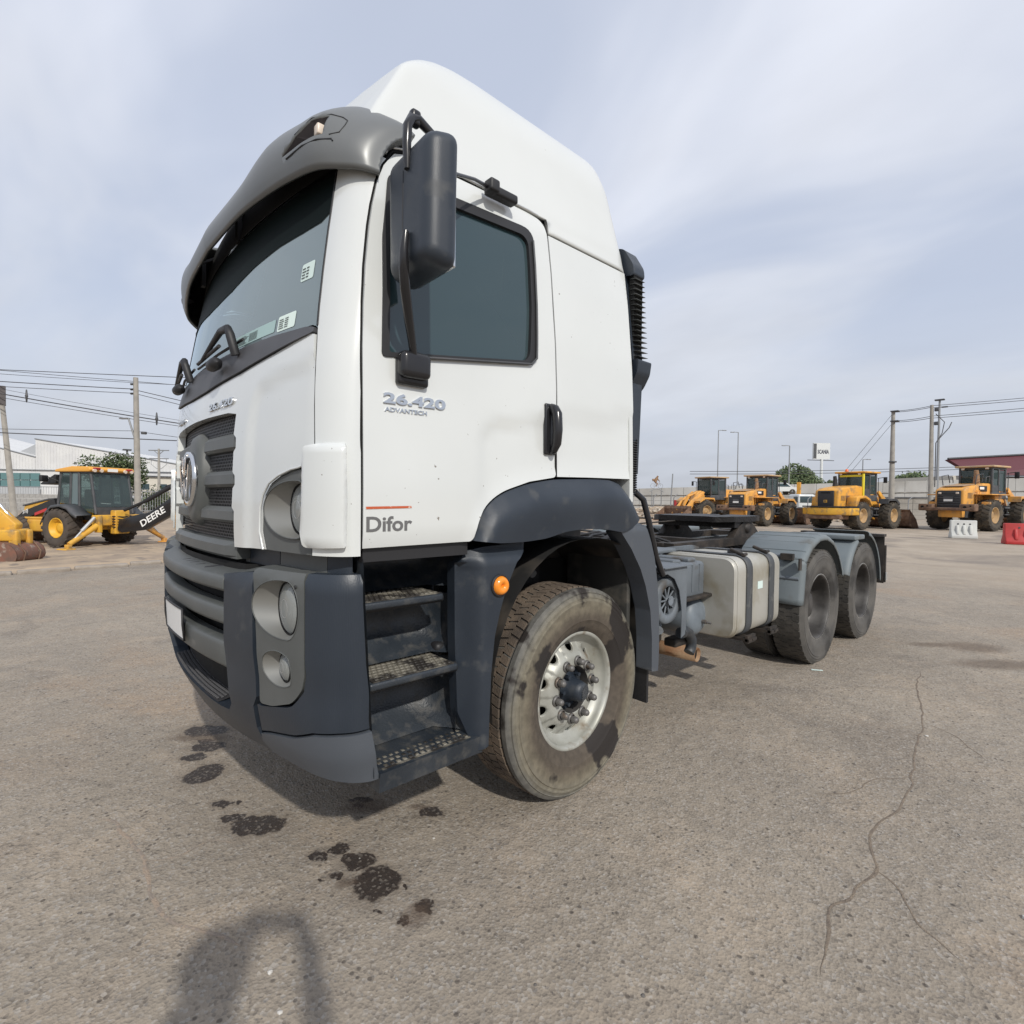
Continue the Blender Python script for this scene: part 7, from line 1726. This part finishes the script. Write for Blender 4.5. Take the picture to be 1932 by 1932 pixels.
W_ = [((-32.28, -1.78, 7.41), (-26.33, 4.76, 7.12), .03), ((-32.28, -1.78, 7.38), (-27.9, 3.02, 6.87), .022), ((-27.9, 3.02, 6.87), (-26.32, 4.75, 6.70), .022), ((-32.27, -1.78, 7.21), (-27.9, 3.02, 6.81), .02), ((-27.9, 3.02, 6.81), (-26.32, 4.75, 6.72), .02),
      ((-32.26, -1.78, 6.85), (-27.98, 2.92, 6.51), .035), ((-27.83, 3.09, 6.44), (-26.53, 4.51, 6.01), .03), ((-32.26, -1.79, 6.61), (-27.98, 2.92, 6.31), .025), ((-27.82, 3.09, 6.26), (-26.55, 4.47, 5.82), .025)]
for i, (p, q_, r) in enumerate(W_):
    first_ = abs(p[0]+32.27) < .1; last_ = abs(q_[0]+26.4) < .3
    p2, q2 = ext(p, q_, -1.2 if first_ else 0, 3.0 if (last_ and not first_) else (1.6 if last_ else 1))
    side = 'left of' if (first_ and not last_) else ('right of' if last_ and not first_ else 'passing over')
    lv = ['topmost cable', 'upper thin cable', 'upper thin cable', 'second thin cable', 'second thin cable', 'thick cable below the pole top', 'thick cable below the pole top', 'lowest insulator cable', 'lowest insulator cable'][i]
    wire(lv+' '+side+' the upright concrete pole', p2, q2, .0 if not first_ else .05, r*.8)
for (p, q_, r, wd_) in [((-32.19, -1.72, 6.46), (-26.6, 4.40, 5.19), .012, 'faint upper'), ((-32.19, -1.72, 6.23), (-26.59, 4.4, 5.04), .035, 'thick middle'), ((-32.18, -1.72, 6.05), (-26.59, 4.4, 4.91), .018, 'thin lower')]:
    wire(wd_+' one of three cables sloping down from the leaning pole to the right', *ext(p, q_, -.12, 2.0), .12, r)
for (p, q_, r) in [((-32.2, -1.8, 4.56), (-27.9, 2.94, 4.51), .016), ((-27.9, 2.94, 4.51), (-26.6, 4.36, 4.28), .016)]:
    wire('thin low cable running '+('left' if p[0] < -30 else 'right')+' from the clamp on the upright concrete pole', *ext(p, q_, -1.2 if p[0] < -30 else 0, 1 if p[0] < -30 else 3), .03, r)
wire('thick low cable just above the warehouse roof line', *ext((-32.2, -1.8, 4.40), (-26.6, 4.36, 4.11), -1.2, 1.8), .05, .032)
for (p, s_) in [((-31.4, -.85, 6.12), .0), ((-27.2, 3.75, 5.10), 0)]:
    b = MB(); b.lathe([(-.32, .0), (-.28, .03), (-.05, .05), (0, .07), (.05, .05), (.28, .03), (.32, 0)], 'z', p, 10); setp(b.build('cable_spacer', MGREY), 'dark spacer hung between two cables '+('near the leaning pole' if p[0] < -30 else 'between the upright pole and the truck'), 'spacer')
# small street lamp and pylon behind the warehouse area
t = setp(empty('street_lamp', (-71.2, 7.17, 0)), 'short twin-headed street lamp rising behind the small tree', 'street lamp')
b = MB(); b.tube([(0, 0, 0), (-.2, 0, 6.5)], .10, 8); b.build('lamp_post', STEELG, t); b = MB(); b.rbox((-.2, 0, 6.6), (.8, .8, .14), .03); b.build('lamp_head', MGREY, t)
t = setp(empty('power_pylon', (-74.7, 10.7, 0)), 'far concrete power pole with two crossarms standing before the warehouse left of the truck', 'pylon')
b = MB(); b.tube([(0, 0, 0), (0, 0, 7.2)], [.20, .13], 6); b.build('shaft', POLEC, t)
for z, l_ in ((7.0, 1.26), (5.98, 1.2)):
    b = MB(); b.tube([(-.67*l_, -.74*l_, z), (.67*l_, .74*l_, z)], .07, 5); b.build('crossarm', STEELG, t)
b = MB(); b.tube([(-.4, -.44, 6.97), (0, 0, 6.45), (.4, .44, 6.97)], .05, 5)
for s_ in (-1, 1): b.tube([(s_*.62, s_*.68, 5.9), (s_*.65, s_*.72, 5.3), (s_*.22, s_*.24, 4.75), (0, 0, 4.7)], .03, 5)
b.build('brace', STEELG, t)
# right-hand poles
t = cpole('concrete_pole', (-7.30, 47.95, 0), (-7.36, 48.0, 8.55), .22, .12, 'slim concrete pole with stay wires right of the yellow loader', square=False)
b = MB(); b.lathe([(0, .0), (0, .26), (.10, .26), (.10, 0)], 'z', (0, 0, 4.6), 12); b.build('collar', MGREY, t)
for z in (8.5, 7.75): b = MB(); b.box((.05, .05, z), (.5, .5, .08)); b.build('bracket', MGREY, t)
t = cpole('concrete_pole', (-4.85, 47.6, 0), (-4.98, 47.67, 8.65), .22, .13, 'concrete pole with looping cables behind the large loader', square=True)
b = MB(); b.tube([(.1, .1, 8.0), (.55, .5, 7.4), (.45, .4, 6.6), (.15, .15, 5.9)], .03, 6); b.tube([(.9, .9, 7.4), (.8, .7, 7.0), (.3, .3, 6.2), (.15, .15, 5.9), (.16, .16, 2.7)], .035, 6); b.build('looped_cable', MGREY, t)
for z in (8.3, 7.3): b = MB(); b.rbox((.15, .1, z), (.25, .2, .25), .03); b.build('insulator', MGREY, t)
for (p, q_, lab) in [((-7.37, 48.01, 8.52), (-4.98, 47.67, 8.60), 'topmost cable between the two right concrete poles'), ((-7.37, 48.01, 8.44), (-4.98, 47.67, 8.50), 'second cable from the top between the two right poles'), ((-7.32, 48.0, 7.78), (-4.96, 47.66, 7.85), 'third cable from the top between the two right poles'), ((-7.32, 48.0, 7.68), (-4.96, 47.66, 7.72), 'lowest cable between the two right concrete poles'),
               ((-4.98, 47.67, 8.60), (6.5, 57.0, 9.9), 'topmost cable from the looped-cable pole to the right edge'), ((-4.98, 47.67, 8.45), (6.5, 57.0, 9.7), 'second cable from the looped-cable pole to the right edge'), ((-4.96, 47.66, 7.85), (6.5, 57.0, 9.2), 'third cable from the looped-cable pole to the right edge'), ((-4.96, 47.66, 7.70), (6.5, 57.0, 8.95), 'lowest cable from the looped-cable pole to the right edge')]:
    wire(lab, p, q_, .06, .028, grp='cables on the right poles')
for (p, q_, wd_) in [((-7.42, 47.95, 8.28), (-11.8, 42.9, .0), 'upper'), ((-7.43, 47.91, 7.53), (-11.6, 43.4, .0), 'lower')]: wire(wd_+' slanting stay wire running down left from the slim concrete pole', p, q_, .0, .018, grp='stay wires of the slim pole')
for z in (0, -.35): wire(('upper' if z == 0 else 'lower')+' of two long low cables crossing behind the wheel loaders', (-33., 64.0, 5.45+z), (6., 107.5, 7.9+z), .5, .05, 16, grp='low cables behind the loaders')
def lamp(x, y, h, ang, lab, r=.11):
    t = setp(empty('street_lamp', (x, y, 0), ang), lab, 'street lamp'); b = MB(); b.tube([(0, 0, 0), (0, 0, h)], [r, r*.7], 8); b.build('lamp_post', STEELG, t)
    b = MB(); b.tube([(0, 0, h), (-.8, 0, h+.05)], .06, 6); b.rbox((-1.0, 0, h+.02), (.7, .28, .14), .05); b.build('lamp_head', STEELG, t)
lamp(-40.2, 86.3, 13.7, math.radians(228), 'tall street lamp, leftmost of those beyond the loaders')
lamp(-37.9, 88.8, 13.4, math.radians(48), 'tall street lamp rising above the second loader roof')
lamp(-31.9, 95.3, 11.2, math.radians(48), 'street lamp standing in front of the larger tree', .13)
lamp(-23.4, 104.7, 9.0, math.radians(228), 'small far street lamp above the yellow loader cab')
t = setp(empty('mast', (-8.9, 76.1, 0)), 'thin grey mast with small floodlights behind the right concrete poles', 'mast')
b = MB(); b.tube([(0, 0, 0), (0, 0, 13.3)], [.16, .10], 8); b.build('shaft', STEELG, t); b = MB(); b.rbox((0, 0, 13.4), (.9, .5, .15), .04); b.rbox((.4, .4, 12.6), (.6, .4, .12), .04); b.build('floodlight', MGREY, t)
t = setp(empty('thin_post', (-21.3, 39.9, 0)), 'thin leaning steel post between the cyclist sculpture and the leftmost loader', 'post')
b = MB(); b.tube([(-.05, -.1, 0), (.05, .1, 3.8)], .05, 6); b.build('shaft', STEELG, t)
t = setp(empty('yellow_post', (-17.65, 58.8, 0)), 'short square yellow post above the light truck', 'post'); b = MB(); b.box((0, 0, 1.8), (.32, .32, 3.6)); b.build('shaft', YEL, t)
# wordmark sign
t = setp(empty('advertising_sign', (-35.1, 121.7, 0)), 'white box sign reading SCANIA on a tall white column', 'sign')
dS = Vector((-34.03+36.33, 122.99-120.48)).normalized(); nS = Vector((dS.y, -dS.x)); LS = 3.45
fs_ = lambda u, v, h: (dS.x*(u-1.85)+nS.x*h, dS.y*(u-1.85)+nS.y*h, v)
b = MB(); b.tube([(0, 0, 0), (0, 0, 10.7)], .28, 12); b.build('column', WHITE, t)
b = MB(); b.prism([(.0, 10.62), (LS, 10.62), (LS, 14.0), (.0, 14.0)], .45, lambda u, v, h: fs_(u, v, h-.225)); pn_ = b.build('sign_box', WHITE, t)
b = MB(); b.prism([(.0, 10.75), (.62, 10.75), (.62, 13.88), (.0, 13.88)], .02, lambda u, v, h: fs_(u, v, .23+h)); b.build('dark_side_band', MGREY, pn_)
lettering('sign_text', 'SCANIA', 1.15, lambda u, v, h: fs_(.85+u, 11.75+v, .232+h), mat('sign_ink', (.03, .035, .06), .5), pn_, bold=.03, depth=.02, width=2.35)
lettering('sign_text_back', 'SCANIA', 1.15, lambda u, v, h: fs_(3.2-u, 11.75+v, -.232-h), mat('sign_ink', (.03, .035, .06), .5), pn_, bold=.03, depth=.02, width=2.35).name = 'sign_text'
b = MB(); b.tube([fs_(-1.1, 10.45, 0), fs_(LS+1.0, 10.35, 0)], .07, 6); b.build('lamp_bar', MGREY, t)
# cyclist sculpture
t = setp(empty('cyclist_sculpture', (-22.15, 38.95, 0), math.atan2(.73, .67)), 'rusty sculpture of a figure riding a bicycle on a metal arch above the fence', 'sculpture')
b = MB(); b.tube([(-.62+1.24*i/10, 0, 2.22+.28*math.sin(PI*i/10)) for i in range(11)], .035, 6); b.tube([(-.4, 0, 0), (-.4, 0, 2.35)], .03, 6); b.tube([(.4, 0, 0), (.4, 0, 2.35)], .03, 6); b.build('arch', STEELG, t)
for x in (-.33, .33):
    b = MB(); b.tube([(x+.2*math.cos(2*PI*k/20), 0, 2.74+.2*math.sin(2*PI*k/20)) for k in range(20)], .014, 5, closed=True); b.build('bicycle_wheel', STEELG, t)
b = MB(); b.tube([(-.33, 0, 2.74), (-.05, 0, 2.72), (.22, 0, 3.0), (-.12, 0, 3.0), (-.05, 0, 2.72)], .015, 5); b.tube([(.33, 0, 2.74), (.24, 0, 3.08)], .015, 5); b.build('bicycle_frame', STEELG, t)
b = MB(); b.tube([(-.14, 0, 3.06), (-.06, 0, 3.30), (.04, 0, 3.48)], [.12, .14, .10], 8); b.tube([(.05, 0, 3.50), (.10, 0, 3.60)], [.08, .07], 8); b.tube([(.02, .02, 3.42), (.16, .02, 3.25), (.27, .02, 3.12)], [.05, .04, .03], 6); b.tube([(-.12, .03, 3.05), (.06, .03, 2.96), (-.02, .03, 2.70)], [.08, .06, .04], 6); b.tube([(-.14, 0, 3.30), (-.36, 0, 3.24)], [.06, .12], 6); b.build('rider', RUST, t)
# ================================================================== TREES
def tree(name, loc, h, cw_, ch, n, leaf, m, lab, seed, trunk_r=.15):
    random.seed(seed); t = setp(empty(name, loc), lab, 'tree'); zc_ = h-ch/2; b = MB(); b.tube([(0, 0, -.1), (.05, .02, h*.4), (0, .05, h*.75)], [trunk_r, trunk_r*.7, trunk_r*.3], 7)
    cl = []
    for k in range(26):
        while True:
            p = Vector((random.uniform(-1, 1), random.uniform(-1, 1), random.uniform(-1, 1)))
            if p.length < 1: break
        p = Vector((p.x*cw_/2*.8, p.y*cw_/2*.8, zc_+p.z*ch/2*.82)); cl.append((p, random.uniform(.16, .30)*cw_))
        if k % 3 == 0: b.tube([(0, 0, h*.3+.2*random.random()*h), tuple(p)], [trunk_r*.4, trunk_r*.1], 5)
    b.build('trunk', mat('bark_brown', (.12, .09, .065), .9), t)
    v = []; f = []; mi = []
    for i in range(n):
        p, r_ = random.choice(cl); d_ = Vector((random.gauss(0, 1), random.gauss(0, 1), random.gauss(0, 1))).normalized()*r_*random.uniform(.55, 1.05); q = p+Vector((d_.x, d_.y, d_.z*.8))
        a = Vector((random.gauss(0, 1), random.gauss(0, 1), random.gauss(0, 1))).normalized(); c = a.orthogonal().normalized(); s_ = leaf*random.uniform(.6, 1.3)
        k = len(v); v += [q-a*s_, q-c*s_*.5, q+a*s_, q+c*s_*.5]; f.append((k, k+1, k+2, k+3)); mi.append(random.randrange(3))
    mobj('crown', v, f, None, t, mats=[m, LEAF2, LEAF3], midx=mi); return t
LEAF1 = mat('leaf_green', (.075, .115, .045), .7); LEAF2 = mat('leaf_light', (.13, .165, .075), .7); LEAF3 = mat('leaf_dark', (.035, .055, .022), .75)
tree('small_tree', (-59.8, 4.75, 0), 5.5, 5.2, 4.3, 9000, .13, LEAF1, 'loose green tree behind the backhoe cab roof', 1, .16)
tree('dense_shrub', (-46.0, 6.4, 0), 2.2, 2.6, 2.0, 1800, .09, LEAF3, 'small dark rounded shrub behind the boom near the steel fence', 2, .08)
tree('broad_tree', (-33.6, 101.0, 0), 8.4, 7.2, 6.2, 7500, .26, LEAF1, 'broad dark green tree beyond the concrete wall', 3, .25)
tree('round_tree', (-36.3, 120.0, 0), 7.0, 5.4, 3.6, 3000, .25, LEAF1, 'small round tree left of the SCANIA column', 4, .2)
tree('round_tree', (-34.3, 123.3, 0), 6.4, 3.4, 3.0, 1500, .25, LEAF3, 'low tree just right of the SCANIA column', 5, .2)
tree('scrub_bush', (-15.5, 98.0, 0), 5.75, 5.0, 1.3, 800, .3, LEAF1, 'dusty bush showing above the wall right of the yellow loader', 6, .15)
# ================================================================== PHOTOGRAPHER (casts the shadow in the foreground)
t = setp(empty('person', (CAM.x, CAM.y, 0)), 'person in dark trousers and jacket holding up a phone with both hands, seen by shadow', 'person')
fh = Vector((CF.x, CF.y, 0)).normalized(); rh = Vector((CR.x, CR.y, 0)).normalized()
def W3(r_, f_, z): return rh*r_+fh*f_+Vector((0, 0, z))
def skin(name, verts, edges, radii, m, parent, lv=2):
    me = bpy.data.meshes.new(name); me.from_pydata(verts, edges, []); me.materials.append(m); o = bpy.data.objects.new(name, me); COL.objects.link(o); o.parent = parent
    o.modifiers.new('skin', 'SKIN'); 
    for i, r_ in enumerate(radii): me.skin_vertices[0].data[i].radius = (r_, r_) if not isinstance(r_, tuple) else r_
    me.skin_vertices[0].data[0].use_root = True
    s_ = o.modifiers.new('sub', 'SUBSURF'); s_.levels = lv; s_.render_levels = lv; o.modifiers['skin'].use_smooth_shade = True; return o
B0 = -.50
vs = [W3(0, B0, .96), W3(0, B0, 1.12), W3(0, B0, 1.30), W3(0, B0+.01, 1.42), W3(0, B0+.03, 1.50), W3(0, B0+.05, 1.60), W3(0, B0+.05, 1.68),
      W3(.18, B0, 1.385), W3(.31, B0+.10, 1.17), W3(.17, B0+.34, 1.34), W3(.105, B0+.455, 1.43),
      W3(-.18, B0, 1.385), W3(-.30, B0+.10, 1.17), W3(-.17, B0+.34, 1.34), W3(-.105, B0+.455, 1.43),
      W3(.10, B0, .90), W3(.12, B0+.02, .50), W3(.13, B0-.02, .09), W3(.15, B0+.14, .035), W3(-.10, B0, .90), W3(-.12, B0+.02, .50), W3(-.13, B0-.02, .09), W3(-.15, B0+.14, .035)]
es = [(0, 1), (1, 2), (2, 3), (3, 4), (4, 5), (5, 6), (3, 7), (7, 8), (8, 9), (9, 10), (3, 11), (11, 12), (12, 13), (13, 14), (0, 15), (15, 16), (16, 17), (17, 18), (0, 19), (19, 20), (20, 21), (21, 22)]
rs = [.15, .14, .155, .12, .055, .095, .07, .07, .055, .042, .032, .07, .055, .042, .032, .095, .065, .045, .04, .095, .065, .045, .04]
skin('body', vs, es, rs, mat('dark_jacket', (.05, .055, .07), .8), t)
b = MB(); b.lathe([(-.11, .0), (-.10, .04), (-.04, .085), (.03, .10), (.09, .085), (.12, .04), (.125, 0)], 'z', tuple(W3(0, B0+.055, 1.635)), 20); b.build('head', mat('skin_tone', (.45, .29, .21), .6), t)
b = MB(); b.lathe([(.02, .105), (.07, .098), (.12, .06), (.135, 0)], 'z', tuple(W3(0, B0+.04, 1.635)), 20); b.build('hair', BLACK, t)
SKN = mat('skin_tone', (.45, .29, .21), .6)
for sg in (1, -1):
    for k in range(4):
        z = 1.475-.024*k; b = MB(); pts = [W3(sg*.105, -.055, 1.435), W3(sg*.100, -.035, z), W3(sg*.088, -.018, z), W3(sg*.070, -.014+.002*k, z-.004)]; b.tube(pts, [.016, .010, .009, .007], 8); b.build('finger', SKN, t)
    b = MB(); b.tube([W3(sg*.10, -.055, 1.43), W3(sg*.085, -.045, 1.41), W3(sg*.065, -.035, 1.405)], [.014, .011, .008], 8); b.build('thumb', SKN, t)
b = MB(); ang = Matrix((( rh.x, fh.x, 0), (rh.y, fh.y, 0), (0, 0, 1))); b.rbox((0, 0, 0), (.165, .009, .078), .004, rot=ang); ph = b.build('mobile_phone', BLACKG)
ph.location = CAM-fh*.026+Vector((0, 0, -.004)); setp(ph, 'black mobile phone held level by the person taking the picture', 'phone')
# drop any shape left without faces, and make sure everything has real scale
for o in list(bpy.data.objects):
    if o.type == 'MESH' and len(o.data.polygons) == 0 and not o.modifiers: bpy.data.objects.remove(o)
